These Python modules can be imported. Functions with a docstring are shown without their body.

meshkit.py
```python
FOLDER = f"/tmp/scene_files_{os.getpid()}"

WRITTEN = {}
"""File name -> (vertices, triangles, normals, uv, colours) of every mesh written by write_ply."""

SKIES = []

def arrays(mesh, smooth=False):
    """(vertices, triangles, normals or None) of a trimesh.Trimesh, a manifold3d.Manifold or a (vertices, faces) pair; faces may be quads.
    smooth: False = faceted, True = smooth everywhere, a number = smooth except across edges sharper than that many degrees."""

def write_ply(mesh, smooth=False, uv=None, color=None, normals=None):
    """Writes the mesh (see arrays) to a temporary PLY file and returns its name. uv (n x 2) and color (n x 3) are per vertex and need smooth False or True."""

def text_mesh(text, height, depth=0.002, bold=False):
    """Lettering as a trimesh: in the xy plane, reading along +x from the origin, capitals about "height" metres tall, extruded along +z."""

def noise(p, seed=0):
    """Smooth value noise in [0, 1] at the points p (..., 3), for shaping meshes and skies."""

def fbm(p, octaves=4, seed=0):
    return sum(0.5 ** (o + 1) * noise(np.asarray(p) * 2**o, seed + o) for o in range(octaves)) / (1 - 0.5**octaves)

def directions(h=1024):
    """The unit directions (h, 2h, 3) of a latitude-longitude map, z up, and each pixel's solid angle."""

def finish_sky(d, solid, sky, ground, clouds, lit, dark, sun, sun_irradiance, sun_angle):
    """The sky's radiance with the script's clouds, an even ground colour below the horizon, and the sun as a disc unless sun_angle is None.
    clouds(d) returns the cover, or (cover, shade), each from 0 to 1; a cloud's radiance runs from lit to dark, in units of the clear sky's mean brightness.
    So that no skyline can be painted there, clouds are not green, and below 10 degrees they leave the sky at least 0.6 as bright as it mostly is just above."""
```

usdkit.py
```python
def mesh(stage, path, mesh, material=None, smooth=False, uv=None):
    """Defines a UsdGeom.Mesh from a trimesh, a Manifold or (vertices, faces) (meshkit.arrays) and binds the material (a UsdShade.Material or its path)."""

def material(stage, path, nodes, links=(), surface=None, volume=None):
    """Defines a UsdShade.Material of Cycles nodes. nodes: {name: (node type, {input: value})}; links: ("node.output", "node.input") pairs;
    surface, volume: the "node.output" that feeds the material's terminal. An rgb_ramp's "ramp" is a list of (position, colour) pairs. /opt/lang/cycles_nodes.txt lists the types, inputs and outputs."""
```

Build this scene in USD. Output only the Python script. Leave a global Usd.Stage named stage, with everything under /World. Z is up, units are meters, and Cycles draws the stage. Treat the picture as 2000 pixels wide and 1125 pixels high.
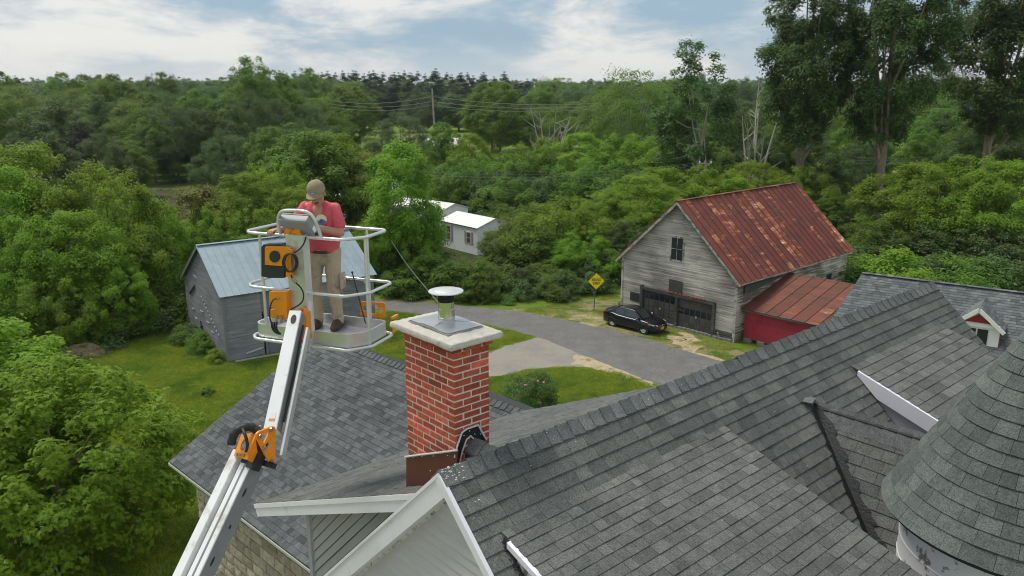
import math, random
import numpy as np, trimesh, usdkit, meshkit
import manifold3d as m3
from shapely.geometry import Polygon, box as sbox, Point
from pxr import Usd, UsdGeom, UsdLux, UsdShade, Gf, Sdf, Vt

random.seed(7)
RNG = np.random.default_rng(7)
PI = math.pi
stage = Usd.Stage.CreateInMemory()
UsdGeom.SetStageUpAxis(stage, 'Z')
UsdGeom.SetStageMetersPerUnit(stage, 1.0)
UsdGeom.Xform.Define(stage, '/World')
UsdGeom.Scope.Define(stage, '/World/Looks')
V = lambda *a: np.array(a, float)

# ---------------------------------------------------------------- camera, sky, sun, exposure
FOC, YH, CAMH = 1554.0, 170.0, 15.0
PITCH = math.atan((562.5 - YH) / FOC)
cam = UsdGeom.Camera.Define(stage, '/World/camera')
cam.CreateHorizontalApertureAttr(36.0)
cam.CreateVerticalApertureAttr(20.25)
cam.CreateFocalLengthAttr(36.0 * FOC / 2000.0)
cam.CreateClippingRangeAttr(Gf.Vec2f(0.1, 20000.0))
cam.CreateExposureAttr(1.08)
cam.AddTranslateOp().Set(Gf.Vec3d(0, 0, CAMH))
cam.AddRotateXOp().Set(90 - math.degrees(PITCH))
SUN_AZ, SUN_EL = math.radians(-60), math.radians(62)
sun_dir = V(math.sin(SUN_AZ) * math.cos(SUN_EL), math.cos(SUN_AZ) * math.cos(SUN_EL), math.sin(SUN_EL))
SKY = 0.064
usdkit.material(stage, '/World/Looks/sky', {
    'tc': ('texture_coordinate', {}),
    'sep': ('separate_xyz', {}),
    'zc': ('math', {'math_type': 'maximum', 'value2': 0.0}),
    'map': ('mapping', {'scale': (5.0, 5.0, 16.5), 'location': (2.9, 0.4, 2.6)}),
    'n1': ('noise_texture', {'scale': 1.0, 'detail': 8.0, 'roughness': 0.6, 'distortion': 0.25}),
    'ramp': ('rgb_ramp', {'ramp': [(0.0, (2.1, 3.3, 4.3)), (0.4, (2.5, 3.55, 4.45)), (0.47, (3.5, 4.25, 4.85)), (0.525, (5.0, 5.25, 5.4)), (0.58, (6.3, 6.25, 6.1)), (1.0, (7.2, 7.1, 6.8))]}),
    'hz': ('map_range', {'from_min': 0.0, 'from_max': 0.055, 'to_min': 0.6, 'to_max': 0.0, 'clamp': True}),
    'hmix': ('mix', {'color2': (5.7, 5.8, 5.75)}),
    'sky': ('sky_texture', {'sky_type': 'single_scattering', 'sun_disc': False, 'sun_elevation': SUN_EL, 'sun_rotation': SUN_AZ, 'aerosol_density': 2.0}),
    'mix': ('mix', {'fac': 0.9}),
    'bg': ('background_shader', {'strength': SKY}),
}, [('tc.generated', 'sep.vector'), ('sep.z', 'zc.value1'), ('tc.generated', 'map.vector'), ('map.vector', 'n1.vector'), ('n1.fac', 'ramp.fac'),
    ('zc.value', 'hz.value'), ('hz.result', 'hmix.fac'), ('ramp.color', 'hmix.color1'),
    ('sky.color', 'mix.color1'), ('hmix.color', 'mix.color2'), ('mix.color', 'bg.color')], surface='bg.background')
dome = UsdLux.DomeLight.Define(stage, '/World/sky')
dome.CreateIntensityAttr(1.0)
UsdShade.MaterialBindingAPI.Apply(dome.GetPrim()).Bind(UsdShade.Material.Get(stage, '/World/Looks/sky'))
sun = UsdLux.DistantLight.Define(stage, '/World/sun')
sun.CreateIntensityAttr(0.4)
sun.CreateAngleAttr(24.0)
sun.CreateColorAttr(Gf.Vec3f(1.0, 0.96, 0.88))
sun.GetPrim().CreateAttribute('inputs:normalize', Sdf.ValueTypeNames.Bool).Set(True)
_z = sun_dir
_x = np.cross(V(0, 0, 1), _z); _x /= np.linalg.norm(_x)
_y = np.cross(_z, _x)
sun.AddTransformOp().Set(Gf.Matrix4d(*_x, 0, *_y, 0, *_z, 0, 0, 0, 60, 1))

# ---------------------------------------------------------------- measuring helpers (photo pixels of a 2000 px wide frame -> points in the world)
CAM = V(0, 0, CAMH)
_c, _s = math.cos(PITCH), math.sin(PITCH)


def ray(u, v):
    x, d = (u - 1000) / FOC, (v - 562.5) / FOC
    return V(x, _c - _s * d, -(_s + _c * d))


def G(u, v, z=0.0):
    r = ray(u, v)
    return CAM + r * ((z - CAMH) / r[2])


def Yd(u, v, y):
    r = ray(u, v)
    return CAM + r * (y / r[1])


def hit(u, v, n, o):
    r = ray(u, v)
    return CAM + r * (((o - CAM) @ n) / (r @ n))


def proj(P):
    P = np.asarray(P, float) - CAM
    d = P[..., 1] * _c - P[..., 2] * _s
    return np.stack([1000 + FOC * P[..., 0] / d, 562.5 + FOC * (-P[..., 1] * _s - P[..., 2] * _c) / d], -1)


def unit(a):
    a = np.asarray(a, float)
    return a / np.linalg.norm(a)


K = V(0, 0, 1)
# ---------------------------------------------------------------- scene helpers
_names = {}


def numbered(parent, name):
    k = (parent, name)
    n = _names.get(k, 0)
    _names[k] = n + 1
    return name if n == 0 else f'{name}_{n:03d}'


def meta(p, label=None, cat=None, group=None, kind=None):
    for k, v in (('label', label), ('category', cat), ('group', group), ('kind', kind)):
        if v:
            p.SetCustomDataByKey(k, v)
    return p


class Thing:
    """A top-level thing: an Xform at its base; parts are given in world coordinates (or in its own, with local=True)."""

    def __init__(s, name, label, cat, base=(0, 0, 0), group=None, kind=None, local=False):
        s.path = '/World/' + numbered('/World', name)
        s.base = np.asarray(base, float)
        s.off = V(0, 0, 0) if local else s.base
        s.x = UsdGeom.Xform.Define(stage, s.path)
        s.x.AddTranslateOp().Set(Gf.Vec3d(*s.base))
        s.p = meta(s.x.GetPrim(), label, cat, group, kind)


class Part:
    def __init__(s, path, off):
        s.path, s.off = path, off


def group_part(name, parent):
    path = parent.path + '/' + numbered(parent.path, name)
    UsdGeom.Xform.Define(stage, path)
    return Part(path, parent.off)


class MB:
    """Collects triangles; build() makes them one Mesh prim."""

    def __init__(s):
        s.v, s.f, s.t, s.n = [], [], [], 0

    def add(s, v, f, tone=None):
        v, f = np.asarray(v, float), np.asarray(f, int)
        if f.shape[1] == 4:
            f = np.vstack([f[:, [0, 1, 2]], f[:, [0, 2, 3]]])
        s.v.append(v)
        s.f.append(f + s.n)
        s.t.append(np.full(len(v), random.random() if tone is None else tone) if np.ndim(tone) == 0 else tone)
        s.n += len(v)
        return s

    def tm(s, m, tone=None):
        return s.add(m.vertices, m.faces, tone)

    def box(s, c, size, ax=None, ch=0.0, tone=None):
        """box about c; ax: rows = its axes; ch: chamfer"""
        h = np.asarray(size, float) / 2
        ax = np.eye(3) if ax is None else np.asarray(ax, float)
        sg = np.array([(i, j, k) for i in (-1, 1) for j in (-1, 1) for k in (-1, 1)], float)
        if ch <= 0:
            f = [[0, 1, 3], [0, 3, 2], [4, 6, 7], [4, 7, 5], [0, 4, 5], [0, 5, 1], [2, 3, 7], [2, 7, 6], [0, 2, 6], [0, 6, 4], [1, 5, 7], [1, 7, 3]]
            return s.add(np.asarray(c) + (sg * h) @ ax, f, tone)
        pts = np.vstack([sg * (h - ch * np.array(m)) for m in ((0, 1, 1), (1, 0, 1), (1, 1, 0))])
        m = trimesh.convex.convex_hull(pts)
        return s.add(np.asarray(c) + m.vertices @ ax, m.faces, tone)

    def bar(s, p, q, w, h, up=K, ch=0.0, ext=0.0, tone=None):
        p, q = np.asarray(p, float), np.asarray(q, float)
        d = unit(q - p)
        side = unit(np.cross(d, up))
        up2 = np.cross(side, d)
        return s.box((p + q) / 2, (np.linalg.norm(q - p) + 2 * ext, w, h), np.array([d, side, up2]), ch, tone)

    def tube(s, pts, r, n=8, closed=False, tone=None):
        P = np.asarray(pts, float)
        m = len(P)
        r = np.broadcast_to(np.asarray(r, float), (m,))
        T = np.roll(P, -1, 0) - np.roll(P, 1, 0) if closed else np.gradient(P, axis=0)
        T /= np.maximum(np.linalg.norm(T, axis=1, keepdims=True), 1e-9)
        a = unit(np.cross(T[0], K if abs(T[0][2]) < .9 else V(1, 0, 0)))
        rings = []
        th = np.arange(n) * 2 * PI / n
        for i in range(m):
            a = unit(a - T[i] * (a @ T[i]))
            b = np.cross(T[i], a)
            rings.append(P[i] + r[i] * (np.cos(th)[:, None] * a + np.sin(th)[:, None] * b))
        v = np.vstack(rings)
        f = []
        for i in range(m if closed else m - 1):
            j = (i + 1) % m
            for k in range(n):
                l = (k + 1) % n
                f.append([i * n + k, i * n + l, j * n + l, j * n + k])
        f = np.array(f)
        f = np.vstack([f[:, [0, 1, 2]], f[:, [0, 2, 3]]])
        if not closed:
            v = np.vstack([v, P[:1], P[-1:]])
            c0, c1 = len(v) - 2, len(v) - 1
            f = np.vstack([f, [[c0, (k + 1) % n, k] for k in range(n)], [[c1, (m - 1) * n + k, (m - 1) * n + (k + 1) % n] for k in range(n)]])
        return s.add(v, f, tone)

    def prism(s, poly, o, u, v, d0, d1, tone=None):
        """poly (shapely, or points) in the (u, v) plane at o, extruded along u x v from d0 to d1"""
        if not isinstance(poly, Polygon):
            poly = Polygon(poly)
        if poly.is_empty or poly.area < 1e-7:
            return s
        m = trimesh.creation.extrude_polygon(poly, 1.0, engine='earcut')
        n = np.cross(u, v)
        w = m.vertices
        return s.add(np.asarray(o) + w[:, :1] * u + w[:, 1:2] * v + (d0 + w[:, 2:] * (d1 - d0)) * n, m.faces, tone)

    def lathe(s, prof, o=(0, 0, 0), n=24, ax=None, tone=None):
        prof = np.asarray(prof, float)
        th = np.arange(n) * 2 * PI / n
        v = np.concatenate([np.stack([r * np.cos(th), r * np.sin(th), np.full(n, z)], 1) for r, z in prof])
        m = len(prof)
        f = np.array([[i * n + k, i * n + (k + 1) % n, (i + 1) * n + (k + 1) % n, (i + 1) * n + k] for i in range(m - 1) for k in range(n)])
        if ax is not None:
            v = v @ np.asarray(ax)
        return s.add(v + np.asarray(o), f, tone)

    def sheet(s, pts, tone=None):
        pts = np.asarray(pts, float)
        return s.add(pts, [[0, i, i + 1] for i in range(1, len(pts) - 1)], tone)

    def build(s, name, mat, parent=None, smooth=False, label=None, cat=None, group=None, kind=None, exact=None):
        if not s.v:
            return None
        pp = parent.path if parent else '/World'
        off = parent.off if parent else V(0, 0, 0)
        path = pp + '/' + numbered(pp, name)
        v, f, t = np.vstack(s.v) - off, np.vstack(s.f), np.concatenate(s.t)
        if smooth is not False and smooth is not None and smooth is not True:
            tm_ = trimesh.Trimesh(v, f, process=False)
            tm_.vertex_attributes['t'] = t
            v2, f2, n2 = meshkit.arrays((v, f), smooth)
            m = usdkit.mesh(stage, path, (v, f), MAT[mat], smooth=smooth)
            if len(v2) != len(t):
                t = np.full(len(v2), t[0])
        else:
            m = usdkit.mesh(stage, path, (v, f), MAT[mat], smooth=smooth)
        UsdGeom.PrimvarsAPI(m).CreatePrimvar('tone', Sdf.ValueTypeNames.FloatArray, 'vertex').Set(Vt.FloatArray.FromNumpy(t.astype(np.float32)))
        meta(m.GetPrim(), label, cat, group, kind)
        return Part(path, off)


def man(s, mf, tone=None):
    m = mf.to_mesh()
    return s.add(m.vert_properties[:, :3], m.tri_verts, tone)


MB.man = man


def copy_of(src, loc, rotz=0, scale=(1, 1, 1), label=None, group=None):
    """A copy of a thing (translate, rotateZ, scale) with its parts, as an instance."""
    name = src.path.split('/')[-1]
    base = name[:-4] if name[-4:-3] == '_' and name[-3:].isdigit() else name
    path = '/World/' + numbered('/World', base)
    x = UsdGeom.Xform.Define(stage, path)
    x.GetPrim().GetReferences().AddInternalReference(src.path)
    x.GetPrim().SetInstanceable(True)
    place(x, loc, rotz, scale)
    meta(x.GetPrim(), label, None, group)
    return x


def place(x, loc, rotz=0, scale=(1, 1, 1)):
    x = UsdGeom.Xform(x)
    x.ClearXformOpOrder()
    x.AddTranslateOp().Set(Gf.Vec3d(*map(float, loc)))
    x.AddRotateZOp().Set(float(rotz))
    x.AddScaleOp().Set(Gf.Vec3f(*map(float, scale)))


# ---------------------------------------------------------------- materials
MAT = {}


def material(name, nodes, links, surface='p.BSDF', volume=None):
    MAT[name] = usdkit.material(stage, '/World/Looks/' + name, nodes, links, surface=surface, volume=volume)


def plain(name, col, rough=0.6, metal=0.0, var=0.12, scale=6.0, bump=0.0, bscale=60.0, spec=0.5, coat=0.0, stretch=(1, 1, 1), dirt=None, dscale=2.0, dlo=0.5, dhi=0.7, tone=0.0, rotz=0.0):
    """Colour with mottling (var), optional dirt/wear colour through a noise mask, optional bump, optional per-piece tone."""
    c = np.array(col, float)
    nodes = {
        'g': ('geometry', {}),
        'm': ('mapping', {'scale': stretch, 'rotation': (0, 0, rotz)}),
        'n': ('noise_texture', {'scale': scale, 'detail': 5.0, 'roughness': 0.6}),
        'r': ('rgb_ramp', {'ramp': [(0.25, c * (1 - var)), (0.75, np.minimum(c * (1 + var), 1))]}),
        'p': ('principled_bsdf', {'roughness': rough, 'metallic': metal, 'specular_ior_level': spec, 'coat_weight': coat}),
    }
    links = [('g.position', 'm.vector'), ('m.vector', 'n.vector'), ('n.fac', 'r.fac')]
    out = 'r.color'
    if tone:
        nodes['at'] = ('attribute', {'attribute': 'tone'})
        nodes['tr'] = ('map_range', {'from_min': 0.0, 'from_max': 1.0, 'to_min': 1 - tone, 'to_max': 1 + tone})
        nodes['tm'] = ('mix', {'mix_type': 'multiply', 'fac': 1.0})
        links += [('at.fac', 'tr.value'), (out, 'tm.color1'), ('tr.result', 'tm.color2')]
        out = 'tm.color'
    if dirt is not None:
        nodes['dn'] = ('noise_texture', {'scale': dscale, 'detail': 7.0, 'roughness': 0.68})
        nodes['dm'] = ('map_range', {'from_min': dlo, 'from_max': dhi, 'to_min': 0.0, 'to_max': 1.0, 'clamp': True})
        nodes['dx'] = ('mix', {'color2': dirt})
        links += [('m.vector', 'dn.vector'), ('dn.fac', 'dm.value'), ('dm.result', 'dx.fac'), (out, 'dx.color1')]
        out = 'dx.color'
    links.append((out, 'p.base_color'))
    if bump:
        nodes['bn'] = ('noise_texture', {'scale': bscale, 'detail': 4.0})
        nodes['b'] = ('bump', {'strength': bump, 'distance': 0.01})
        links += [('g.position', 'bn.vector'), ('bn.fac', 'b.height'), ('b.normal', 'p.normal')]
    material(name, nodes, links)


def shingle_mat(name, dark, light, grit=75.0, moss=None):
    nodes = {
        'g': ('geometry', {}),
        'at': ('attribute', {'attribute': 'tone'}),
        'tr': ('rgb_ramp', {'ramp': [(0.0, dark), (1.0, light)]}),
        'n': ('noise_texture', {'scale': grit, 'detail': 2.0, 'roughness': 0.7}),
        'nr': ('map_range', {'from_min': 0.25, 'from_max': 0.75, 'to_min': 0.4, 'to_max': 1.6}),
        'n2': ('noise_texture', {'scale': 9.0, 'detail': 5.0, 'roughness': 0.65}),
        'n2r': ('map_range', {'from_min': 0.3, 'from_max': 0.7, 'to_min': 0.8, 'to_max': 1.2}),
        'n3': ('noise_texture', {'scale': 0.9, 'detail': 3.0}),
        'n3r': ('map_range', {'from_min': 0.3, 'from_max': 0.7, 'to_min': 0.88, 'to_max': 1.12}),
        'mm': ('math', {'math_type': 'multiply'}), 'mm2': ('math', {'math_type': 'multiply'}),
        'x': ('mix', {'mix_type': 'multiply', 'fac': 1.0}),
        'b': ('bump', {'strength': 0.6, 'distance': 0.004}),
        'p': ('principled_bsdf', {'roughness': 0.9, 'specular_ior_level': 0.25}),
    }
    links = [('g.position', 'n.vector'), ('g.position', 'n2.vector'), ('g.position', 'n3.vector'), ('at.fac', 'tr.fac'), ('n.fac', 'nr.value'), ('n2.fac', 'n2r.value'), ('n3.fac', 'n3r.value'),
             ('nr.result', 'mm.value1'), ('n2r.result', 'mm.value2'), ('mm.value', 'mm2.value1'), ('n3r.result', 'mm2.value2'), ('tr.color', 'x.color1'), ('mm2.value', 'x.color2'), ('x.color', 'p.base_color'), ('n.fac', 'b.height'), ('b.normal', 'p.normal')]
    material(name, nodes, links)


shingle_mat('shingle_weathered', (0.082, 0.086, 0.082), (0.138, 0.141, 0.132))
shingle_mat('shingle_new', (0.05, 0.056, 0.058), (0.118, 0.125, 0.127))
shingle_mat('shingle_green', (0.068, 0.082, 0.077), (0.118, 0.135, 0.125))
shingle_mat('shingle_cap', (0.1, 0.105, 0.105), (0.165, 0.168, 0.165))
shingle_mat('shingle_far', (0.07, 0.078, 0.082), (0.16, 0.17, 0.175), grit=60)
plain('roof_deck', (0.03, 0.03, 0.03), 0.9)
plain('tar', (0.012, 0.012, 0.012), 0.45, var=0.5, scale=30, bump=0.6, bscale=40)
plain('white_trim', (0.76, 0.735, 0.79), 0.38, var=0.04, scale=3, dirt=(0.42, 0.42, 0.42), dscale=2.5, dlo=0.6, dhi=0.9)
plain('siding', (0.55, 0.52, 0.545), 0.45, var=0.04, scale=2, tone=0.05, bump=0.05, bscale=150)
plain('siding_grey', (0.43, 0.41, 0.43), 0.5, var=0.05, scale=2, tone=0.04)
plain('brick', (0.4, 0.072, 0.042), 0.85, var=0.4, scale=22, tone=0.42, bump=0.5, bscale=180, dirt=(0.42, 0.2, 0.16), dscale=9, dlo=0.6, dhi=0.8)
plain('mortar', (0.6, 0.54, 0.45), 0.95, var=0.15, scale=40, bump=0.5, bscale=200)
plain('concrete', (0.46, 0.435, 0.385), 0.9, var=0.15, scale=12, bump=0.4, bscale=90, dirt=(0.22, 0.2, 0.17), dscale=8, dlo=0.58, dhi=0.75)
plain('sheet_metal', (0.52, 0.52, 0.52), 0.32, metal=0.85, var=0.12, scale=5)
plain('stainless', (0.66, 0.66, 0.66), 0.22, metal=1.0, var=0.06, scale=8)
plain('pale_metal', (0.62, 0.62, 0.61), 0.4, metal=0.5, var=0.08, scale=6)
plain('brown_flashing', (0.1, 0.022, 0.024), 0.35, var=0.15, scale=5)
plain('black_flashing', (0.008, 0.008, 0.009), 0.3, var=0.2)
plain('caulk', (0.52, 0.52, 0.52), 0.6, var=0.1, scale=30, bump=0.5, bscale=60)
plain('stone', (0.36, 0.31, 0.235), 0.92, var=0.3, scale=7, tone=0.28, bump=0.9, bscale=38, dirt=(0.17, 0.15, 0.12), dscale=8, dlo=0.54, dhi=0.7)
plain('stone_mortar', (0.4, 0.3, 0.21), 0.95, var=0.2, scale=12, bump=0.8, bscale=50)
plain('peeling_white', (0.66, 0.66, 0.66), 0.6, var=0.05, scale=3, dirt=(0.2, 0.19, 0.175), dscale=5.0, dlo=0.56, dhi=0.6)
plain('nail', (0.7, 0.7, 0.68), 0.4)
plain('bird_white', (0.75, 0.75, 0.73), 0.8)
plain('stone_grey', (0.2, 0.19, 0.18), 0.95, var=0.3, scale=25, bump=0.9, bscale=60)
plain('lap_shade', (0.1, 0.1, 0.1), 0.9)  # near-black backing: paints the lap shadow that shows through the siding gaps
plain('dark', (0.012, 0.012, 0.013), 0.6)
# ---------------------------------------------------------------- thin overlapping pieces laid in rows (shingles, clapboards)


def rows_of(o, u, v, poly, exp, wr, thick=0.011, gap=0.004, lap=0.02, seed=0, tone=(0, 1), start=None, curl=0.0):
    """Pieces in rows along u, rows going down v, clipped to poly (in u, v). Returns (vertices, faces, tone) per piece; u x v points outward."""
    rg = np.random.default_rng(seed)
    n = np.cross(u, v)
    n = -n if n[2] < -1e-6 else n
    x0, y0, x1, y1 = poly.bounds
    y = y0 if start is None else start
    out, last = [], 0.5
    while y < y1:
        x = x0 - rg.uniform(0, wr[1])
        while x < x1:
            w = rg.uniform(*wr)
            c = sbox(x, y - lap, x + w - gap, y + exp).intersection(poly)
            extra = rg.choice([0, 0, 0.004]) if thick < 0.03 else 0
            x += w
            if c.is_empty or c.geom_type != 'Polygon' or c.area < 4e-5:
                continue
            P = np.array(c.exterior.coords)[:-1]
            if Polygon(P).exterior.is_ccw is False:
                P = P[::-1]
            m = len(P)
            h = 0.002 + (thick + extra) * np.clip((P[:, 1] - y + lap) / (exp + lap), 0, 1)
            if curl:
                h = h + rg.uniform(0, curl) * np.clip((P[:, 1] - y) / exp, 0, 1)
            top = o + P[:, :1] * u + P[:, 1:] * v + h[:, None] * n
            bot = o + P[:, :1] * u + P[:, 1:] * v - 0.003 * n
            f = [[0, i, i + 1] for i in range(1, m - 1)] + [q for i in range(m) for q in ([i, i + m, (i + 1) % m], [(i + 1) % m, i + m, (i + 1) % m + m])]
            out.append((np.vstack([top, bot]), np.array(f), tone[0] + (tone[1] - tone[0]) * rg.beta(1.6, 1.6)))
        y += exp
    return out


def join(pieces):
    mb = MB()
    for v, f, t in pieces:
        mb.add(v, f, t)
    return mb


def screen_size(piece):
    v = piece[0]
    d = (v[:, 1] * _c - (v[:, 2] - CAMH) * _s)
    if d.min() < 0.5:
        return 0
    q = proj(v)
    if q[:, 0].max() < 0 or q[:, 0].min() > 2000 or q[:, 1].max() < 0 or q[:, 1].min() > 1125:
        return 0
    return float(np.prod(np.minimum(q.max(0), [2000, 1125]) - np.maximum(q.min(0), [0, 0])))


# ================================================================ THE HOUSE
AZ = math.radians(48.5)
e = V(math.sin(AZ), math.cos(AZ), 0)            # along the main ridge, away
t = V(-math.cos(AZ), math.sin(AZ), 0)           # across it, away to the left
R0 = G(860, 925, 11.7)
W = lambda a, b, z: R0 + a * e + b * t + z * K
house = Thing('house', 'large grey shingled house with red brick chimney, white trim and conical turret filling the foreground', 'house', (R0[0] + 3, R0[1] + 3, 0))
SH = []                                          # (piece, deck part, material)


def deck(name, o, u, v, poly, thick=0.06, mat='roof_deck', parent=house):
    mb = MB()
    sg = -1 if np.cross(u, v)[2] < 0 else 1
    mb.prism(poly, o, u, v, -thick * sg, -0.004 * sg)
    return mb.build(name, mat, parent)


def shingled(name, o, u, v, poly, exp, mat, seed, wr=(0.13, 0.38), tone=(0, 1), start=None, thick=0.06, curl=0.0, butt=0.009):
    d = deck(name, o, u, v, poly, thick)
    for p in rows_of(o, u, v, poly, exp, wr, seed=seed, tone=tone, start=start, curl=curl, thick=butt):
        SH.append((p, d, mat))
    return d


def slope_frame(side, s):
    """side -1: towards the camera's right (-t), +1: to the left; s: fall per metre"""
    v = unit(side * t - s * K)
    u = e if side < 0 else -e
    return u, v, math.sqrt(1 + s * s)


EXP = 0.143
SS, SD, BD = 0.95, 0.35, 0.49                    # steep fall, shallow fall, where the shallow roof starts
uR, vR, kS = slope_frame(-1, SS)
oR = W(0, 0, 0)
# steep right slope: top strip, the strip by the near gable, the stretch between the shed dormers, the far end
steep = Polygon([(0, 0), (10.6, 0), (10.6, 2.2 * kS), (9.7, 2.2 * kS), (9.7, BD * kS), (6.7, BD * kS), (6.7, 3.0 * kS), (3.6, 3.0 * kS), (3.6, BD * kS), (0.28, BD * kS), (0.28, 2.6 * kS), (0, 2.6 * kS)])
cnv = [sbox(0, 0, 10.6, BD * kS), sbox(0, BD * kS, .28, 2.6 * kS), sbox(3.6, BD * kS, 6.7, 3.0 * kS), sbox(9.7, BD * kS, 10.6, 2.2 * kS)]
d_steep = deck('roof_slope', oR, uR, vR, steep)
for i, c in enumerate(cnv):
    for p in rows_of(oR, uR, vR, c, EXP, (0.13, 0.38), seed=11 + i, start=(0 if i == 0 else BD * kS)):
        SH.append((p, d_steep, 'shingle_weathered'))
# shallow shed dormers on the right
uD, vD, kD = slope_frame(-1, SD)
oD = W(0, -BD + .02, -BD * SS + .012)
shingled('shed_dormer_roof', oD, uD, vD, sbox(.28, 0, 3.65, 3.1), .116, 'shingle_weathered', 21, curl=0.004, wr=(.1, .3), butt=.006)
shingled('shed_dormer_roof', oD, uD, vD, sbox(6.7, 0, 9.75, 2.6), EXP, 'shingle_weathered', 22)
zD = lambda b: -BD * SS + .012 + SD * (b + BD - .02)
zS = lambda b: SS * b
for a0, a1, name in ((.28, .31, 'near'), (3.6, 3.63, 'mid'), (6.72, 6.75, 'far')):
    mb = MB()
    bs = np.linspace(-BD, -2.9, 8)
    poly = Polygon([(-b, zD(b) - .015) for b in bs] + [(-b, zS(b) - .06) for b in bs[::-1]])
    mb.prism(poly, W(a1 if name == 'mid' else a0, 0, 0), -t, K, -.02, 0)
    mb.build('dormer_cheek', 'peeling_white' if name == 'near' else 'siding_grey', house)
mb = MB()                                        # white rake boards of the shed dormers
for a0 in (.262, 6.685):
    bs = np.linspace(-BD - .12, -2.7, 8)
    w0 = 0.05 if a0 < 1 else 0.21
    poly = Polygon([(-b, zD(b) + .006) for b in bs] + [(-b, max(zD(b) - w0, zS(b) + .02)) for b in bs[::-1]])
    mb2 = MB()
    mb2.prism(poly, W(a0, 0, 0), -t, K, -.025, 0.02)
    mb2.build('rake_board', 'white_trim', house)
# ridge debris at the near cheek
mb = MB()
for i in range(70):
    b = -random.uniform(.55, 1.1)
    c = W(.28 - abs(random.gauss(0, .03)) - .01, b, zS(b) + .025)
    m = trimesh.creation.icosphere(0, random.uniform(.006, .016))
    mb.add(m.vertices + c, m.faces)
mb.build('roof_debris', 'tar', house, kind='stuff')
# left side: steep strip and the low shed roof that carries the chimney
uL, vL, kL = slope_frame(1, SS)
oL = W(0, 0, 0)
shingled('roof_slope', oL, uL, vL, sbox(-10.6, 0, 0, .45 * kL), EXP, 'shingle_weathered', 31)
deck('roof_slope', oL, uL, vL, sbox(-.5, .45 * kL, 0, 2.9 * kL))
for p in rows_of(oL, uL, vL, sbox(-.46, .45 * kL, 0, 2.9 * kL), EXP, (0.13, 0.38), seed=32, start=.45 * kL):
    SH.append((p, d_steep, 'shingle_weathered'))
SLW, B1, BE = 0.45, 0.45, 4.52
uW, vW, kW = slope_frame(1, SLW)
oW = W(0, B1 - .02, -B1 * SS + .012)
zW = lambda b: -B1 * SS + .012 - SLW * (b - B1 + .02)
shingled('low_roof', oW, uW, vW, sbox(-4.9, 0, -.15, (BE - B1) * kW), EXP, 'shingle_weathered', 33, tone=(0, .8))

# cross gable by the turret, tarred valley
AC, ZC, MC = 5.4, -0.6, 1.65
kC = math.sqrt(1 + MC * MC)
uC, vC = -t, unit(-e - MC * K)
oC = W(AC, 0, ZC)
uv_valley = lambda vv: (-ZC + MC * vv / kC) / SS
poly = Polygon([(uv_valley(0), 0), (2.7, 0), (2.7, 2.5), (uv_valley(2.5), 2.5)])
if not poly.is_valid:
    poly = Polygon([(uv_valley(0), 0), (2.7, 0), (2.7, 2.2), (uv_valley(2.2), 2.2)]).buffer(0)
shingled('cross_gable_roof', oC, uC, vC, poly, EXP, 'shingle_weathered', 41, tone=(0, .6))
uC2, vC2 = t, unit(e - MC * K)
deck('cross_gable_roof', oC, uC2, vC2, Polygon([(-uv_valley(0), 0), (-2.7, 0), (-2.7, 1.4), (-uv_valley(1.4), 1.4)]))
rg = np.random.default_rng(5)
mb = MB()
pts1, pts2 = [], []
vs = np.linspace(0.02, 2.3, 70)
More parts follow.
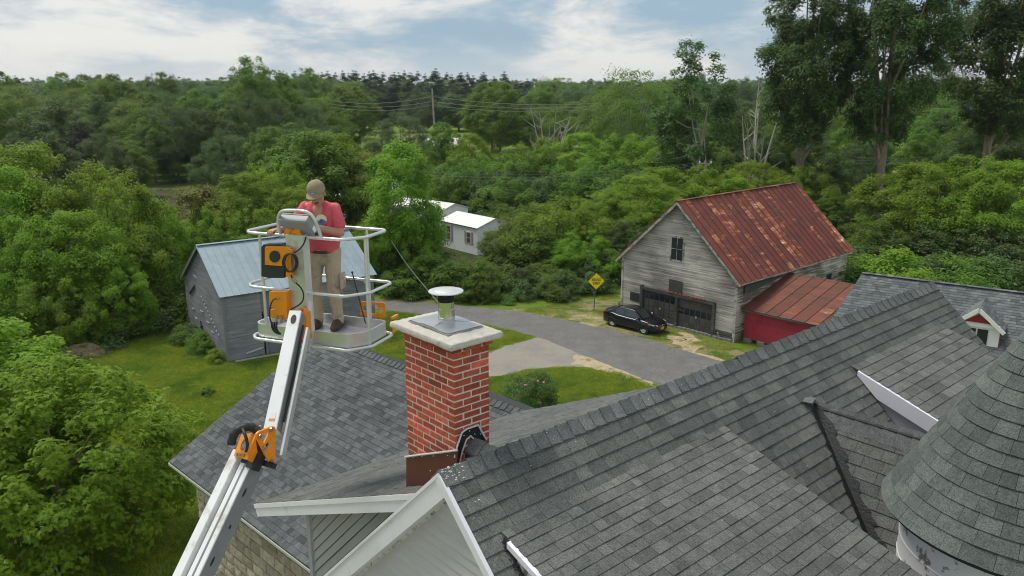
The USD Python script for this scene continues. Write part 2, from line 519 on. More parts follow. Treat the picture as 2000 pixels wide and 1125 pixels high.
for vv in vs:
    b = -uv_valley(vv)
    a = AC - vv / kC
    base = W(a, b, ZC - MC * vv / kC)
    nC, nR = [x if x[2] > 0 else -x for x in (np.cross(uC, vC), np.cross(uR, vR))]
    step = .11 + .05 * rg.random() + .05 * (int(vv / .143) % 2)
    pts1.append((base + nC * .024, base + uC * step + nC * .022))
    step2 = .07 + .04 * rg.random()
    pts2.append((base + nR * .024, base - uR * step2 + nR * .022))
for L_ in (pts1, pts2):
    v = np.array([q for p in L_ for q in p])
    f = [[2 * i, 2 * i + 1, 2 * i + 3, 2 * i + 2] for i in range(len(L_) - 1)]
    mb.add(v, f)
mb.build('tar_strip', 'tar', house)
mb = MB()                                        # lifted flashing where the cross gable starts
for k in range(3):
    c = W(AC - .03 + .07 * k - .1, -uv_valley(0) - .02 + .03 * k, ZC + .06 - .015 * k)
    mb.box(c, (.16 - .02 * k, .12, .012), np.array([unit(e + .3 * t), unit(t - .3 * e), K]) if k != 1 else np.array([unit(e - .4 * t + .2 * K), unit(t + .4 * e), K]))
mb.build('bent_flashing', 'shingle_cap', house)


def ridge_caps(o, d, nl, nr, L_, seed, name='ridge_cap', exp=0.16, half=0.16, toward=1, parent=house, mat='shingle_cap', r=0.035, tone=(0, 1)):
    """Curved caps over a ridge from o along d; nl, nr: unit vectors down the two slopes; each cap is its own mesh."""
    rg = np.random.default_rng(seed)
    n = int(L_ / exp)
    up = unit(-(nl + nr))
    for i in range(n):
        x0, x1 = i * exp, (i + 1) * exp + 0.03
        prof = [nl * half, nl * half * .5, nl * r * 1.1 + up * .004, up * .012, nr * r * 1.1 + up * .004, nr * half * .5, nr * half]
        hi, lo = (.03 + rg.uniform(0, .008)), .012
        v = []
        for k, (x, h) in enumerate(((x0, hi if toward > 0 else lo), (x1, lo if toward > 0 else hi))):
            for q in prof:
                v.append(o + d * x + q + up * h)
        v += [p - up * .02 for p in v]
        m = len(prof)
        f = [[j, j + 1, m + j + 1, m + j] for j in range(m - 1)]
        f += [[2 * m + j, 3 * m + j, 3 * m + j + 1, 2 * m + j + 1] for j in range(m - 1)]
        f += [[j + 1, j, 2 * m + j, 2 * m + j + 1] for j in range(m - 1)] + [[m + j, m + j + 1, 3 * m + j + 1, 3 * m + j] for j in range(m - 1)]
        mb = MB()
        mb.add(v, f, tone[0] + (tone[1] - tone[0]) * rg.random())
        mb.build(name, mat, parent, smooth=50)


vLs, vRs = unit(t - SS * K), unit(-t - SS * K)
ridge_caps(W(-.02, 0, .0), e, vLs, vRs, 4.6, 1)
ridge_caps(W(4.6, 0, .0), e, vLs, vRs, 6.0, 2, exp=.2)
ridge_caps(oC + uC * (uv_valley(0) + .08), uC, unit(e - MC * K), unit(-e - MC * K), 2.0, 3, half=.26, exp=.17, tone=(0, .4))
# bird marks and bare spots on the ridge
mb = MB()
for i in range(110):
    a = random.choice([random.uniform(0, .22), random.uniform(0, 10), random.uniform(0, 10)])
    b = -abs(random.gauss(0.03, .045)) if random.random() < .8 else -random.uniform(0, 1.5)
    c = W(a, b, zS(b) + .034 if b > -BD + .1 else (zD(b) + .02 if .28 < a < 3.6 else zS(b) + .02))
    l = random.uniform(.003, .009) * (1.5 if a < .3 else 1)
    mb.box(c + K * .006, (l * 1.6, l * .55, .003), np.array([uR, vR, np.cross(uR, vR)]))
mb.build('bird_mark', 'bird_white', house, kind='stuff')

# ---- gable wall and rake boards
zg = lambda b: -abs(b) * SS
gw = Polygon([(-2.55, -2.55 * SS - .02), (0, -.03), (2.95, -2.95 * SS - .02), (2.95, -6), (-2.55, -6)])
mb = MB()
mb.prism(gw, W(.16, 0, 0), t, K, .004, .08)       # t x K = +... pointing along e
mb.build('gable_wall', 'lap_shade', house)  # dark backing stands in for shade in the grooves between boards
for p in rows_of(W(.16, 0, 0), t, -K, Polygon([(x, -y) for x, y in gw.exterior.coords]).buffer(0), .11, (60, 61), thick=.02, lap=-.006, seed=50):
    join([p]).build('siding_board', 'siding', house)


def rake(name, side, b0, b1, s, z0, a, wid, thick, mat, cap=.03):
    mb = MB()
    d = unit(side * t - s * K)
    p, q = W(a, side * b0, z0 - s * b0), W(a, side * b1, z0 - s * b1)
    dn = unit(np.cross(np.cross(d, K), d)) * -1
    mb.bar(p + dn * wid / 2, q + dn * wid / 2, thick, wid, up=-dn)
    r_ = mb.build(name, mat, house)
    mb = MB()
    mb.bar(p + dn * cap * .4 - e * (thick / 2 + .006), q + dn * cap * .4 - e * (thick / 2 + .006), .012, cap, up=-dn)
    mb.build('drip_edge', 'white_trim', house)


rake('rake_board', 1, 0.0, 3.0, SS, .012, .0, .2, .03, 'white_trim')
rake('rake_board', -1, 0.03, 2.6, SS, .03, -.012, .1, .03, 'white_trim')
mb = MB()                                         # soffit between rake board and wall, frieze under it
for sd, w_ in ((1, .2), (-1, .085)):
    d = unit(sd * t - SS * K)
    dn = unit(np.cross(np.cross(d, K), d)) * -1
    p, q = W(.08, 0, -.0) + dn * (w_ * .9), W(.08, sd * 2.6, -SS * 2.6) + dn * (w_ * .9)
    mb.bar(p + d * .22, q, .15, .012, up=-dn)
mb.build('soffit', 'white_trim', house)
mb = MB()
d = unit(t - SS * K)
dn = unit(np.cross(np.cross(d, K), d)) * -1
mb.bar(W(.15, .1, -.12) + dn * .15, W(.15, 2.6, -SS * 2.6) + dn * .2, .02, .07, up=-dn)
mb.build('frieze_board', 'peeling_white', house)
# ---- front of the low shed roof: fascia, wall with boards laid along the slope, corner board
AF = .15
rake('fascia_board', 1, 0.5, BE + .03, SLW, zW(0), AF, .17, .03, 'white_trim', cap=.055)
AWL = .5
bC = 3.62
cheek = Polygon([(.5, zW(.5) - .1), (bC, zW(bC) - .1), (bC, -8.5), (.5, -8.5)])
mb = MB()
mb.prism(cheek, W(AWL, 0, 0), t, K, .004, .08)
mb.build('shed_wall', 'lap_shade', house)  # same dark backing, groove shade painted behind the slanted boards
u5 = unit(t - SS * K)
v5 = unit(-t * SS - K)
o5 = W(AWL, 0, 0)
P5 = Polygon([(((W(AWL, b, z) - o5) @ u5), ((W(AWL, b, z) - o5) @ v5)) for b, z in cheek.exterior.coords]).buffer(0)
for p in rows_of(o5, u5, v5, P5, .112, (60, 61), thick=.02, lap=-.008, seed=51):
    join([p]).build('siding_board', 'siding_grey', house)
mb = MB()
mb.bar(W(AWL - .02, bC, zW(bC) - .12), W(AWL - .02, bC, -8.5), .05, .09, up=t)
mb.build('corner_board', 'siding_grey', house)
mb = MB()
mb.prism(Polygon([(AWL, -8.5), (4.7, -8.5), (4.7, zW(bC) - .12), (AWL, zW(bC) - .12)]), W(0, bC, 0), e, K, -.02, .05)
mb.prism(Polygon([(.16, -11.7), (10.5, -11.7), (10.5, -2.6), (.16, -2.6)]), W(0, -2.5, 0), e, K, -.05, .05)
mb.prism(Polygon([(-2.5, -11.7), (2.9, -11.7), (2.9, -2.8), (0, -.1), (-2.5, -2.5)]), W(10.4, 0, 0), t, K, -.05, .05)
mb.prism(Polygon([(-2.5, -11.7), (2.9, -11.7), (2.9, -5.9), (-2.5, -5.9)]), W(.2, 0, 0), t, K, -.03, .05)
mb.prism(Polygon([(.16, -11.7), (10.5, -11.7), (10.5, -3), (.16, -3)]), W(0, 2.9, 0), e, K, -.05, .05)
mb.build('wall', 'siding_grey', house)

# ---- turret
CT = np.array([5.234, 7.31, 10.7])
RT = 1.35
# the apex lies where the silhouette from (1718,955) through (2000,652) meets the axis
HT = 2.0
for h in np.arange(1.0, 4.0, .01):
    q = proj(CT + K * h)
    if (q[0] - 1718) * (652 - 955) - (q[1] - 955) * (2000 - 1718) > 0:
        HT = h
        break
sl = math.hypot(RT, HT)
mb = MB()
mb.lathe([(RT - .05, .012), (0.001, HT - .03)], CT, 64)
td = mb.build('turret_roof', 'roof_deck', house, smooth=False)
ET = .15
rg = np.random.default_rng(77)
nrow = int(sl / ET)
apex = CT + K * HT
for i in range(nrow):
    s0, s1 = max(i * ET - .02, .02), (i + 1) * ET + (0.02 if i == nrow - 1 else 0)
    ph = rg.uniform(0, 1)
    end = ph + 2 * PI
    while ph < end - .01:
        rad = RT * (s1 / sl)
        w = rg.uniform(.12, .4)
        dp = min(w / rad, end - ph, 0.9)
        m = max(2, int(dp / .12) + 1)
        th = np.linspace(ph, ph + dp - .004 / rad, m)
        tt = []
        kick = .03 * max(0, (s1 / sl - .8) / .2)
        for ss, hh in ((s0, .004), (s1, .018 + rg.choice([0, 0, .004]))):
            rr, zz = RT * ss / sl, HT * (1 - ss / sl)
            nrm = np.stack([np.cos(th) * HT / sl, np.sin(th) * HT / sl, np.full(m, RT / sl)], 1)
            tt.append(CT + np.stack([rr * np.cos(th), rr * np.sin(th), np.full(m, zz)], 1) + nrm * hh)
        top = np.vstack(tt)
        low = tt[1] - np.stack([np.cos(th) * HT / sl, np.sin(th) * HT / sl, np.full(m, RT / sl)], 1) * .02
        v = np.vstack([top, low])
        f = [[j, m + j, m + j + 1, j + 1] for j in range(m - 1)] + [[m + j, 2 * m + j, 2 * m + j + 1, m + j + 1] for j in range(m - 1)]
        f = np.array(f)
        f = np.vstack([f[:, [0, 1, 2]], f[:, [0, 2, 3]]])
        f = np.vstack([f, [[0, 2 * m, m]], [[m - 1, 2 * m - 1, 3 * m - 1]]])
        SH.append(((v, f, rg.beta(1.6, 1.6)), td, 'shingle_green'))
        ph += dp
mb = MB()
mb.lathe([(RT - .24, -10.7), (RT - .24, .1), (RT - .4, .1)], CT, 64)
for z in np.arange(-.35, -3, -.22):
    mb.lathe([(RT - .239, z - .012), (RT - .231, z - .008), (RT - .239, z + .004)], CT, 64)
mb.build('turret_wall', 'peeling_white', house, smooth=30)

# ---- chimney
AQ, BQ, LE, LT = .42, .33, .42, .80               # near corner, size along e, along t
zc0, zc1 = -.7, 1.0
chim = MB()
cc = W(AQ + LE / 2, BQ + LT / 2, (zc0 + zc1) / 2)
chim.box(cc, (LE - .007, LT - .007, zc1 - zc0), np.array([e, t, K]))
chim = chim.build('chimney', 'mortar', house)
H_, L1, J = .0555, .198, .0128
rg = np.random.default_rng(9)
ncs = int((zc1 - zc0) / (H_ + J))
rim = []
for i in range(ncs + 1):
    z = zc1 - .0 - (i + .5) * (H_ + J)
    ext = .028 if i == 0 else 0
    # perimeter walk: four faces, bricks .1 deep
    for face, (o, d, nn, ln) in enumerate(((W(AQ, BQ, z), t, -e, LT), (W(AQ, BQ, z), e, -t, LE), (W(AQ + LE, BQ, z), t, e, LT), (W(AQ, BQ + LT, z), e, t, LE))):
        # the two long faces own the corners on odd rows, the short ones on even rows
        own = (face in (0, 2)) == (i % 2 == 0)
        x, end = (0, ln) if own else (.1 + J, ln - .1 - J)
        first = True
        while x < end - .02:
            l = L1 if not (first and own and face in (0, 2)) else L1
            if own and face in (1, 3):
                l = L1 if first else L1
            l = min(l, end - x)
            if end - x - l < .05:
                l = end - x
            c = o + d * (x + l / 2) - nn * (.05 - ext) + nn * rg.uniform(-.002, .003)
            mb = MB()
            ax = np.array([d, nn, np.cross(d, nn)])
            mb.box(c, (l + (2 * ext if own else 0), .1, H_), ax, ch=.004, tone=float(np.clip(rg.normal(.5, .22), 0, 1)) if rg.random() > .05 else 1.25)
            mb.build('brick', 'brick', chim)
            x += l + J
            first = False
# crown: a slab with uneven bevelled edges
mb = MB()
rg = np.random.default_rng(3)
outer, ring2, inner = [], [], []
hx, hy = LE / 2 + .105, LT / 2 + .105
per = [(-hx, -hy, hx, -hy), (hx, -hy, hx, hy), (hx, hy, -hx, hy), (-hx, hy, -hx, -hy)]
for x0, y0, x1, y1 in per:
    for k in range(14):
        s_ = k / 14
        outer.append((x0 + (x1 - x0) * s_, y0 + (y1 - y0) * s_))
outer = np.array(outer)
rad = 1 - .012 * rg.random(len(outer))
cr = W(AQ + LE / 2, BQ + LT / 2, zc1)
lv = []
for sc, z in ((1 - .11, .0), (.985, .0), (1.0, .018), (.988, .05), (.955, .062), (.6, .085), (.0, .095)):
    pts = outer * (rad * sc)[:, None] if sc < .99 else outer * rad[:, None]
    nz = z + .008 * (rg.random(len(outer)) - .5)
    lv.append(cr + pts[:, :1] * e + pts[:, 1:] * t + nz[:, None] * K)
m = len(outer)
v = np.vstack(lv)
f = [[i * m + k, i * m + (k + 1) % m, (i + 1) * m + (k + 1) % m, (i + 1) * m + k] for i in range(len(lv) - 1) for k in range(m)]
mb.add(v, f)
mb.build('crown', 'concrete', chim, smooth=35)
mb = MB()
rg = np.random.default_rng(4)
pl = []
for x0, y0, x1, y1 in [(-.2, -.3, .2, -.3), (.2, -.3, .2, .3), (.2, .3, -.2, .3), (-.2, .3, -.2, -.3)]:
    for k in range(8):
        s_ = k / 8
        pl.append((x0 + (x1 - x0) * s_, y0 + (y1 - y0) * s_ * 1))
pl = np.array(pl) * 1.05
lv = []
for sc, z, j in ((1.03, .06, .01), (1.03, .085, .008), (.98, .096, .006), (.97, .095, 0), (.0, .12, 0)):
    q = pl * sc
    lv.append(cr + q[:, :1] * e + q[:, 1:] * t + (z + j * (rg.random(len(pl)) - .5) + .012 * (np.abs(pl[:, 1]) < .15))[:, None] * K)
m = len(pl)
mb1, mb2 = MB(), MB()
f = [[i * m + k, i * m + (k + 1) % m, (i + 1) * m + (k + 1) % m, (i + 1) * m + k] for i in range(2) for k in range(m)]
mb1.add(np.vstack(lv[:3]), f)
mb1.build('mortar_bed', 'stone_grey', chim)
f = [[i * m + k, i * m + (k + 1) % m, (i + 1) * m + (k + 1) % m, (i + 1) * m + k] for i in range(1) for k in range(m)]
mb2.add(np.vstack([lv[3] + K * .004, lv[4]]), f)
mb2.build('top_plate', 'sheet_metal', chim)
fl = cr + K * .115 + e * .0 - t * .02
mb = MB()
mb.lathe([(.079, -.02), (.079, .03), (.083, .034), (.083, .05), (.079, .054), (.079, .13), (.076, .133), (.076, .2), (.07, .2)], fl, 40)
mb.build('flue_pipe', 'stainless', chim, smooth=35)
mb = MB()
for k in range(22):
    th0 = k * 2 * PI / 22
    for sg in (1, -1):
        th = th0 + sg * np.linspace(0, 2 * PI / 22 * 2.2, 5)
        mb.tube(fl + np.stack([.074 * np.cos(th), .074 * np.sin(th), np.linspace(.195, .3, 5)], 1), .0022, 4)
mb.build('spark_screen', 'dark', chim)
mb = MB()
mb.lathe([(.001, .297), (.06, .295)], fl, 32)
mb.lathe([(.068, .19), (.068, .285)], fl, 32)
mb.build('flue_inside', 'dark', chim)
mb = MB()
mb.lathe([(.06, .294), (.163, .294), (.168, .298), (.166, .305), (.125, .313), (.118, .311), (.112, .316), (.06, .325), (.0, .327)], fl, 48)
mb.build('rain_cap', 'pale_metal', chim, smooth=40)
# flashing
mb = MB()
fz = lambda u_, v_: (hit(u_, v_, e, W(AQ - .02, 0, 0)) - R0)
pts = [fz(*q) for q in ((794, 891), (893, 880), (893, 940), (865, 952), (794, 954))]
mb.prism(Polygon([(p @ t, p[2]) for p in pts]), W(AQ - .012, 0, 0), t, K, -.012, .006)
mb.build('flashing', 'brown_flashing', chim)
mb = MB()
mb.tube([W(AQ - .026, p @ t, p[2]) for p in (fz(792, 892), fz(820, 888), fz(860, 883.5), fz(894, 879))], .011, 6)
mb.build('caulk_line', 'caulk', chim)
mb = MB()
for u_, v_ in ((808, 893), (826, 891), (848, 890), (876, 889), (842, 919)):
    p = fz(u_, v_)
    m = trimesh.creation.icosphere(1, .005)
    mb.add(m.vertices + W(AQ - .03, p @ t, p[2]), m.faces)
fy = lambda u_, v_: (hit(u_, v_, t, W(0, BQ - .02, 0)) - R0)
for u_, v_ in ((896, 862), (905, 850), (916, 841), (926, 847), (937, 847)):
    p = fy(u_, v_)
    m = trimesh.creation.icosphere(1, .005)
    mb.add(m.vertices + W(p @ e, BQ - .03, p[2]), m.faces)
mb.build('nail_heads', 'nail', chim, kind='stuff')
mb = MB()
loop = [(890, 892), (903, 845), (911, 838), (934, 831), (949, 858), (943, 870), (925, 860), (920, 852), (912, 857), (902, 882), (898, 905)]
pts = [fy(*q) for q in loop]
poly = Polygon([(p @ e, p[2]) for p in pts]).buffer(0)
mb.prism(poly, W(0, BQ, 0), e, K, .0, .014)
mb.build('saddle_flashing', 'black_flashing', chim)
mb = MB()
mb.tube([W(p @ e, BQ - .02, p[2]) for p in (fy(*q) for q in ((888, 894), (894, 868), (902, 845), (911, 838), (934, 830), (941, 843), (950, 859)))], .010, 6)
mb.tube([W(p @ e, BQ - .022, p[2]) for p in (fy(*q) for q in ((897, 905), (903, 880), (911, 858), (919, 851), (926, 858)))], .008, 6)
mb.build('caulk_line', 'caulk', chim)
# saddle hump between ridge and chimney
sa = (fy(921, 853) @ e)
ridge_caps(W(sa + .03, -.02, .02), t, unit(e - .9 * K), unit(-e - .9 * K), .36, 8, half=.15, exp=.16)

# ---- rear wing with stone walls
A0, A1 = G(330, 902, 7.0), G(565, 1080, 7.0)
wu = unit(A1 - A0)                               # along the eave, towards the camera's right
wp = unit(np.cross(K, wu)) if np.cross(K, wu) @ e > 0 else -unit(np.cross(K, wu))   # up the slope (horizontal)
B0 = hit(622, 651, wu, A0)
run, rise = (B0 - A0) @ wp, B0[2] - A0[2]
wv = unit(-wp * run - K * rise)
wl = math.hypot(run, rise)
LW = 8.6
shingled('wing_roof', B0, wu, wv, sbox(0, 0, LW, wl), .12, 'shingle_new', 61, wr=(.07, .27))
deck('wing_roof', B0, -wu, unit(wp * run - K * rise), sbox(-LW, 0, 0, wl))
ridge_caps(B0, wu, unit(wp * run - K * rise), wv, LW, 62, exp=.15, half=.15, mat='shingle_new', tone=(.35, .75), toward=-1)
mb = MB()
mb.bar(A0 - K * .045 - wp * .012, A0 + wu * LW - K * .045 - wp * .012, .016, .05)
mb.bar(A0 - K * .045, B0 - K * .045, .016, .05)
mb.build('drip_edge', 'pale_metal', house)
wo = A0 + wp * .38 + wu * .38 - K * .15           # outer face corner
hw = 6.6
mb = MB()
mb.box((wo * V(1, 1, 0)) + wu * (LW / 2) + wp * (run - .38) + K * 3.35, (LW - .05, 2 * (run - .38) - .05, 6.7), np.array([wu, wp, K]))
stone_core = mb.build('stone_wall', 'stone_mortar', house)
rg = np.random.default_rng(13)
face_n = -wp
cnt = 0
z = 6.9
row = 0
while z > 1.2:
    h = rg.uniform(.2, .27)
    x = -rg.uniform(0, .3)
    while x < 5.2:
        w = rg.uniform(.28, .62)
        if x > .0 or x + w > .12:
            xa, xb = max(x, 0), x + w
            q = proj(np.array([wo * V(1, 1, 0) + wu * xa + K * z, wo * V(1, 1, 0) + wu * xb + K * (z - h)]))
            if q[:, 1].min() < 1160 and cnt < 300:
                mb = MB()
                c = wo * V(1, 1, 0) + wu * ((xa + xb) / 2) + K * (z - h / 2) + face_n * -.03
                # rough block: subdivided face pushed by noise
                nx, nz = 5, 4
                gx, gz = np.meshgrid(np.linspace(-.5, .5, nx), np.linspace(-.5, .5, nz), indexing='ij')
                g = np.stack([gx.ravel() * (xb - xa - .022), gz.ravel() * (h - .022)], 1)
                P = c + g[:, :1] * wu + g[:, 1:] * K
                edge = (np.abs(gx.ravel()) > .49) | (np.abs(gz.ravel()) > .49)
                d_ = np.where(edge, .012, .035 + .03 * meshkit.noise(P * 7.0, 3))
                jit = rg.normal(0, .006, (len(P), 1)) * wu + rg.normal(0, .006, (len(P), 1)) * K
                front = P + face_n * (d_[:, None] + .02) + jit
                idx = np.arange(nx * nz).reshape(nx, nz)
                f = [[idx[i, j], idx[i, j + 1], idx[i + 1, j + 1], idx[i + 1, j]] for i in range(nx - 1) for j in range(nz - 1)]
                loop_ = list(idx[0, :]) + list(idx[1:, -1]) + list(idx[-1, -2::-1]) + list(idx[-2:0:-1, 0])
                back = front[loop_] - face_n * .06
                nb = len(loop_)
                f2 = [[loop_[i], loop_[(i + 1) % nb], nx * nz + (i + 1) % nb, nx * nz + i] for i in range(nb)]
                mb.add(np.vstack([front, back]), f + f2, float(rg.random()))
                mb.build('stone', 'stone', stone_core)
                cnt += 1
        x += w
    z -= h
    row += 1

# ---- hand out the shingles: the 300 that show largest are parts of their own, the rest of each roof is one part
order = sorted(range(len(SH)), key=lambda i: -screen_size(SH[i][0]))
big = set(order[:300])
left = {}
for i, (p, d, mt) in enumerate(SH):
    if i in big:
        join([p]).build('shingle', mt, d)
    else:
        left.setdefault((d.path, mt), (d, []))[1].append(p)
for (path, mt), (d, ps) in left.items():
    join(ps).build('shingles', mt, d, kind='stuff')
# ================================================================ GROUND, ROAD, YARD


def ground_mat(name, a, b, c, s1=0.35, s2=6.0, lo=.42, hi=.62, fine=45.0):
    """grass: two greens in drifts, with a dry colour showing through in worn patches"""
    nodes = {
        'g': ('geometry', {}), 'n1': ('noise_texture', {'scale': s1, 'detail': 5.0, 'roughness': 0.6}), 'n2': ('noise_texture', {'scale': s2, 'detail': 6.0, 'roughness': 0.7}), 'n3': ('noise_texture', {'scale': fine, 'detail': 3.0, 'roughness': 0.7}),
        'r1': ('rgb_ramp', {'ramp': [(.3, a), (.7, b)]}), 'r3': ('map_range', {'from_min': .25, 'from_max': .75, 'to_min': .55, 'to_max': 1.45}), 'x': ('mix', {'mix_type': 'multiply', 'fac': 1.0}),
        'am': ('math', {'math_type': 'multiply'}), 'm2': ('map_range', {'from_min': lo * .5, 'from_max': hi * .5, 'to_min': 0.0, 'to_max': .75, 'clamp': True}), 'y': ('mix', {'color2': c}),
        'b': ('bump', {'strength': .9, 'distance': .05}), 'p': ('principled_bsdf', {'roughness': .95, 'specular_ior_level': .15})}
    links = [('g.position', 'n1.vector'), ('g.position', 'n2.vector'), ('g.position', 'n3.vector'), ('n1.fac', 'r1.fac'), ('n3.fac', 'r3.value'), ('n1.fac', 'am.value1'), ('n2.fac', 'am.value2'), ('am.value', 'm2.value'), ('r1.color', 'y.color1'), ('m2.result', 'y.fac'), ('y.color', 'x.color1'), ('r3.result', 'x.color2'), ('x.color', 'p.base_color'), ('n3.fac', 'b.height'), ('b.normal', 'p.normal')]
    material(name, nodes, links)


ground_mat('lawn', (0.1, 0.165, 0.018), (0.165, 0.22, 0.03), (0.24, 0.2, 0.07), lo=.52, hi=.78, s1=.22)
ground_mat('field', (0.09, 0.14, 0.03), (0.14, 0.19, 0.05), (0.2, 0.19, 0.08), s1=.05, lo=.5, hi=.7)
ground_mat('verge_grass', (0.07, 0.12, 0.02), (0.11, 0.15, 0.03), (0.3, 0.24, 0.13), s1=.8, s2=3.0, lo=.4, hi=.56)
plain('asphalt', (0.15, 0.145, 0.138), 0.92, var=.12, scale=4.0, bump=.5, bscale=140, dirt=(.125, .122, .118), dscale=.5, dlo=.45, dhi=.65)
plain('gravel', (0.25, 0.225, 0.185), 0.95, var=.25, scale=14, bump=.9, bscale=60, dirt=(.2, .19, .175), dscale=.45, dlo=.45, dhi=.6)
plain('sand', (0.38, 0.3, 0.19), 0.95, var=.22, scale=6, bump=.8, bscale=60, dirt=(.17, .17, .06), dscale=2.0, dlo=.52, dhi=.66)
plain('soil', (0.2, 0.15, 0.09), 0.95, var=.3, scale=5, bump=.8, bscale=30)

mb = MB()
xs = np.concatenate([np.linspace(-1500, -70, 14), np.linspace(-60, 60, 61), np.linspace(70, 1500, 14)])
ys = np.concatenate([np.linspace(-300, 0, 6), np.linspace(4, 110, 54), np.linspace(125, 2600, 20)])
gx, gy = np.meshgrid(xs, ys, indexing='ij')
idx = np.arange(gx.size).reshape(gx.shape)
f = np.stack([idx[:-1, :-1], idx[1:, :-1], idx[1:, 1:], idx[:-1, 1:]], -1).reshape(-1, 4)
mb.add(np.stack([gx.ravel(), gy.ravel(), gx.ravel() * 0], 1), f)
mb.build('ground', 'lawn', kind='structure')


def strip(name, pts, z, mat, rough=.25, seed=0, sub=6, px=True):
    """An irregular sheet on the ground from photo pixels (or metres)."""
    rg = np.random.default_rng(seed)
    P = [G(*q)[:2] for q in pts] if px else [np.array(q, float) for q in pts]
    out = []
    for i in range(len(P)):
        a, b = P[i], P[(i + 1) % len(P)]
        k = max(1, int(np.linalg.norm(b - a) / .35))
        for j in range(k):
            out.append(a + (b - a) * j / k + rg.normal(0, rough, 2) * (1 if rough else 0) * .5)
    poly = Polygon(out).buffer(0)
    if poly.geom_type != 'Polygon':
        poly = max(poly.geoms, key=lambda g: g.area)
    m = trimesh.creation.extrude_polygon(poly, .01, engine='earcut')
    top = m.vertices[:, 2] > .005
    keep = top[m.faces].all(1)
    v = m.vertices.copy()
    v[:, 2] = z
    mb = MB()
    mb.add(v, m.faces[keep])
    return mb.build(name, mat, kind='structure'), poly


material('asphalt_worn', {'g': ('geometry', {}), 'n': ('noise_texture', {'scale': 5.0, 'detail': 6.0, 'roughness': .7}), 'd': ('noise_texture', {'scale': .8, 'detail': 4.0}), 'f': ('noise_texture', {'scale': 60.0, 'detail': 2.0}), 'dm': ('mix', {'mix_type': 'linear_light', 'fac': .12}),
    'v': ('voronoi_texture', {'feature': 'distance_to_edge', 'scale': .3}), 'vm': ('map_range', {'from_min': .0, 'from_max': .008, 'to_min': 1., 'to_max': 0., 'clamp': True}), 'msk': ('map_range', {'from_min': .5, 'from_max': .6, 'to_min': 0., 'to_max': .7, 'clamp': True}), 'mm': ('math', {'math_type': 'multiply'}),
    'r': ('rgb_ramp', {'ramp': [(.3, (.12, .117, .112)), (.7, (.168, .163, .155))]}), 'r2': ('map_range', {'from_min': .3, 'from_max': .7, 'to_min': .85, 'to_max': 1.12}), 'fm': ('map_range', {'from_min': .3, 'from_max': .7, 'to_min': .75, 'to_max': 1.25}), 'x': ('mix', {'mix_type': 'multiply', 'fac': 1.}), 'y': ('mix', {'mix_type': 'multiply', 'fac': 1.}), 'z': ('mix', {'color2': (.04, .04, .04)}), 'b': ('bump', {'strength': .5, 'distance': .01}), 'p': ('principled_bsdf', {'roughness': .92, 'specular_ior_level': .2})},
    [('g.position', 'n.vector'), ('g.position', 'd.vector'), ('g.position', 'f.vector'), ('g.position', 'dm.color1'), ('n.color', 'dm.color2'), ('dm.color', 'v.vector'), ('v.distance', 'vm.value'), ('d.fac', 'msk.value'), ('vm.result', 'mm.value1'), ('msk.result', 'mm.value2'), ('n.fac', 'r.fac'), ('d.fac', 'r2.value'), ('f.fac', 'fm.value'),
     ('r.color', 'x.color1'), ('r2.result', 'x.color2'), ('x.color', 'y.color1'), ('fm.result', 'y.color2'), ('y.color', 'z.color1'), ('mm.value', 'z.fac'), ('z.color', 'p.base_color'), ('f.fac', 'b.height'), ('b.normal', 'p.normal')])
_, VERGE = strip('verge', [(1000, 603), (1080, 600), (1130, 588), (1216, 575), (1310, 640), (1400, 668), (1480, 690), (1480, 735), (1420, 712), (1330, 687), (1250, 663), (1170, 643), (1080, 627), (1000, 612)], .004, 'verge_grass', .3, 1)
strip('verge', [(1040, 655), (1062, 655), (1140, 690), (1210, 720), (1300, 755), (1285, 765), (1210, 738), (1120, 705)], .0045, 'verge_grass', .25, 8)
_, GRAV = strip('gravel_drive', [(870, 712), (945, 692), (990, 675), (1052, 659), (1085, 668), (1140, 694), (1215, 722), (1180, 724), (1145, 716), (1080, 716), (1000, 727), (945, 740), (870, 752)], .008, 'gravel', .16, 2)
strip('sand_edge', [(1115, 690), (1150, 697), (1215, 722), (1295, 757), (1280, 760), (1230, 742), (1150, 716), (1120, 712)], .0115, 'sand', .22, 3)
strip('sand_edge', [(1330, 684), (1370, 690), (1425, 706), (1470, 722), (1470, 730), (1420, 713), (1340, 691)], .0075, 'sand', .2, 4)
strip('sand_edge', [(1115, 618), (1160, 610), (1180, 618), (1183, 632), (1170, 640), (1130, 632)], .0075, 'sand', .4, 5)
strip('sand_edge', [(1300, 655), (1340, 662), (1375, 680), (1360, 688), (1310, 672)], .0072, 'sand', .5, 6)
strip('dirt_patch', [(156, 703), (190, 698), (232, 697), (228, 702), (180, 706), (158, 710)], .004, 'soil', .2, 9)
strip('dirt_patch', [(212, 697), (232, 692), (228, 700)], .0045, 'soil', .15, 10)
strip('dirt_patch', [(250, 752), (268, 750), (270, 755), (252, 757)], .004, 'soil', .12, 11)
_, ROAD = strip('road', [(700, 583), (860, 592), (955, 603), (1000, 606), (1080, 621), (1180, 641), (1260, 661), (1330, 683), (1420, 709), (1560, 760), (1700, 830), (1500, 860), (1380, 795), (1300, 757), (1215, 724), (1140, 694), (1062, 662), (960, 636), (860, 618), (700, 600)], .014, 'asphalt_worn', .07, 7)
strip('yard', [(-16, -14), (14, -14), (14, 5), (4, 5.5), (-4, 5.2), (-9, 8), (-16, 6)], .006, 'gravel', .2, 31, px=False)  # unseen gravel added under the house front to cut green bounce on white trim
strip('field', [(780, 262), (905, 262), (905, 284), (770, 284)], .01, 'field', 0, 12)
strip('field', [(270, 356), (420, 356), (400, 385), (270, 385)], .01, 'field', 0, 13)
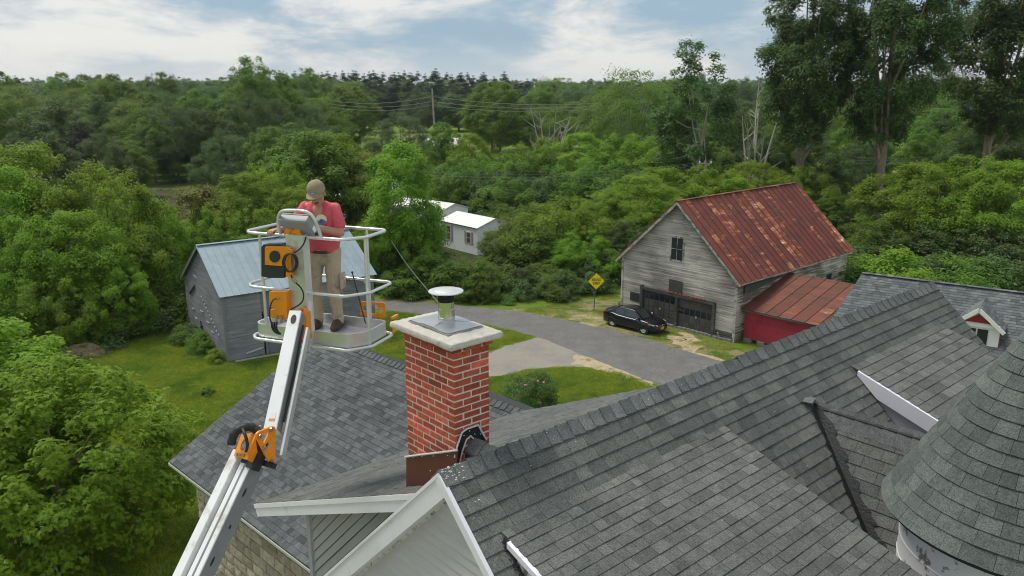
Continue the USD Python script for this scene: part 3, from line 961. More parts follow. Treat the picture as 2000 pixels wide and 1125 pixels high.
strip('field', [(1610, 372), (1760, 372), (1760, 430), (1610, 430)], .01, 'field', 0, 14)
# slabs before the barn doors
for i, q in enumerate([(1322, 660), (1343, 655), (1352, 664)]):
    c = G(*q)
    rg = np.random.default_rng(i)
    th = np.sort(rg.uniform(0, 2 * PI, 9))
    P = np.stack([np.cos(th) * rg.uniform(.5, .75, 9), np.sin(th) * rg.uniform(.3, .5, 9)], 1)
    mb = MB()
    mb.prism(Polygon(P).convex_hull, c + K * .006, unit(V(.67, -.74, 0)), unit(V(.74, .67, 0)), 0, .03)
    pr = mb.build('stone_slab', 'sand', label=('broken pale concrete slab set in the grass nearest the car before the garage doors', 'pale concrete slab in the grass against the right garage door', 'broad pale concrete slab in the grass below the right garage door, nearest the road')[i], cat='slab')
# mound of cut brush on the lawn
mb = MB()
c = G(160, 690)
gx, gy = np.meshgrid(np.linspace(-1.6, 1.6, 26), np.linspace(-1.1, 1.1, 20), indexing='ij')
r2 = (gx / 1.5) ** 2 + (gy / 1.0) ** 2
P = np.stack([gx.ravel() + c[0], gy.ravel() + c[1], .02 + .0 * gx.ravel()], 1)
P[:, 2] = np.clip(.62 * (1 - r2.ravel()), -.05, 1) + .22 * (meshkit.noise(P * 3.0, 1) - .5)
idx = np.arange(gx.size).reshape(gx.shape)
f = np.stack([idx[:-1, :-1], idx[1:, :-1], idx[1:, 1:], idx[:-1, 1:]], -1).reshape(-1, 4)
mb.add(P, f)
plain('brush', (0.22, 0.17, 0.1), .95, var=.5, scale=9, bump=1.0, bscale=20, dirt=(.05, .08, .02), dscale=2.2, dlo=.5, dhi=.6)
mb.build('brush_mound', 'brush', smooth=True, label='low brown mound of earth and cut brush at the far left end of the lawn', cat='mound')
for i, (u, v0, v1) in enumerate([(316, 769, 807), (323, 770, 806)]):
    p, q = G(u + 2, v1), G(u + 2, v1)
    top = Yd(u, v0, p[1])
    mb = MB()
    mb.tube([p, top], .022, 6)
    plain('stake_wood_' + 'ab'[i], ((.42, .36, .26), (.4, .22, .14))[i], .9)
    mb.build('wooden_stake', 'stake_wood_' + 'ab'[i], label=('pale thin stake standing in the lawn, left one of the two', 'reddish thin stake standing in the lawn, right one of the two')[i], cat='stake')

# ================================================================ THE OLD BARN


def peel(name, wood, paint, rot, lo, hi, sx=.35, sz=9.0, tone=.12, scale=1.0, dark=(.06, .055, .05)):
    """old paint flaking off boards: masks run along the boards"""
    nodes = {
        'g': ('geometry', {}), 'm0': ('mapping', {'rotation': (0, 0, rot)}), 'm': ('mapping', {'scale': (sx, 1.0, sz)}), 'n': ('noise_texture', {'scale': 1.6 * scale, 'detail': 8.0, 'roughness': .75}), 'big': ('noise_texture', {'scale': .35, 'detail': 3.0}),
        'mm': ('math', {'math_type': 'multiply_add', 'value2': .7, 'value3': 0.0}), 'ad': ('math', {'math_type': 'add'}), 'k': ('map_range', {'from_min': lo, 'from_max': hi, 'to_min': 0., 'to_max': 1., 'clamp': True}),
        'wn': ('noise_texture', {'scale': 5.0 * scale, 'detail': 6.0, 'roughness': .7}), 'wr': ('rgb_ramp', {'ramp': [(.3, dark), (.7, wood)]}), 'x': ('mix', {'color2': paint}),
        'at': ('attribute', {'attribute': 'tone'}), 'tr': ('map_range', {'from_min': 0., 'from_max': 1., 'to_min': 1 - tone, 'to_max': 1 + tone}), 'tm': ('mix', {'mix_type': 'multiply', 'fac': 1.0}),
        'p': ('principled_bsdf', {'roughness': .9, 'specular_ior_level': .2}), 'b': ('bump', {'strength': .5, 'distance': .01})}
    links = [('g.position', 'm0.vector'), ('m0.vector', 'm.vector'), ('m.vector', 'n.vector'), ('g.position', 'big.vector'), ('big.fac', 'mm.value1'), ('mm.value', 'ad.value1'), ('n.fac', 'ad.value2'), ('ad.value', 'k.value'), ('m.vector', 'wn.vector'), ('wn.fac', 'wr.fac'),
             ('k.result', 'x.fac'), ('wr.color', 'x.color1'), ('at.fac', 'tr.value'), ('x.color', 'tm.color1'), ('tr.result', 'tm.color2'), ('tm.color', 'p.base_color'), ('n.fac', 'b.height'), ('b.normal', 'p.normal')]
    material(name, nodes, links)


def rust(name, red, orange, pale, dark, rot, tone=.25, sx=5.0, sy=.35, lo=.6):
    """old red roof paint, rust runs down the pans, bare patches; x of the turned frame runs along the ridge"""
    nodes = {
        'g': ('geometry', {}), 'm0': ('mapping', {'rotation': (0, 0, rot)}), 'm': ('mapping', {'scale': (sy * 2, sx * .55, sy)}),
        'n1': ('noise_texture', {'scale': .8, 'detail': 6.0, 'roughness': .65}), 'n2': ('noise_texture', {'scale': 1.1, 'detail': 8.0, 'roughness': .72, 'distortion': .4}), 'n3': ('noise_texture', {'scale': 14.0, 'detail': 5.0, 'roughness': .7}),
        'at': ('attribute', {'attribute': 'tone'}), 'tr': ('map_range', {'from_min': 0., 'from_max': 1., 'to_min': 1 - tone, 'to_max': 1 + tone}), 'sh': ('map_range', {'from_min': 0., 'from_max': 1., 'to_min': -.09, 'to_max': .09}), 'a2': ('math', {'math_type': 'add'}),
        'r1': ('rgb_ramp', {'ramp': [(.3, dark), (.55, red), (.75, red)]}), 'r2': ('rgb_ramp', {'ramp': [(0, (0, 0, 0)), (lo, (0, 0, 0)), (lo + .06, (1, 1, 1))]}), 'r3': ('rgb_ramp', {'ramp': [(0, (0, 0, 0)), (lo + .1, (0, 0, 0)), (lo + .13, (1, 1, 1))]}),
        'x': ('mix', {'color2': orange}), 'y': ('mix', {'color2': pale}), 'tm': ('mix', {'mix_type': 'multiply', 'fac': 1.0}), 'f': ('map_range', {'from_min': .3, 'from_max': .7, 'to_min': .75, 'to_max': 1.2}), 'fm': ('mix', {'mix_type': 'multiply', 'fac': 1.0}),
        'p': ('principled_bsdf', {'roughness': .72, 'specular_ior_level': .35})}
    links = [('g.position', 'm0.vector'), ('m0.vector', 'm.vector'), ('m.vector', 'n1.vector'), ('m.vector', 'n2.vector'), ('g.position', 'n3.vector'), ('n1.fac', 'r1.fac'), ('at.fac', 'sh.value'), ('n2.fac', 'a2.value1'), ('sh.result', 'a2.value2'), ('a2.value', 'r2.fac'), ('a2.value', 'r3.fac'),
             ('r1.color', 'x.color1'), ('r2.color', 'x.fac'), ('x.color', 'y.color1'), ('r3.color', 'y.fac'), ('at.fac', 'tr.value'), ('y.color', 'tm.color1'), ('tr.result', 'tm.color2'), ('n3.fac', 'f.value'), ('tm.color', 'fm.color1'), ('f.result', 'fm.color2'), ('fm.color', 'p.base_color')]
    material(name, nodes, links)


TH = .831
br, bs = V(math.sin(TH), math.cos(TH), 0), V(-math.cos(TH), math.sin(TH), 0)      # barn: along the ridge away, to the left across the front
BC = V(13.445, 45.905, 0)
BW, BL, BHE, BHR, BO = 8.894, 13.98, 4.0, 8.11, .35
bm = (BHR - BHE) / (BW / 2)
wb = lambda a, b, z: BC + br * a + bs * b + K * z
ROT_S = -math.atan2(bs[1], bs[0])                 # turn so that x runs across the front
ROT_R = -math.atan2(br[1], br[0])
peel('barn_boards', (.3, .28, .25), (.56, .53, .47), ROT_S, .76, .98, sx=.3, sz=13.0, dark=(.13, .122, .11), tone=.2)
peel('barn_side_boards', (.2, .165, .13), (.52, .49, .44), ROT_R, .8, .92)
peel('old_wood', (.1, .095, .088), (.16, .155, .145), ROT_S, .85, 1.0, dark=(.03, .028, .026))
plain('barn_trim', (.42, .4, .36), .85, var=.2, scale=5, dirt=(.15, .14, .125), dscale=3, dlo=.5, dhi=.6, tone=.15)
rust('barn_rust', (.175, .043, .03), (.38, .14, .06), (.56, .49, .41), (.1, .038, .034), ROT_R, lo=.56, tone=.2)
rust('leanto_rust', (.16, .05, .03), (.24, .1, .05), (.36, .3, .23), (.07, .035, .025), ROT_S, lo=.58)
plain('crimson_paint', (.36, .018, .045), .6, var=.18, scale=1.2, tone=.12, dirt=(.24, .012, .03), dscale=1.2, dlo=.48, dhi=.62)
plain('dark_glass', (.012, .014, .018), .12, spec=.6)
plain('old_glass', (.02, .023, .028), .25, spec=.5)
barn = Thing('barn', 'weathered grey barn with peeling white clapboards and a rusty red metal roof beside the road', 'barn', wb(BL / 2, BW / 2, 0))


def board_wall(parent, o, u, v, poly, mat, exp=.115, seed=0, name='wall', cname='clapboards', wr=(1.2, 4.2), thick=.02):
    n = np.cross(u, v)
    mb = MB()
    mb.prism(poly, o, u, v, -.06, -.004)
    w = mb.build(name, mat, parent)
    join(rows_of(o, u, v, poly, exp, wr, thick=thick, gap=.006, lap=.01, seed=seed)).build(cname, mat, w, kind='stuff')
    return w


fr = Polygon([(0, 0), (0, -BHE), (-BW / 2, -BHR), (-BW, -BHE), (-BW, 0)])
dl = sbox(-7.1, -2.2, -4.2, .1).union(sbox(-4.3, -2.2, -1.4, .1))
flip = lambda g: Polygon([(-x, y) for x, y in g.exterior.coords]).buffer(0)
board_wall(barn, wb(0, 0, 0), bs, -K, flip(fr.difference(dl)), 'barn_boards', seed=1)
side_p = Polygon([(0, 0), (BL, 0), (BL, -BHE + .02), (0, -BHE + .02)])
board_wall(barn, wb(0, 0, 0), -br, -K, flip(side_p), 'barn_side_boards', seed=2)
mb = MB()
mb.prism(Polygon([(0, 0), (BW, 0), (BW, BHE), (BW / 2, BHR), (0, BHE)]), wb(BL, 0, 0), bs, K, 0, .05)
mb.prism(Polygon([(0, 0), (BL, 0), (BL, BHE), (0, BHE)]), wb(0, BW, 0), br, K, 0, .05)
mb.build('wall', 'barn_boards', barn)
# sill course of bare dark boards low on the front right
mb = MB()
for k in range(5):
    mb.box(wb(-.035, .72, .08 + .11 * k), (.02, 1.35 - .1 * (k % 2), .09), np.array([br, bs, K]))
mb.build('sill_boards', 'old_wood', barn)
for b, w_ in ((.0, .16), (BW, .14)):
    mb = MB()
    mb.box(wb(-.03, b + (.06 if b < 1 else -.06), BHE / 2), (.05, w_, BHE), np.array([br, bs, K]))
    mb.build('corner_board', 'barn_trim', barn)
# roof pans
sl_b = math.hypot(BW / 2 + BO, bm * (BW / 2 + BO))
for side in (-1, 1):
    vdown = unit(side * bs - bm * K)
    n = unit(np.cross(br, vdown)) if np.cross(br, vdown)[2] > 0 else -unit(np.cross(br, vdown))
    npan = 23
    wpan = (BL + 2 * BO) / npan
    for k in range(npan):
        o = wb(-BO + k * wpan, BW / 2, BHR + .06)
        mb = MB()
        tn = float(RNG.beta(1.3, 1.3)) if side < 0 else .5
        for lo_, hi_ in ((0, .5), (.5, 1.0)):
            c = o + br * wpan / 2 + vdown * sl_b * (lo_ + hi_) / 2 + n * (.004 if lo_ == 0 else 0)
            mb.box(c, (wpan - .012, sl_b * .5 + .03, .012), np.array([br, vdown, n]), tone=min(1, max(0, tn + RNG.normal(0, .18))))
        mb.box(o + vdown * sl_b / 2 + n * .022, (.022, sl_b, .04), np.array([br, vdown, n]), tone=.15)
        mb.build('roof_panel', 'barn_rust', barn)
    for a in (-BO + .03, BL + BO - .03):
        mb = MB()
        mb.bar(wb(a, BW / 2, BHR - .06), wb(a, BW / 2, BHR - .06) + vdown * sl_b, .05, .16)
        mb.build('rake_board', 'barn_trim', barn)
    mb = MB()
    mb.bar(wb(-BO + .08, BW / 2, BHR - .05) + vdown * (sl_b - .06), wb(BL + BO - .08, BW / 2, BHR - .05) + vdown * (sl_b - .06), .03, .1)
    mb.build('eave_board', 'barn_trim', barn)
mb = MB()
mb.bar(wb(-BO, BW / 2, BHR + .085), wb(BL + BO, BW / 2, BHR + .085), .22, .03)
mb.build('ridge_strip', 'barn_rust', barn)
# soffit on the visible left rake: board overhang underside
mb = MB()
vd = unit(bs - bm * K)
mb.bar(wb(-BO / 2, BW / 2, BHR - .04) + vd * .1, wb(-BO / 2, BW / 2, BHR - .04) + vd * sl_b, BO, .03, up=np.cross(br, vd))
mb.build('soffit', 'barn_trim', barn)


def barn_window(b0, b1, z0, z1, nx, ny, name='window', fr_m='barn_trim', t_=.09):
    mb = MB()
    c = wb(-.03, (b0 + b1) / 2, (z0 + z1) / 2)
    mb.box(wb(-.02, (b0 + b1) / 2, (z0 + z1) / 2), (.05, b1 - b0, z1 - z0), np.array([br, bs, K]))
    win = mb.build(name, fr_m, barn)
    iw, ih = (b1 - b0 - 2 * t_), (z1 - z0 - 2 * t_)
    for i in range(nx):
        for j in range(ny):
            mb = MB()
            mb.box(wb(-.05, b0 + t_ + iw * (i + .5) / nx, z0 + t_ + ih * (j + .5) / ny), (.012, iw / nx - .05, ih / ny - .05), np.array([br, bs, K]))
            mb.build('pane', 'old_glass', win)
    return win


barn_window(3.95, 5.02, 4.3, 5.92, 2, 2)
barn_window(7.26, 8.1, 1.05, 1.68, 2, 1, fr_m='old_wood', t_=.07)
mb = MB()
mb.box(wb(-.035, 4.45, 2.66), (.06, 1.0, .86), np.array([br, bs, K]))
mb.build('hatch', 'old_wood', barn)
mb = MB()
mb.box(wb(-.06, 4.35, 2.12), (.14, 5.75, .2), np.array([br, bs, K]))
mb.build('door_header', 'old_wood', barn)
plain('brick_bits', (.3, .07, .03), .9, var=.4, scale=9)
mb = MB()
for k in range(10):
    mb.box(wb(-.09 - .03 * random.random(), 4.9 - .3 * k + random.uniform(-.08, .08), 2.25 + .02 * random.random()), (.1, .2, .06), np.array([unit(br + bs * random.uniform(-.2, .2)), bs, K]))
mb.build('brick_rubble', 'brick_bits', barn, kind='stuff')
for b in (7.08, 4.27, 1.5):
    mb = MB()
    mb.box(wb(-.07, b, 1.0 + (.12 if b > 7 else 0)), (.16, .2, 2.1 + (.3 if b > 7 else 0)), np.array([br, bs, K]), ch=.01)
    mb.build('door_post', 'old_wood', barn)
plain('door_wood', (.055, .052, .05), .85, var=.35, scale=8, bump=.4, bscale=30, tone=.25)
for b0, b1, wrow in ((4.4, 6.95, 3), (1.62, 4.14, 2)):
    mb = MB()
    mb.box(wb(-.0, (b0 + b1) / 2, .98), (.05, b1 - b0, 1.98), np.array([br, bs, K]))
    door = mb.build('garage_door', 'door_wood', barn)
    nx, ny = 6, 4
    cw, chh = (b1 - b0) / nx, 1.96 / ny
    for j in range(ny):
        for i in range(nx):
            mb = MB()
            ok = (j == wrow)
            mb.box(wb(-.03 if not ok else -.027, b0 + cw * (i + .5), .0 + chh * (j + .5)), (.02, cw - .07, chh - .08), np.array([br, bs, K]), ch=0 if ok else .008)
            mb.build('pane' if ok else 'door_panel', 'dark_glass' if ok else 'door_wood', door)
    mb = MB()
    mb.box(wb(-.05, (b0 + b1) / 2 - .1, .98), (.04, .07, .12), np.array([br, bs, K]))
    mb.build('handle', 'pale_metal', door)
mb = MB()
mb.box(wb(-.025, -.0, 0) * 0 + BC + br * 11.5 - bs * .03 + K * 2.05, (.7, .04, .8), np.array([br, bs, K]))
mb.build('window', 'dark_glass', barn)
mb = MB()
mb.box(wb(-.2, 1.0, .24), (.05, .12, .5), np.array([unit(br + .1 * K), bs, unit(K - .3 * br)]))
mb.build('leaning_board', 'barn_trim', barn)
mb = MB()                                         # stone footing
for k in range(26):
    mb.box(wb(-.06 + random.uniform(-.03, .03), .3 + k * .33, .05), (.2, .32, .18 + .06 * random.random()), np.array([br, bs, K]), ch=.03)
mb.build('footing', 'stone_grey', barn, kind='stuff')

# lean-to
lean = Thing('lean_to', 'crimson boarded lean-to with rusty sheet roof built against the barn side', 'shed', wb(3, -3, 0))
LZ0, LZ1, LA0, LA1, LB = 2.1, 3.45, .35, 5.9, 7.0
board_wall(lean, wb(.62, -LB, .25), bs, -K, Polygon([(0, 0), (LB - .25, 0), (LB - .25, -(LZ0 - .3)), (0, -(LZ0 - .3))]), 'crimson_paint', exp=.12, seed=4, thick=.022)
mb = MB()
mb.prism(Polygon([(.62, .2), (5.6, .2), (5.6, LZ1 - .12), (.62, LZ0 - .05)]), wb(0, -LB + .06, 0), br, K, -.05, .0)
mb.build('wall', 'crimson_paint', lean)
ls = (LZ1 - LZ0) / (LA1 - LA0)
lv_ = unit(-br - ls * K)
ln = unit(br * -ls + K)
lL = math.hypot(LA1 - LA0, LZ1 - LZ0)
npan = 9
wp_ = (LB + .3) / npan
for k in range(npan):
    o = wb(LA1, -.1 - wp_ * (k + .5), LZ1)
    mb = MB()
    tn = float(RNG.random())
    mb.box(o + lv_ * lL / 2, (wp_ - .012, lL, .012), np.array([bs, lv_, ln]), tone=tn)
    mb.box(o + bs * wp_ / 2 + lv_ * lL / 2 + ln * .02, (.03, lL, .04), np.array([bs, lv_, ln]), tone=.1)
    mb.build('roof_panel', 'leanto_rust', lean)
mb = MB()
mb.prism(Polygon([(0, 0), (LA1 - .6, 0), (LA1 - .6, -.5)]), wb(LA1, -.12, LZ1 - .02), -br, K, 0, .02)
mb.bar(wb(LA0 + .05, -.15, LZ0 - .05), wb(LA0 + .05, -LB - .2, LZ0 - .05), .04, .14)
mb.build('eave_board', 'old_wood', lean)
mb = MB()
for k in range(3):
    mb.box(wb(.7, -.5 - .9 * k, .12), (.3, .5, .3), np.array([br, bs, K]), ch=.04)
mb.build('footing', 'stone_grey', lean)

# ================================================================ GREY SHED
ST = .947
sr, ss_ = V(math.sin(ST), math.cos(ST), 0), V(-math.cos(ST), math.sin(ST), 0)
SC = V(-15.984, 42.448, 0)
SW, SL, SHE, SHR, SHL, SRO, SO = 8.193, 9.116, 3.748, 6.027, 3.243, 3.73, .2
wsd = lambda a, b, z: SC + sr * a + ss_ * b + K * z
peel('shed_boards', (.2, .205, .215), (.245, .25, .265), -math.atan2(ss_[1], ss_[0]), .7, 1.0, dark=(.09, .092, .1), tone=.14)
peel('shed_side_boards', (.21, .215, .225), (.26, .265, .28), -math.atan2(sr[1], sr[0]), .7, 1.0, dark=(.1, .1, .11), tone=.14)
plain('shed_door_paint', (.135, .14, .165), .6, var=.08, scale=3)
plain('shed_trim', (.17, .175, .19), .7, var=.12, scale=4, tone=.1)
plain('blue_roof', (.265, .33, .37), .42, metal=.15, var=.07, scale=1.5, tone=.07, dirt=(.2, .25, .28), dscale=.8, dlo=.5, dhi=.8)
shed = Thing('shed', 'small grey clapboard shed with blue-grey metal roof on the lawn behind the lift basket', 'shed', wsd(4, 4, 0))
fr = Polygon([(0, 0), (0, -SHE + .05), (-SRO, -SHR), (-SW, -SHL + .05), (-SW, 0)])
board_wall(shed, wsd(0, 0, 0), ss_, -K, flip(fr), 'shed_boards', seed=5, exp=.1)
board_wall(shed, wsd(0, 0, 0), -sr, -K, flip(Polygon([(0, 0), (2.1, 0), (2.1, -SHE), (0, -SHE)])), 'shed_side_boards', seed=6, exp=.1)
board_wall(shed, wsd(0, 0, 0), -sr, -K, flip(Polygon([(5.2, 0), (SL, 0), (SL, -SHE), (5.2, -SHE)])), 'shed_side_boards', seed=7, exp=.1)
mb = MB()
mb.prism(Polygon([(2.1, 2.55), (5.2, 2.55), (5.2, SHE), (2.1, SHE)]), wsd(0, 0, 0), sr, K, 0, .04)
mb.build('panel_above_doors', 'shed_door_paint', shed)
mb = MB()
mb.prism(Polygon([(0, 0), (SW, 0), (SW, SHL), (SRO, SHR), (0, SHE)]), wsd(SL, 0, 0), ss_, K, 0, .05)
mb.prism(Polygon([(0, 0), (SL, 0), (SL, SHL), (0, SHL)]), wsd(0, SW, 0), sr, K, 0, .05)
mb.build('wall', 'shed_boards', shed)
for k, (a0, a1) in enumerate(((2.35, 3.6), (3.64, 5.0))):
    mb = MB()
    mb.box(wsd((a0 + a1) / 2, -.03, 1.22), (a1 - a0, .05, 2.4), np.array([sr, ss_, K]))
    d_ = mb.build('door', 'shed_door_paint', shed)
for a, b, z, sx_, sz_ in ((0, 0, SHE / 2, .14, SHE), (2.25, 0, 1.28, .14, 2.56), (5.1, 0, 1.28, .14, 2.56), (3.62, -.03, 1.22, .03, 2.4)):
    mb = MB()
    mb.box(wsd(a, -.04, z), (sx_, .06, sz_), np.array([sr, ss_, K]))
    mb.build('trim_board', 'shed_trim', shed)
mb = MB()
mb.box(wsd(3.7, -.05, 2.5), (3.1, .07, .14), np.array([sr, ss_, K]))
mb.build('trim_board', 'shed_trim', shed)
mb = MB()
mb.tube([wsd(3.7, -.08, 1.45), wsd(3.7, -.1, .95)], .02, 6)
mb.build('latch', 'pale_metal', shed)
mb = MB()
mb.box(wsd(-.05, .0 + .05, SHE / 2), (.05, .14, SHE), np.array([sr, ss_, K]))
mb.build('trim_board', 'shed_trim', shed)
for side in (-1, 1):
    run_, z0 = (SRO + SO, SHE) if side < 0 else (SW - SRO + SO, SHL)
    s_ = (SHR - z0) / run_
    vd = unit(side * ss_ - s_ * K)
    n = np.cross(sr, vd)
    n = n if n[2] > 0 else -n
    Ls = math.hypot(run_, SHR - z0)
    npan = 24
    w_ = (SL + 2 * SO) / npan
    for k in range(npan):
        o = wsd(-SO + w_ * (k + .5), SRO, SHR + .05)
        mb = MB()
        mb.box(o + vd * Ls / 2, (w_ - .004, Ls, .01), np.array([sr, vd, n]), tone=float(RNG.random()))
        mb.box(o - sr * w_ / 2 + vd * Ls / 2 + n * .016, (.05, Ls, .03), np.array([sr, vd, n]), ch=.008, tone=.5)
        mb.build('roof_panel', 'blue_roof', shed)
    mb = MB()
    mb.bar(wsd(-SO, SRO, SHR - .03), wsd(-SO, SRO, SHR - .03) + vd * Ls, .03, .14)
    mb.build('rake_board', 'shed_trim', shed)
mb = MB()
mb.bar(wsd(-SO, SRO, SHR + .08), wsd(SL + SO, SRO, SHR + .08), .3, .025, ch=.01)
mb.build('ridge_strip', 'blue_roof', shed)
mb = MB()                                         # loose and bare boards on the gable end
for (b0, z0, b1, z1, w_) in ((7.0, 2.5, 5.6, 3.25, .16), (5.2, .75, 4.6, .95, .12), (5.0, 1.2, 4.9, .5, .1)):
    mb.bar(wsd(-.07, b0, z0), wsd(-.07, b1, z1), .03, w_)
mb.build('loose_board', 'dark', shed)
plain('bare_board', (.42, .42, .42), .8, var=.2, scale=10)
for k in range(11):
    b, z = 4.35 - k * .3, 2.85 - k * .16
    mb = MB()
    mb.box(wsd(-.05, b, z), (.03, .2, .08), np.array([sr, ss_, K]), tone=random.random())
    mb.build('bare_board', 'bare_board', shed)
for b, z, l in ((5.4, 3.9, .7), (4.6, 1.9, .6), (6.6, 1.6, .5), (3.4, 1.5, .6), (2.6, 1.1, .5), (6.1, 1.1, .4)):
    mb = MB()
    mb.box(wsd(-.045, b, z), (.03, l, .05), np.array([sr, unit(ss_ + K * random.uniform(-.1, .1)), K]))
    mb.build('bare_board', 'bare_board', shed)
mb = MB()
mb.bar(wsd(.3, -.35, .05), wsd(3.2, -.5, .05), .18, .05)
tg = mb.build('plank', 'bare_board', label='long pale plank lying in the grass along the shed wall under the doors', cat='plank')
mb = MB()
mb.bar(wsd(1.0, -.16, .35), wsd(2.0, -.12, .5), .03, .1)
mb.build('plank', 'bare_board', label='short bare board leaning on the shed wall beside the doors, above the lying plank', cat='plank')

# ================================================================ NEIGHBOUR'S HOUSE (roof and dormer)
NP = G(1685, 533, 6.5)
NQ = G(2000, 572, 6.5)
nd = unit(NQ - NP)
nn_ = V(nd[1], -nd[0], 0)
nn_ = nn_ if nn_[1] < 0 else -nn_                 # towards the camera
NM = .72
nb = Thing('neighbour_house', 'neighbouring house with dark shingled roof and a red and white dormer beyond the far gable', 'house', NP + nd * 5 - K * 6.5)
plN = unit(nn_ * NM + K)
Rk = hit(1618, 632, plN, NP)
nv = unit(nn_ - NM * K)
ql, qv = (Rk - NP) @ nd, (Rk - NP) @ nv
LN = 4.6
poly = Polygon([(0, 0), (16, 0), (16, LN), (ql * LN / qv, LN)])
mb = MB()
mb.prism(poly, NP, nd, nv, -.05, .0) if np.cross(nd, nv)[2] > 0 else mb.prism(poly, NP, nd, nv, .0, .05)
nroof = mb.build('roof', 'roof_deck', nb)
pcs = rows_of(NP, nd, nv, poly, .15, (.12, .4), seed=71, thick=.014)
join(pcs).build('shingles', 'shingle_far', nroof, kind='stuff')
mb = MB()
nv2 = unit(-nn_ - NM * K)
mb.prism(Polygon([(0, 0), (16, 0), (16, 4), (ql * 4 / qv, 4)]), NP, nd, nv2, -.02, .02)
mb.build('roof', 'roof_deck', nb)
mb = MB()
for k in range(60):
    mb.box(NP + nd * (k * .27 + .13) + K * .012, (.29, .26, .02), np.array([unit(nd + K * .02), nn_, K]), tone=random.random())
mb.build('ridge_caps', 'shingle_far', nb, kind='stuff')
plain('red_paint', (.3, .018, .02), .5, var=.1, scale=3, tone=.08)
plain('house_white', (.8, .77, .78), .5, var=.05, scale=2)
mb = MB()
inn = NP + nn_ * 3.4 + nd * 1
mb.box(NP + nd * 8 + nn_ * .2 - K * 4.9, (13.5, 6.0, 3.3), np.array([nd, nn_, K]))
mb.build('wall', 'house_white', nb)
# dormer
OFF = 2.55
dap = hit(1914, 604, nn_, NP + nn_ * OFF)
zroof = 6.5 - NM * OFF
dw, dh = .82, dap[2] - zroof
e_h = .72                                         # gable rise
dc = dap - K * dh                                 # base point under the apex on the roof
dd_ = -nn_                                        # into the roof
zl = dh - e_h
face = [(-dw, -.35), (dw, -.35), (dw, zl), (0, dh), (-dw, zl)]
mb = MB()
mb.prism(Polygon(face), dc, nd, K, -.03, .03)
dorm = mb.build('dormer', 'house_white', nb)
AXN = np.array([nd, nn_, K])
for s_ in (-1, 1):
    mb = MB()
    depth = (zl + .3) / NM
    mb.prism(Polygon([(0, -.2), (0, zl), (zl / NM + .1, zl), (0 + .1, 0)]), dc + nd * s_ * dw, dd_, K, -.02, .02)
    mb.build('cheek', 'red_paint', dorm)
    vd = unit(nd * s_ * dw - K * e_h)
    Ls = math.hypot(dw, e_h) + .22
    nr_ = unit(np.cross(dd_, vd))
    nr_ = nr_ if nr_[2] > 0 else -nr_
    top0 = dc + K * (dh + .06)
    lenr = dh / NM + .05
    mb = MB()
    pl_ = Polygon([(-.25, 0), (lenr, 0), (lenr - (e_h + .15) / NM * .95, Ls), (-.25, Ls)])
    cr_ = np.cross(dd_, vd)[2] > 0
    mb.prism(pl_, top0, dd_, vd, *((-.05, 0) if cr_ else (0, .05)))
    dr = mb.build('dormer_roof', 'roof_deck', dorm)
    mb = MB()
    mb.bar(top0 + nn_ * .24 - K * .03, top0 + nn_ * .24 - K * .03 + vd * Ls, .06, .15)
    mb.bar(top0 + nn_ * .1 - K * .1, top0 + nn_ * .1 - K * .1 + vd * (Ls - .05), .22, .02, up=nr_)
    mb.build('rake_board', 'house_white', dorm)
    mb = MB()
    for p in rows_of(top0, dd_, vd, pl_, .14, (.12, .35), seed=80 + s_):
        mb.add(*p)
    mb.build('dormer_shingles', 'shingle_far', dorm, kind='stuff')
mb = MB()
mb.prism(Polygon([(-dw * .62, zl + .16), (dw * .62, zl + .16), (0, dh - .2)]), dc + nn_ * .035, nd, K, -.01, .01)
mb.build('gable_panel', 'red_paint', dorm)
for s_ in (-1, 1):
    mb = MB()
    mb.box(dc + nn_ * .04 + nd * s_ * .22 + K * (zl - .52), (.38, .03, .84), AXN)
    mb.build('pane', 'dark_glass', dorm)
mb = MB()
mb.box(dc + nn_ * .05 - K * .33, (1.4, .08, .3), AXN)
mb.build('red_base', 'red_paint', dorm)
mb = MB()
mb.box(dc + nn_ * .07 + K * (zl + .06), (1.6, .08, .14), AXN)
mb.box(dc + nn_ * .06 + K * (zl - .98), (1.1, .08, .08), AXN)
mb.build('trim_board', 'house_white', dorm)

# ================================================================ TRAILERS AND FAR BUILDINGS
plain('trailer_white', (.74, .75, .76), .55, var=.05, scale=1.5, dirt=(.55, .54, .5), dscale=1.5, dlo=.55, dhi=.8)
plain('trailer_roof', (.72, .71, .66), .5, var=.06, scale=1.0)
plain('shutter', (.3, .27, .3), .7)
plain('curtain_glass', (.16, .07, .08), .2)


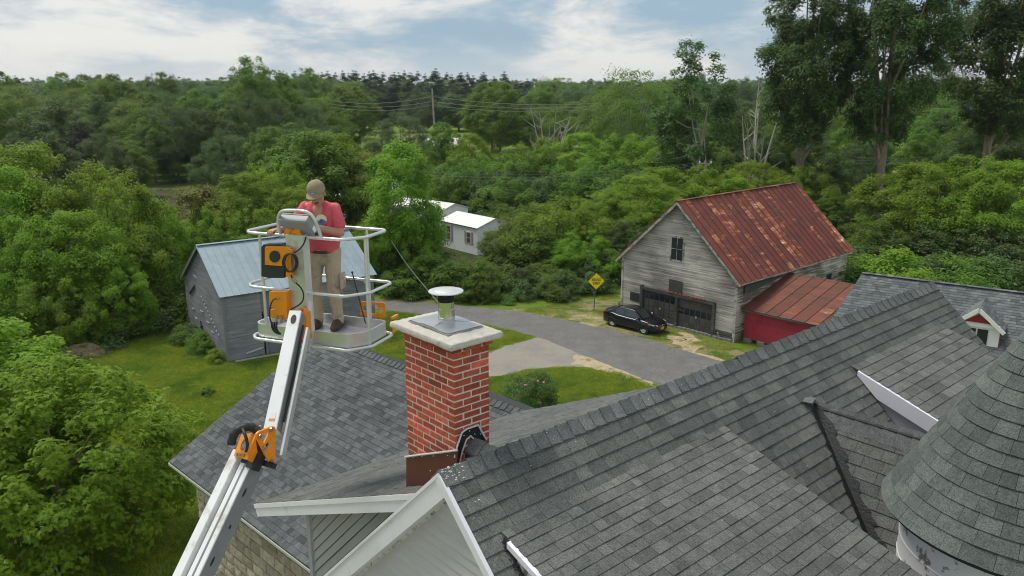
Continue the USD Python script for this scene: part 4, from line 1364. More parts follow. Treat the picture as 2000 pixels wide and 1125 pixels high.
def trailer(label, P0, P1, depth, zw, zr, wins, roof='trailer_roof', name='mobile_home', dark_shutters=False):
    u = unit(P1 - P0)
    n = V(u[1], -u[0], 0)
    n = n if n[1] < 0 else -n                     # towards the camera
    L_ = np.linalg.norm(P1 - P0)
    T_ = Thing(name, label, 'mobile home' if name == 'mobile_home' else 'building', P0 + u * L_ / 2 - n * depth / 2)
    ax = np.array([u, n, K])
    mb = MB()
    mb.box(P0 + u * L_ / 2 - n * depth / 2 + K * (zw / 2), (L_, depth, zw), ax)
    for s_ in (0, 1):
        mb.prism(Polygon([(0, zw), (depth, zw), (depth / 2, zr)]), P0 + u * (L_ * s_ + (.02 if s_ == 0 else -.02)), -n, K, -.02, .02)
    w = mb.build('wall', 'trailer_white', T_)
    for s_ in (-1, 1):
        vd = unit(n * s_ * depth / 2 - K * (zr - zw))
        mb = MB()
        o = P0 - n * depth / 2 + K * (zr + .03) - u * .15
        mb.bar(o + vd * .0 + u * (L_ + .3) / 2, o + vd * (math.hypot(depth / 2, zr - zw) + .15) + u * (L_ + .3) / 2, L_ + .3, .05, up=np.cross(u, vd))
        mb.build('roof', roof, T_)
    mb = MB()
    mb.box(P0 + u * L_ / 2 + n * .02 + K * (zw - .05), (L_ + .3, .08, .1), ax)
    mb.build('gutter', 'shed_trim', T_)
    for x, z, ww, hh in wins:
        mb = MB()
        mb.box(P0 + u * x + n * .02 + K * z, (ww, .06, hh), ax)
        wn = mb.build('window', 'house_white', T_)
        for k in (-1, 1):
            mb = MB()
            mb.box(P0 + u * x + n * .06 + K * (z + k * hh * .23), (ww - .14, .02, hh * .4), ax)
            mb.build('pane', 'curtain_glass' if not dark_shutters else 'old_glass', wn)
            mb = MB()
            mb.box(P0 + u * (x + k * (ww / 2 + .14)) + n * .03 + K * z, (.26, .05, hh), ax)
            mb.build('shutter', 'shutter' if not dark_shutters else 'dark', T_)
    return T_


trailer('white mobile home with grey shuttered windows showing between bushes right of the tall poplar', G(863, 481), G(863, 481) + unit(G(948, 503) - G(863, 481)) * 5.7, 4.0, 2.55, 3.2, [(1.2, 1.55, .75, 1.5), (4.4, 1.5, .7, 1.1)])
trailer('white mobile home with black shutters half hidden by foliage, middle one of the white buildings', G(770, 448), G(770, 448) + unit(G(846, 462) - G(770, 448)) * 7.4, 4.0, 2.7, 3.3, [(6.0, 1.75, .7, .9)], dark_shutters=True)
Yh = 88.0
p0, p1 = Yd(640, 440, Yh) * V(1, 1, 0), Yd(748, 437, Yh - 2) * V(1, 1, 0)
trailer('building with a broad white metal roof behind foliage to the right of the man', p0, p1, 8.0, 2.6, 5.0, [], roof='trailer_white', name='white_building')
p0, p1 = G(826, 312), G(892, 312)
trailer('low pale building far off among trees, just under the tall utility pole', p0, p1, 9, 2.5, 4.2, [(2, 1.5, .9, 1.2), (5.5, 1.5, .9, 1.2)], roof='trailer_white', name='far_building', dark_shutters=True)
# corrugated sheets, bottom left
plain('zinc', (.3, .34, .36), .5, metal=.5, var=.2, scale=3, dirt=(.2, .11, .06), dscale=2.5, dlo=.55, dhi=.65)
plain('rusty_iron', (.22, .1, .05), .8, var=.3, scale=6)
ct, cb = G(88, 1062, 2.0), G(150, 1190, 2.0)
cu = unit(cb - ct)
cn = V(cu[1], -cu[0], 0)
corr = Thing('corrugated_fence', 'rusting corrugated metal sheets standing under the near tree at bottom left', 'fence', (ct + cb) / 2 * V(1, 1, 0))
for k in range(5):
    n_ = 25
    x = np.linspace(0, .78, n_)
    wv_ = .025 * np.sin(x / .076 * 2 * PI)
    o = ct + cu * (k * .76) - K * 2.0
    v = np.vstack([o + x[:, None] * cu + wv_[:, None] * cn + K * (.02 + .03 * k), o + x[:, None] * cu + wv_[:, None] * cn + K * (2.0 - .04 * k)])
    mb = MB()
    mb.add(v, [[i, i + 1, n_ + i + 1, n_ + i] for i in range(n_ - 1)])
    mb.build('metal_sheet', 'zinc', corr)
mb = MB()
mb.bar(ct - K * .18 + cn * .05, cb - K * .18 + cn * .05, .06, .1)
mb.bar(ct - K * 1.4 + cn * .05, cb - K * 1.4 + cn * .05, .06, .1)
mb.build('rail', 'rusty_iron', corr)

# ================================================================ SIGN, POLES, WIRES
plain('sign_yellow', (.85, .62, .012), .45, var=.04)
plain('post_metal', (.09, .085, .08), .7, var=.2)
plain('pole_wood', (.3, .22, .14), .9, var=.25, scale=2, bump=.3)
plain('pole_grey', (.3, .27, .23), .9, var=.25, scale=2)
sb = G(1160, 606)
sign = Thing('road_sign', 'yellow diamond DEAD END sign on a thin post left of the barn', 'sign', sb)
sc = Yd(1164.5, 549, sb[1])
mb = MB()
mb.bar(sb, V(sb[0], sb[1], sc[2] + .3) + V(.09, 0, 0), .06, .04, up=V(0, 1, 0))
mb.build('post', 'post_metal', sign)
fu = unit(V(1, .12, 0))
fn = unit(V(.12, -1, 0))
dia = lambda r: Polygon([(0, r), (-r, 0), (0, -r), (r, 0)]).buffer(.05).intersection(sbox(-1, -1, 1, 1))
mb = MB()
mb.prism(dia(.5), sc + fn * .05, fu, K, -.003, .003)
plate = mb.build('plate', 'sign_yellow', sign)
for txt, dz in (('DEAD', .05), ('END', -.2)):
    m = meshkit.text_mesh(txt, .175, .004, bold=True)
    wdt = m.bounds[1][0] - m.bounds[0][0]
    v = m.vertices - [m.bounds[0][0] + wdt / 2, 0, 0]
    mb = MB()
    mb.add(sc + fn * .056 + v[:, :1] * fu + (v[:, 1:2] + dz - .02) * K + v[:, 2:] * fn, m.faces)
    mb.build('lettering', 'dark', plate)


def pole(label, u, v_top, Y_, mat, arm_z, arm_w, tilt=0, r=.16, arm_dir=V(1, 0, 0), extra=True):
    top = Yd(u, v_top, Y_)
    b = V(top[0] + tilt, Y_, 0)
    T_ = Thing('utility_pole', label, 'utility pole', b)
    mb = MB()
    mb.tube([b, b + (top - b) * .5, top], [r, r * .85, r * .7], 10)
    mb.build('pole', mat, T_)
    if arm_w:
        mb = MB()
        mb.bar(top - K * arm_z - arm_dir * arm_w, top - K * arm_z + arm_dir * arm_w, .12, .12)
        mb.build('crossarm', 'pole_grey', T_)
        for k in (-1, 0, 1):
            mb = MB()
            mb.lathe([(.0, 0), (.06, .0), (.05, .1), (.075, .13), (.05, .2), (0, .24)], top - K * (arm_z - .06) + arm_dir * arm_w * .85 * k, 8)
            mb.build('insulator', 'house_white', T_)
    return top


wire_tops = []
t1 = pole('tall brown utility pole rising over the far trees near the middle', 844, 173, 170.0, 'pole_grey', 2.3, .0, tilt=.5, r=.24)
t2 = pole('wooden utility pole with a short crossarm standing behind the man, among foliage', 741, 317, 84.0, 'pole_wood', .75, .9, r=.2, arm_dir=unit(V(1, -.2, 0)))
t3 = pole('utility pole top with a white crossarm showing just over the trees above the barn', 1378, 314, 87.0, 'pole_grey', .3, .75, arm_dir=unit(V(1, .1, 0)))
mb = MB()
mb.lathe([(.0, 0), (.2, 0), (.2, .7), (0, .75)], t2 + V(.4, -.1, -2.6), 12)
mb.build('transformer', 'pale_metal', Part('/World/utility_pole_001', V(t2[0], 84.0, 0)))
plain('wire_grey', (.12, .125, .13), .6)


def wire(label, p, q, sag, r=.016, n=14):
    s_ = np.linspace(0, 1, n)
    P = p + (q - p) * s_[:, None] - K * (4 * sag * s_ * (1 - s_))[:, None]
    mb = MB()
    mb.tube(P, r, 4)
    mb.build('overhead_wire', 'wire_grey', label=label, cat='wire', group='overhead power lines')


for k, dz in enumerate((1.6, 2.6, 3.4)):
    wire(('top', 'middle', 'lowest')[k] + ' thin overhead wire strung from the tall far pole away to the right', t1 - K * dz, Yd(1240, 196 + 5 * k, 150), 1.2, .035)
    wire(('top', 'middle', 'lowest')[k] + ' thin overhead wire strung from the tall far pole away to the left', t1 - K * dz, Yd(640, 196 + 6 * k, 185), 1.0, .035)
for k in range(3):
    wire(('top', 'middle', 'lowest')[k] + ' thin overhead wire crossing before the trees between the two nearer poles', t2 - K * (.6 + .35 * k), t3 - K * (.1 + .3 * k), 1.0, .014)
for k in range(3):
    wire(('lowest', 'middle', 'top')[k] + ' thin overhead wire passing the trunk of the orange-barked poplar', Yd(1660, 318 - 6 * k, 100), Yd(1900, 300 - 2 * k, 100), .5, .022)
wire('thin pale cable running down to the chimney from the trees behind it', Yd(765, 470, 30), W(.9, 1.0, 1.05), .1, .006)

# ================================================================ THE BLACK CAR
plain('car_black', (.006, .006, .01), .12, var=.0, coat=.15, spec=.5)
plain('tyre', (.02, .02, .02), .8)
plain('wheel_silver', (.62, .62, .63), .3, metal=.6)
plain('lamp_clear', (.72, .74, .76), .15, spec=.7)
plain('lamp_red', (.45, .01, .01), .2)
plain('lamp_amber', (.6, .2, .05), .25)
plain('plate_gold', (.75, .32, .02), .5)
plain('car_glass', (.012, .018, .016), .05, spec=.9, coat=.5)
plain('chrome', (.8, .8, .8), .12, metal=1.0)
rw, fw = G(1198, 637), G(1257, 652)
ch = unit(fw - rw)
cr_ = V(ch[1], -ch[0], 0)                         # to the car's right, the side we see
CS = .93
mid = (rw + fw) / 2 - cr_ * .74 * CS
car = Thing('car', 'black four door sedan parked on the verge before the barn doors', 'car', mid)
cw = lambda x, y, z: mid + (ch * x + cr_ * y + K * z) * CS    # y to the right
WB = 2.6 / 2


def loft(secs, cap=True):
    m = len(secs[0])
    v = np.vstack(secs)
    f = [[i * m + j, i * m + j + 1, (i + 1) * m + j + 1, (i + 1) * m + j] for i in range(len(secs) - 1) for j in range(m - 1)]
    return v, np.array(f)


xs = [-2.24, -2.2, -2.05, -1.75, -1.35, -.9, -.3, .3, .85, 1.15, 1.5, 1.85, 2.08, 2.2, 2.25]
hw_ = [.62, .72, .81, .855, .87, .875, .88, .88, .875, .87, .86, .83, .76, .66, .55]
zt = [.78, .92, 1.02, 1.05, 1.02, .95, .93, .92, .93, .93, .89, .83, .75, .66, .6]
zb = [.42, .3, .24, .22, .2, .18, .18, .18, .18, .2, .22, .22, .22, .25, .36]
secs = []
for x, w, zt_, zb_ in zip(xs, hw_, zt, zb):
    half = [(0, zb_), (w * .82, zb_), (w * .96, zb_ + .06), (w, zb_ + (zt_ - zb_) * .38), (w * .985, zb_ + (zt_ - zb_) * .62), (w * .955, zt_ - .1), (w * .9, zt_ - .03), (w * .74, zt_ + .005), (w * .4, zt_ + .03), (0, zt_ + .04)]
    full = [(-y, z) for y, z in half[::-1]] + half[1:]
    secs.append(np.array([cw(x, y, z) for y, z in full]))
v, f = loft(secs)
mb = MB()
mb.add(v, f)
for s_ in (0, -1):
    mb.sheet(secs[s_])
body = mb.build('body', 'car_black', car, smooth=40)
xs = [-1.78, -1.45, -1.0, -.5, 0, .35, .72, 1.08]
zr = [1.05, 1.25, 1.4, 1.455, 1.46, 1.43, 1.22, .97]
wr_ = [.7, .64, .585, .58, .575, .57, .63, .72]
secs = []
for x, zr_, w in zip(xs, zr, wr_):
    zb_ = 1.0 if x < -1.2 else .92
    half = [(.80, zb_ - .05), (.77 if zr_ > 1.3 else .78, min(zb_ + .04, zr_)), (w + (.79 - w) * .35, zb_ + (zr_ - zb_) * .6), (w, zr_ - .035), (w * .93, zr_ - .008), (w * .5, zr_ + .015), (0, zr_ + .02)]
    full = [(-y, z) for y, z in half] + [(y, z) for y, z in half[::-1]][1:]
    secs.append(np.array([cw(x, y, z) for y, z in full]))
v, f = loft(secs)
mb = MB()
mb.add(v, f)
mb.build('cabin', 'car_black', car, smooth=50)


def cabin_y(z):
    return .775 - (z - .95) * .42


for s_ in (1, -1):
    for pts in ([(.98, .98), (.36, 1.38), (-.3, 1.4), (-.3, .97)], [(-.36, .97), (-.36, 1.4), (-.95, 1.36), (-1.12, 1.22), (-1.12, 1.0)]):
        P = [cw(x, s_ * (cabin_y(z) + .012), z) for x, z in pts]
        mb = MB()
        mb.sheet(P)
        mb.build('side_window', 'car_glass', car)
for pts in ([(1.1, .63, .985), (.42, .5, 1.415), (.42, -.5, 1.415), (1.1, -.63, .985)], [(-1.74, .56, 1.1), (-1.06, .48, 1.4), (-1.06, -.48, 1.4), (-1.74, -.56, 1.1)]):
    fx = 1 if pts[0][0] > 0 else -1
    s1 = np.linspace(0, 1, 6)
    a, b, c_, d_ = [np.array(p) for p in pts]
    mb = MB()
    g = []
    for i in s1:
        for j in s1:
            p = (a * (1 - i) + b * i) * (1 - j) + (d_ * (1 - i) + c_ * i) * j
            g.append(cw(p[0] + fx * (.028 + .05 * (1 - (2 * j - 1) ** 2)), p[1], p[2] + .015))
    mb.add(g, [[i * 6 + j, i * 6 + j + 1, (i + 1) * 6 + j + 1, (i + 1) * 6 + j] for i in range(5) for j in range(5)])
    mb.build('windshield' if fx > 0 else 'rear_window', 'car_glass', car, smooth=True)
for x in (-WB, WB):
    for s_ in (1, -1):
        ax = np.array([ch, K, cr_ * s_])
        c_ = cw(x, s_ * .74, .315)
        mb = MB()
        mb.lathe([(.2, -.1), (.3, -.1), (.318, -.06), (.318, .07), (.3, .1), (.21, .105), (.2, .08)], c_, 28, ax)
        wh = mb.build('wheel', 'tyre', car, smooth=40)
        mb = MB()
        mb.lathe([(.0, .1), (.06, .1), (.065, .085), (.06, .07)], c_, 16, ax)
        mb.lathe([(.205, .108), (.195, .085), (.165, .07)], c_, 28, ax)
        for k in range(9):
            th = k * 2 * PI / 9
            d1 = ch * math.cos(th) + K * math.sin(th)
            mb.bar(c_ + cr_ * s_ * .082 + d1 * .04, c_ + cr_ * s_ * .086 + d1 * .185, .06, .02, up=cr_ * s_)
        mb.build('rim', 'wheel_silver', wh)
        mb = MB()
        mb.lathe([(.0, .055), (.19, .055)], c_, 20, ax)
        mb.build('brake_disc', 'dark', wh)
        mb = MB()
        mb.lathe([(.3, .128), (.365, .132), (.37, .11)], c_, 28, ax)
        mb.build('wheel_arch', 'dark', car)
for s_ in (1, -1):
    mb = MB()
    mb.add([cw(2.17, s_ * .5, .72), cw(1.98, s_ * .76, .76), cw(1.72, s_ * .835, .815), cw(1.78, s_ * .8, .69), cw(2.1, s_ * .7, .62), cw(2.235, s_ * .48, .63)], [[0, 1, 4], [0, 4, 5], [1, 2, 3], [1, 3, 4]])
    mb.build('headlight', 'lamp_clear', car)
    mb = MB()
    mb.box(cw(1.78, s_ * .848, .745), (.16 * CS, .02, .07 * CS), np.array([unit(ch - cr_ * s_ * .2), cr_, K]))
    mb.build('turn_signal', 'lamp_amber', car)
    mb = MB()
    mb.box(cw(-2.13, s_ * .66, .86), (.2 * CS, .3 * CS, .2 * CS), np.array([unit(ch + cr_ * s_ * .5), unit(cr_ * s_ - ch * .5) * s_, K]), ch=.03)
    mb.build('tail_light', 'lamp_red', car)
    mb = MB()
    mb.box(cw(.82, s_ * .9, 1.0), (.14, .2, .13), np.array([ch, cr_, K]), ch=.03)
    mb.build('mirror', 'car_black', car)
    for x in (-.1, -.98):
        mb = MB()
        mb.box(cw(x, s_ * .875, .8), (.16, .03, .03), np.array([ch, cr_, K]), ch=.008)
        mb.build('door_handle', 'car_black', car)
mb = MB()
mb.box(cw(2.255, 0, .46), (.02, .34, .17), np.array([ch, cr_, K]))
mb.build('license_plate', 'plate_gold', car)
mb = MB()
mb.box(cw(2.235, 0, .645), (.03, .62, .03), np.array([ch, cr_, K]))
mb.lathe([(.0, .01), (.055, .01), (.06, 0)], cw(2.245, 0, .68), 14, np.array([cr_, K, ch]))
mb.build('grille_bar', 'chrome', car)
mb = MB()
mb.box(cw(2.235, 0, .33), (.03, .9, .12), np.array([ch, cr_, K]))
mb.build('grille', 'dark', car)
mb = MB()
mb.box(cw(-2.12, 0, 1.1), (.18, 1.2, .03), np.array([unit(ch - K * .1), cr_, K]), ch=.01)
mb.build('boot_spoiler', 'car_black', car)

# fence by the ball field, far right
plain('fence_yellow', (.5, .42, .1), .6)
plain('fence_green', (.03, .09, .03), .8)
fp, fq = G(1598, 374), G(1720, 374)
fence = Thing('field_fence', 'dark green wire fence topped by a yellow rail across the grass field behind the poplars', 'fence', (fp + fq) / 2)
mb = MB()
mb.bar(fp + K * 1.3, fq + K * 1.3, .12, .14)
mb.build('top_rail', 'fence_yellow', fence)
nfp = 9
for k in range(nfp):
    p = fp + (fq - fp) * k / (nfp - 1)
    mb = MB()
    mb.tube([p, p + K * 1.3], .04, 6)
    mb.build('fence_post', 'fence_green', fence)
mb = MB()
mb.sheet([fp + K * .02, fq + K * .02, fq + K * 1.25, fp + K * 1.25])
mb.build('mesh_panel', 'fence_green', fence)
# ================================================================ THE LIFT
plain('alu', (.6, .6, .59), .38, metal=.75, var=.12, scale=4, dirt=(.42, .4, .38), dscale=6, dlo=.55, dhi=.8)
plain('alu_tube', (.66, .66, .66), .34, metal=.7, var=.1, scale=9)
plain('boom_white', (.74, .74, .74), .42, var=.05, scale=4, dirt=(.45, .39, .3), dscale=5, dlo=.55, dhi=.75)
plain('boom_grey', (.23, .23, .24), .42, metal=.35, var=.12, scale=4)
plain('lift_orange', (.78, .26, .008), .4, var=.08, scale=5, dirt=(.4, .15, .03), dscale=9, dlo=.58, dhi=.8)
plain('box_grey', (.24, .25, .26), .45, var=.06)
plain('black_plastic', (.02, .021, .023), .5, var=.1)
plain('rubber', (.015, .015, .016), .55)
plain('red_knob', (.5, .02, .01), .35)
plain('label_white', (.7, .7, .7), .5)
plain('bolt', (.32, .3, .27), .35, metal=.8)
N0 = V(-1.8, 8.44, 0)
bu, bw = unit(V(-1.2, .46, 0)), unit(V(.46, 1.2, 0))
B = lambda u, w, z: N0 + bu * u + bw * w + K * z
lift = Thing('boom_lift', 'orange and white boom lift with an aluminium basket raised beside the chimney', 'boom lift', B(.6, .3, 12.1))
BAX = np.array([bu, bw, K])


def bpx(u, v, w):
    """the point of the plane w = const of the basket seen at a pixel"""
    return hit(u, v, bw, B(0, w, 0))


LOOP = [(1.22, -.02), (0.02, -.02), (-.13, .18), (-.13, .64), (1.27, .64), (1.3, .06)]


def loop_pts(grow, r, z):
    P = Polygon(LOOP).buffer(grow, join_style=2).buffer(-r).buffer(r, 8).exterior
    n = 90
    return np.array([B(*P.interpolate(i / n, normalized=True).coords[0], z) for i in range(n)])


for z, grow, r_, rr, nm in ((12.165, .045, .09, .019, 'base_rail'), (12.79, .05, .09, .017, 'mid_rail'), (13.41, .02, .09, .0185, 'top_rail')):
    mb = MB()
    mb.tube(loop_pts(grow, r_, z), rr, 10, closed=True)
    mb.build(nm, 'alu_tube', lift, smooth=True)
# tray
inner_, outer_ = loop_pts(-.02, .1, 0), loop_pts(0.0, .1, 0)
mb = MB()
n = len(inner_)
v = np.vstack([outer_ + K * 12.18, outer_ + K * 12.335, inner_ + K * 12.335, inner_ + K * 12.2])
f = [[a * n + i, a * n + (i + 1) % n, (a + 1) * n + (i + 1) % n, (a + 1) * n + i] for a in range(3) for i in range(n)]
mb.add(v, f)
mb.build('tray_wall', 'alu', lift, smooth=40)
mb = MB()
mb.prism(Polygon(LOOP).buffer(-.02), B(0, 0, 12.2), bu, bw, 0, .02) if np.cross(bu, bw)[2] > 0 else mb.prism(Polygon(LOOP).buffer(-.02), B(0, 0, 12.2), bu, bw, -.02, 0)
mb.build('tray_floor', 'alu', lift)
for (u, w, z0, z1) in ((-.125, .2, 12.165, 13.41), (.12, .645, 12.165, 13.41), (1.12, -.0, 12.165, 13.41), (1.12, .645, 12.165, 13.41)):
    mb = MB()
    k = 1.0
    mb.tube([B(u, w, z0), B(u, w, (z0 + z1) / 2), B(u, w, z1)], .0165, 10)
    mb.build('basket_post', 'alu_tube', lift, smooth=True)
mb = MB()
mb.box(B(.14, .63, 12.8), (.07, .05, .06), BAX, ch=.01)
mb.build('clamp', 'alu', lift)
# mast
mb = MB()
mb.box(B(.585, -.075, 12.79), (.225, .055, 1.29), BAX, ch=.006)
mast = mb.build('mast', 'alu', lift)
mb = MB()
mb.box(B(.468, -.055, 12.79), (.012, .12, 1.3), BAX)
mb.build('mast_flange', 'alu_tube', lift)
mb = MB()
mb.box(B(.462, -.06, 12.62), (.004, .05, .14), BAX)
mb.build('warning_label', 'label_white', lift)
# control box, tilted towards the man
cx = B(.56, -.03, 13.525)
ta = math.radians(50)
cd, cn = unit(bw * math.cos(ta) - K * math.sin(ta)), unit(bw * math.sin(ta) + K * math.cos(ta))
CAX = np.array([bu, cd, cn])
mb = MB()
mb.box(cx, (.37, .27, .1), CAX, ch=.012)
ctl = mb.build('control_box', 'box_grey', lift)
mb = MB()
mb.box(cx + cn * .052, (.374, .274, .008), CAX)
mb.build('lid', 'box_grey', ctl)
mb = MB()
mb.box(cx - bu * .187 + cd * .03 - cn * .005, (.004, .07, .05), CAX)
mb.build('label', 'label_white', ctl)
mb = MB()
mb.lathe([(0, 0), (.03, 0), (.03, .03), (.0, .04)], cx + bu * .1 - cd * .05 + cn * .055, 14, CAX)
mb.build('stop_knob', 'red_knob', ctl)
mb = MB()
mb.lathe([(0, .0), (.018, .0), (.018, .02), (0, .025)], cx - bu * .187 + cd * .09 - cn * .02, 10, np.array([cd, cn, -bu]))
mb.build('plug', 'black_plastic', ctl)
mb = MB()
for s_, z in ((.07, 13.45), (-.04, 13.45), (.02, 13.42)):
    mb.box(B(.6 + s_, -.05, z), (.1, .07, .1), np.array([unit(bu + K * .5 * (1 if s_ > 0 else -.6)), bw, unit(K - bu * .5 * (1 if s_ > 0 else -.6))]), ch=.01)
mb.build('control_bracket', 'lift_orange', lift)
# guard hoop round the control box
hp = [(548, 463), (544, 443), (543, 424), (548, 414), (557, 411), (578, 411), (598, 413), (608, 419), (616, 432), (622, 447), (627, 464)]
mb = MB()
hw3 = [0, -.04, -.09, -.12, -.13, -.13, -.13, -.12, -.09, -.04, 0]
P = np.array([bpx(u, v, w - .02) for (u, v), w in zip(hp, hw3)])
s0 = np.linspace(0, len(P) - 1, 40)
P = np.stack([np.interp(s0, range(len(P)), P[:, i]) for i in range(3)], 1)
P = np.vstack([P[:1], (P[:-2] + 2 * P[1:-1] + P[2:]) / 4, P[-1:]])
mb.tube(P, .0185, 10)
mb.build('guard_hoop', 'alu_tube', lift, smooth=True)
# black case with orange face
w1 = -.14


def plate_px(name, pts, mat, w, d0=-.006, d1=.006, holes=(), parent=lift, smooth=False):
    q = [(lambda p: ((p - N0) @ bu, p[2]))(bpx(*p, w)) for p in pts]
    hs = [[(lambda p: ((p - N0) @ bu, p[2]))(bpx(*p, w)) for p in h] for h in holes]
    poly = Polygon(q).buffer(0)
    for h in hs:
        poly = poly.difference(Polygon(h).buffer(0))
    if poly.geom_type != 'Polygon':
        poly = max(poly.geoms, key=lambda g: g.area)
    mb = MB()
    mb.prism(poly, B(0, w, 0), bu, K, d0, d1)
    return mb.build(name, mat, parent)


def oval(cx_, cy_, rx, ry, n=24, rot=0.0):
    th = np.arange(n) * 2 * PI / n
    x, y = rx * np.cos(th), ry * np.sin(th)
    return [(cx_ + a * math.cos(rot) - b * math.sin(rot), cy_ + a * math.sin(rot) + b * math.cos(rot)) for a, b in zip(x, y)]


plate_px('black_case', [(516, 481), (520, 476), (553, 475), (561, 480), (560, 541), (530, 541), (516, 538)], 'black_plastic', w1 + .05, -.05, .05)
plate_px('orange_face', [(518, 483), (520, 481), (560, 482), (567, 484), (567, 541), (559, 541), (559, 520), (518, 517)], 'lift_orange', w1 - .008, -.006, .006)
plate_px('round_cover', oval(536.5, 501, 10, 11.5), 'black_plastic', w1 - .02, -.006, .006)
plate_px('hanger', [(563, 486), (571, 487), (572, 495), (567, 500), (568, 530), (573, 536), (571, 543), (563, 541)], 'lift_orange', w1 - .02, -.01, .01)
mb = MB()
for u_, v_ in ((521, 485), (551, 486), (521, 513)):
    m = trimesh.creation.icosphere(1, .006)
    mb.add(m.vertices + bpx(u_, v_, w1 - .018), m.faces)
mb.build('screws', 'bolt', lift, kind='stuff')
# lower orange box
plate_px('valve_box', [(533, 567), (567, 567), (568, 614), (561, 622), (533, 616), (533, 603), (543, 602), (543, 598), (534, 597)], 'lift_orange', -.11, -.07, .07)
mb = MB()
for p0, p1 in (((540, 616), (540, 628)), ((549, 616), (549, 630))):
    mb.tube([bpx(*p0, -.2), bpx(*p1, -.2)], .012, 8)
mb.tube([bpx(541, 583, -.2), bpx(544, 583, -.21)], .012, 8)
mb.build('fittings', 'bolt', lift, kind='stuff')


def cable(name, pts, w, r=.009, mat='rubber', n=30):
    P = np.array([bpx(u, v, ww) for (u, v), ww in zip(pts, np.broadcast_to(w, len(pts)))])
    from scipy.interpolate import CubicSpline
    cs = CubicSpline(np.arange(len(P)), P)
    mb = MB()
    mb.tube(cs(np.linspace(0, len(P) - 1, n)), r, 6)
    return mb.build(name, mat, lift, smooth=True)


cable('cable', [(597, 463), (592, 478), (582, 489), (570, 495)], [-.14, -.15, -.18, -.2])
for k in range(3):
    c0 = 565 + k * 2
    cable('cable_coil', [(c0 + 13 * math.cos(a), 513 + 18 * math.sin(a)) for a in np.linspace(0, 2 * PI, 13)], -.2 - .012 * k, .008)
cable('cable', [(569, 537), (574, 549), (582, 556), (590, 566), (593, 580), (588, 592), (576, 600), (569, 604), (567, 612)], [-.2, -.21, -.2, -.18, -.18, -.2, -.22, -.24, -.2])
mb = MB()
mb.tube([bpx(572, 544, -.21), bpx(579, 552, -.21)], .02, 8)
mb.build('connector', 'bolt', lift, smooth=True)
cable('cable', [(541, 583), (531, 590), (527, 605), (527, 620), (532, 633)], [-.21, -.23, -.24, -.23, -.2], .008)
for k in range(3):
    cable('hose', [(531 + 5 * k, 629), (532 + 4 * k, 640), (537 + 3 * k, 648), (546 + k, 652)], -.2, .012)
# toolboard plate at the far right end
fr_ = -.0


def rp(u, v):
    return hit(u, v, bw, B(0, .78, 0))


q = [((p - N0) @ bu, p[2]) for p in (rp(*x) for x in [(704, 590), (706, 588), (750, 591), (753, 594), (752, 619), (749, 621), (704, 615)])]
poly = Polygon(q)
for o in (oval(713, 602, 5, 5.5), oval(731, 604, 8.5, 9.5), oval(744.5, 606, 5, 5.5)):
    poly = poly.difference(Polygon([((p - N0) @ bu, p[2]) for p in (rp(*x) for x in o)]))
mb = MB()
mb.prism(poly, B(0, .78, 0), bu, K, -.006, .006)
mb.box(B(-.16, .72, 12.36), (.03, .14, .03), BAX)
mb.box(B(-.17, .7, 12.25), (.02, .1, .13), BAX)
mb.build('holder_plate', 'lift_orange', lift)
# ---- booms
P1, P2 = Yd(577, 606, 8.30), Yd(527, 838, 7.35)
P3, P4 = Yd(484, 896, 7.08), Yd(376, 1125, 6.4)


def boom_frame(p, q):
    d = unit(q - p)
    r_ = unit(np.cross(d, K))
    if r_[0] < 0:
        r_ = -r_
    up_ = np.cross(r_, d)
    up_ = up_ if up_[2] > 0 else -up_
    return d, r_, up_


d1, r1, n1 = boom_frame(P1, P2)
Ax1 = np.array([d1, r1, n1])
mb = MB()
mb.box((P1 + P2) / 2 - n1 * .075, (np.linalg.norm(P2 - P1), .135, .15), Ax1, ch=.006)
ub = mb.build('upper_boom', 'boom_white', lift)
mb = MB()
mb.box((P1 + P2) / 2 - n1 * .075 + r1 * .0695, (np.linalg.norm(P2 - P1) * .99, .004, .13), Ax1)
mb.build('side_plate', 'boom_grey', ub)
mb = MB()
mb.tube([P1 + d1 * .07 + K * .001, P1 + d1 * .075 + K * .003], [.001, .001], 4)
hole = Polygon([(x * .055, y * .03) for x, y in oval(0, 0, 1, 1)])
mb.prism(hole, P1 + d1 * .11 + n1 * .001, d1, r1 if np.cross(d1, r1) @ n1 > 0 else -r1, .0, .003)
mb.build('cable_slot', 'dark', ub)
mb = MB()
mb.box(P2 - d1 * .13 + n1 * .002, (.09, .06, .003), Ax1)
mb.build('warning_label', 'label_white', ub)
mb = MB()
mb.box(P2 - d1 * .1 + n1 * .0045, (.02, .06, .002), Ax1)
mb.build('warning_strip', 'lift_orange', ub)
mb = MB()
L1_ = np.linalg.norm(P2 - P1)
mb.box((P1 + P2) / 2 + r1 * .135 - n1 * .13 + d1 * .2, (L1_ * 1.06, .03, .1), Ax1, ch=.004)
mb.build('link_tube', 'alu', lift)
mb = MB()
mb.tube([P1 + r1 * .1 - n1 * .06 + d1 * .15, P1 + r1 * .1 - n1 * .09 + d1 * L1_ * .5, P1 + r1 * .1 - n1 * .07 + d1 * L1_ * .92], .014, 6)
mb.build('hose', 'rubber', lift, smooth=True)
# head bracket between boom and mast
pr_ = P1 + r1 * .085


def on_plane(pts, o, n_, a, b):
    return [((p - o) @ a, (p - o) @ b) for p in (hit(u, v, n_, o) for u, v in pts)]


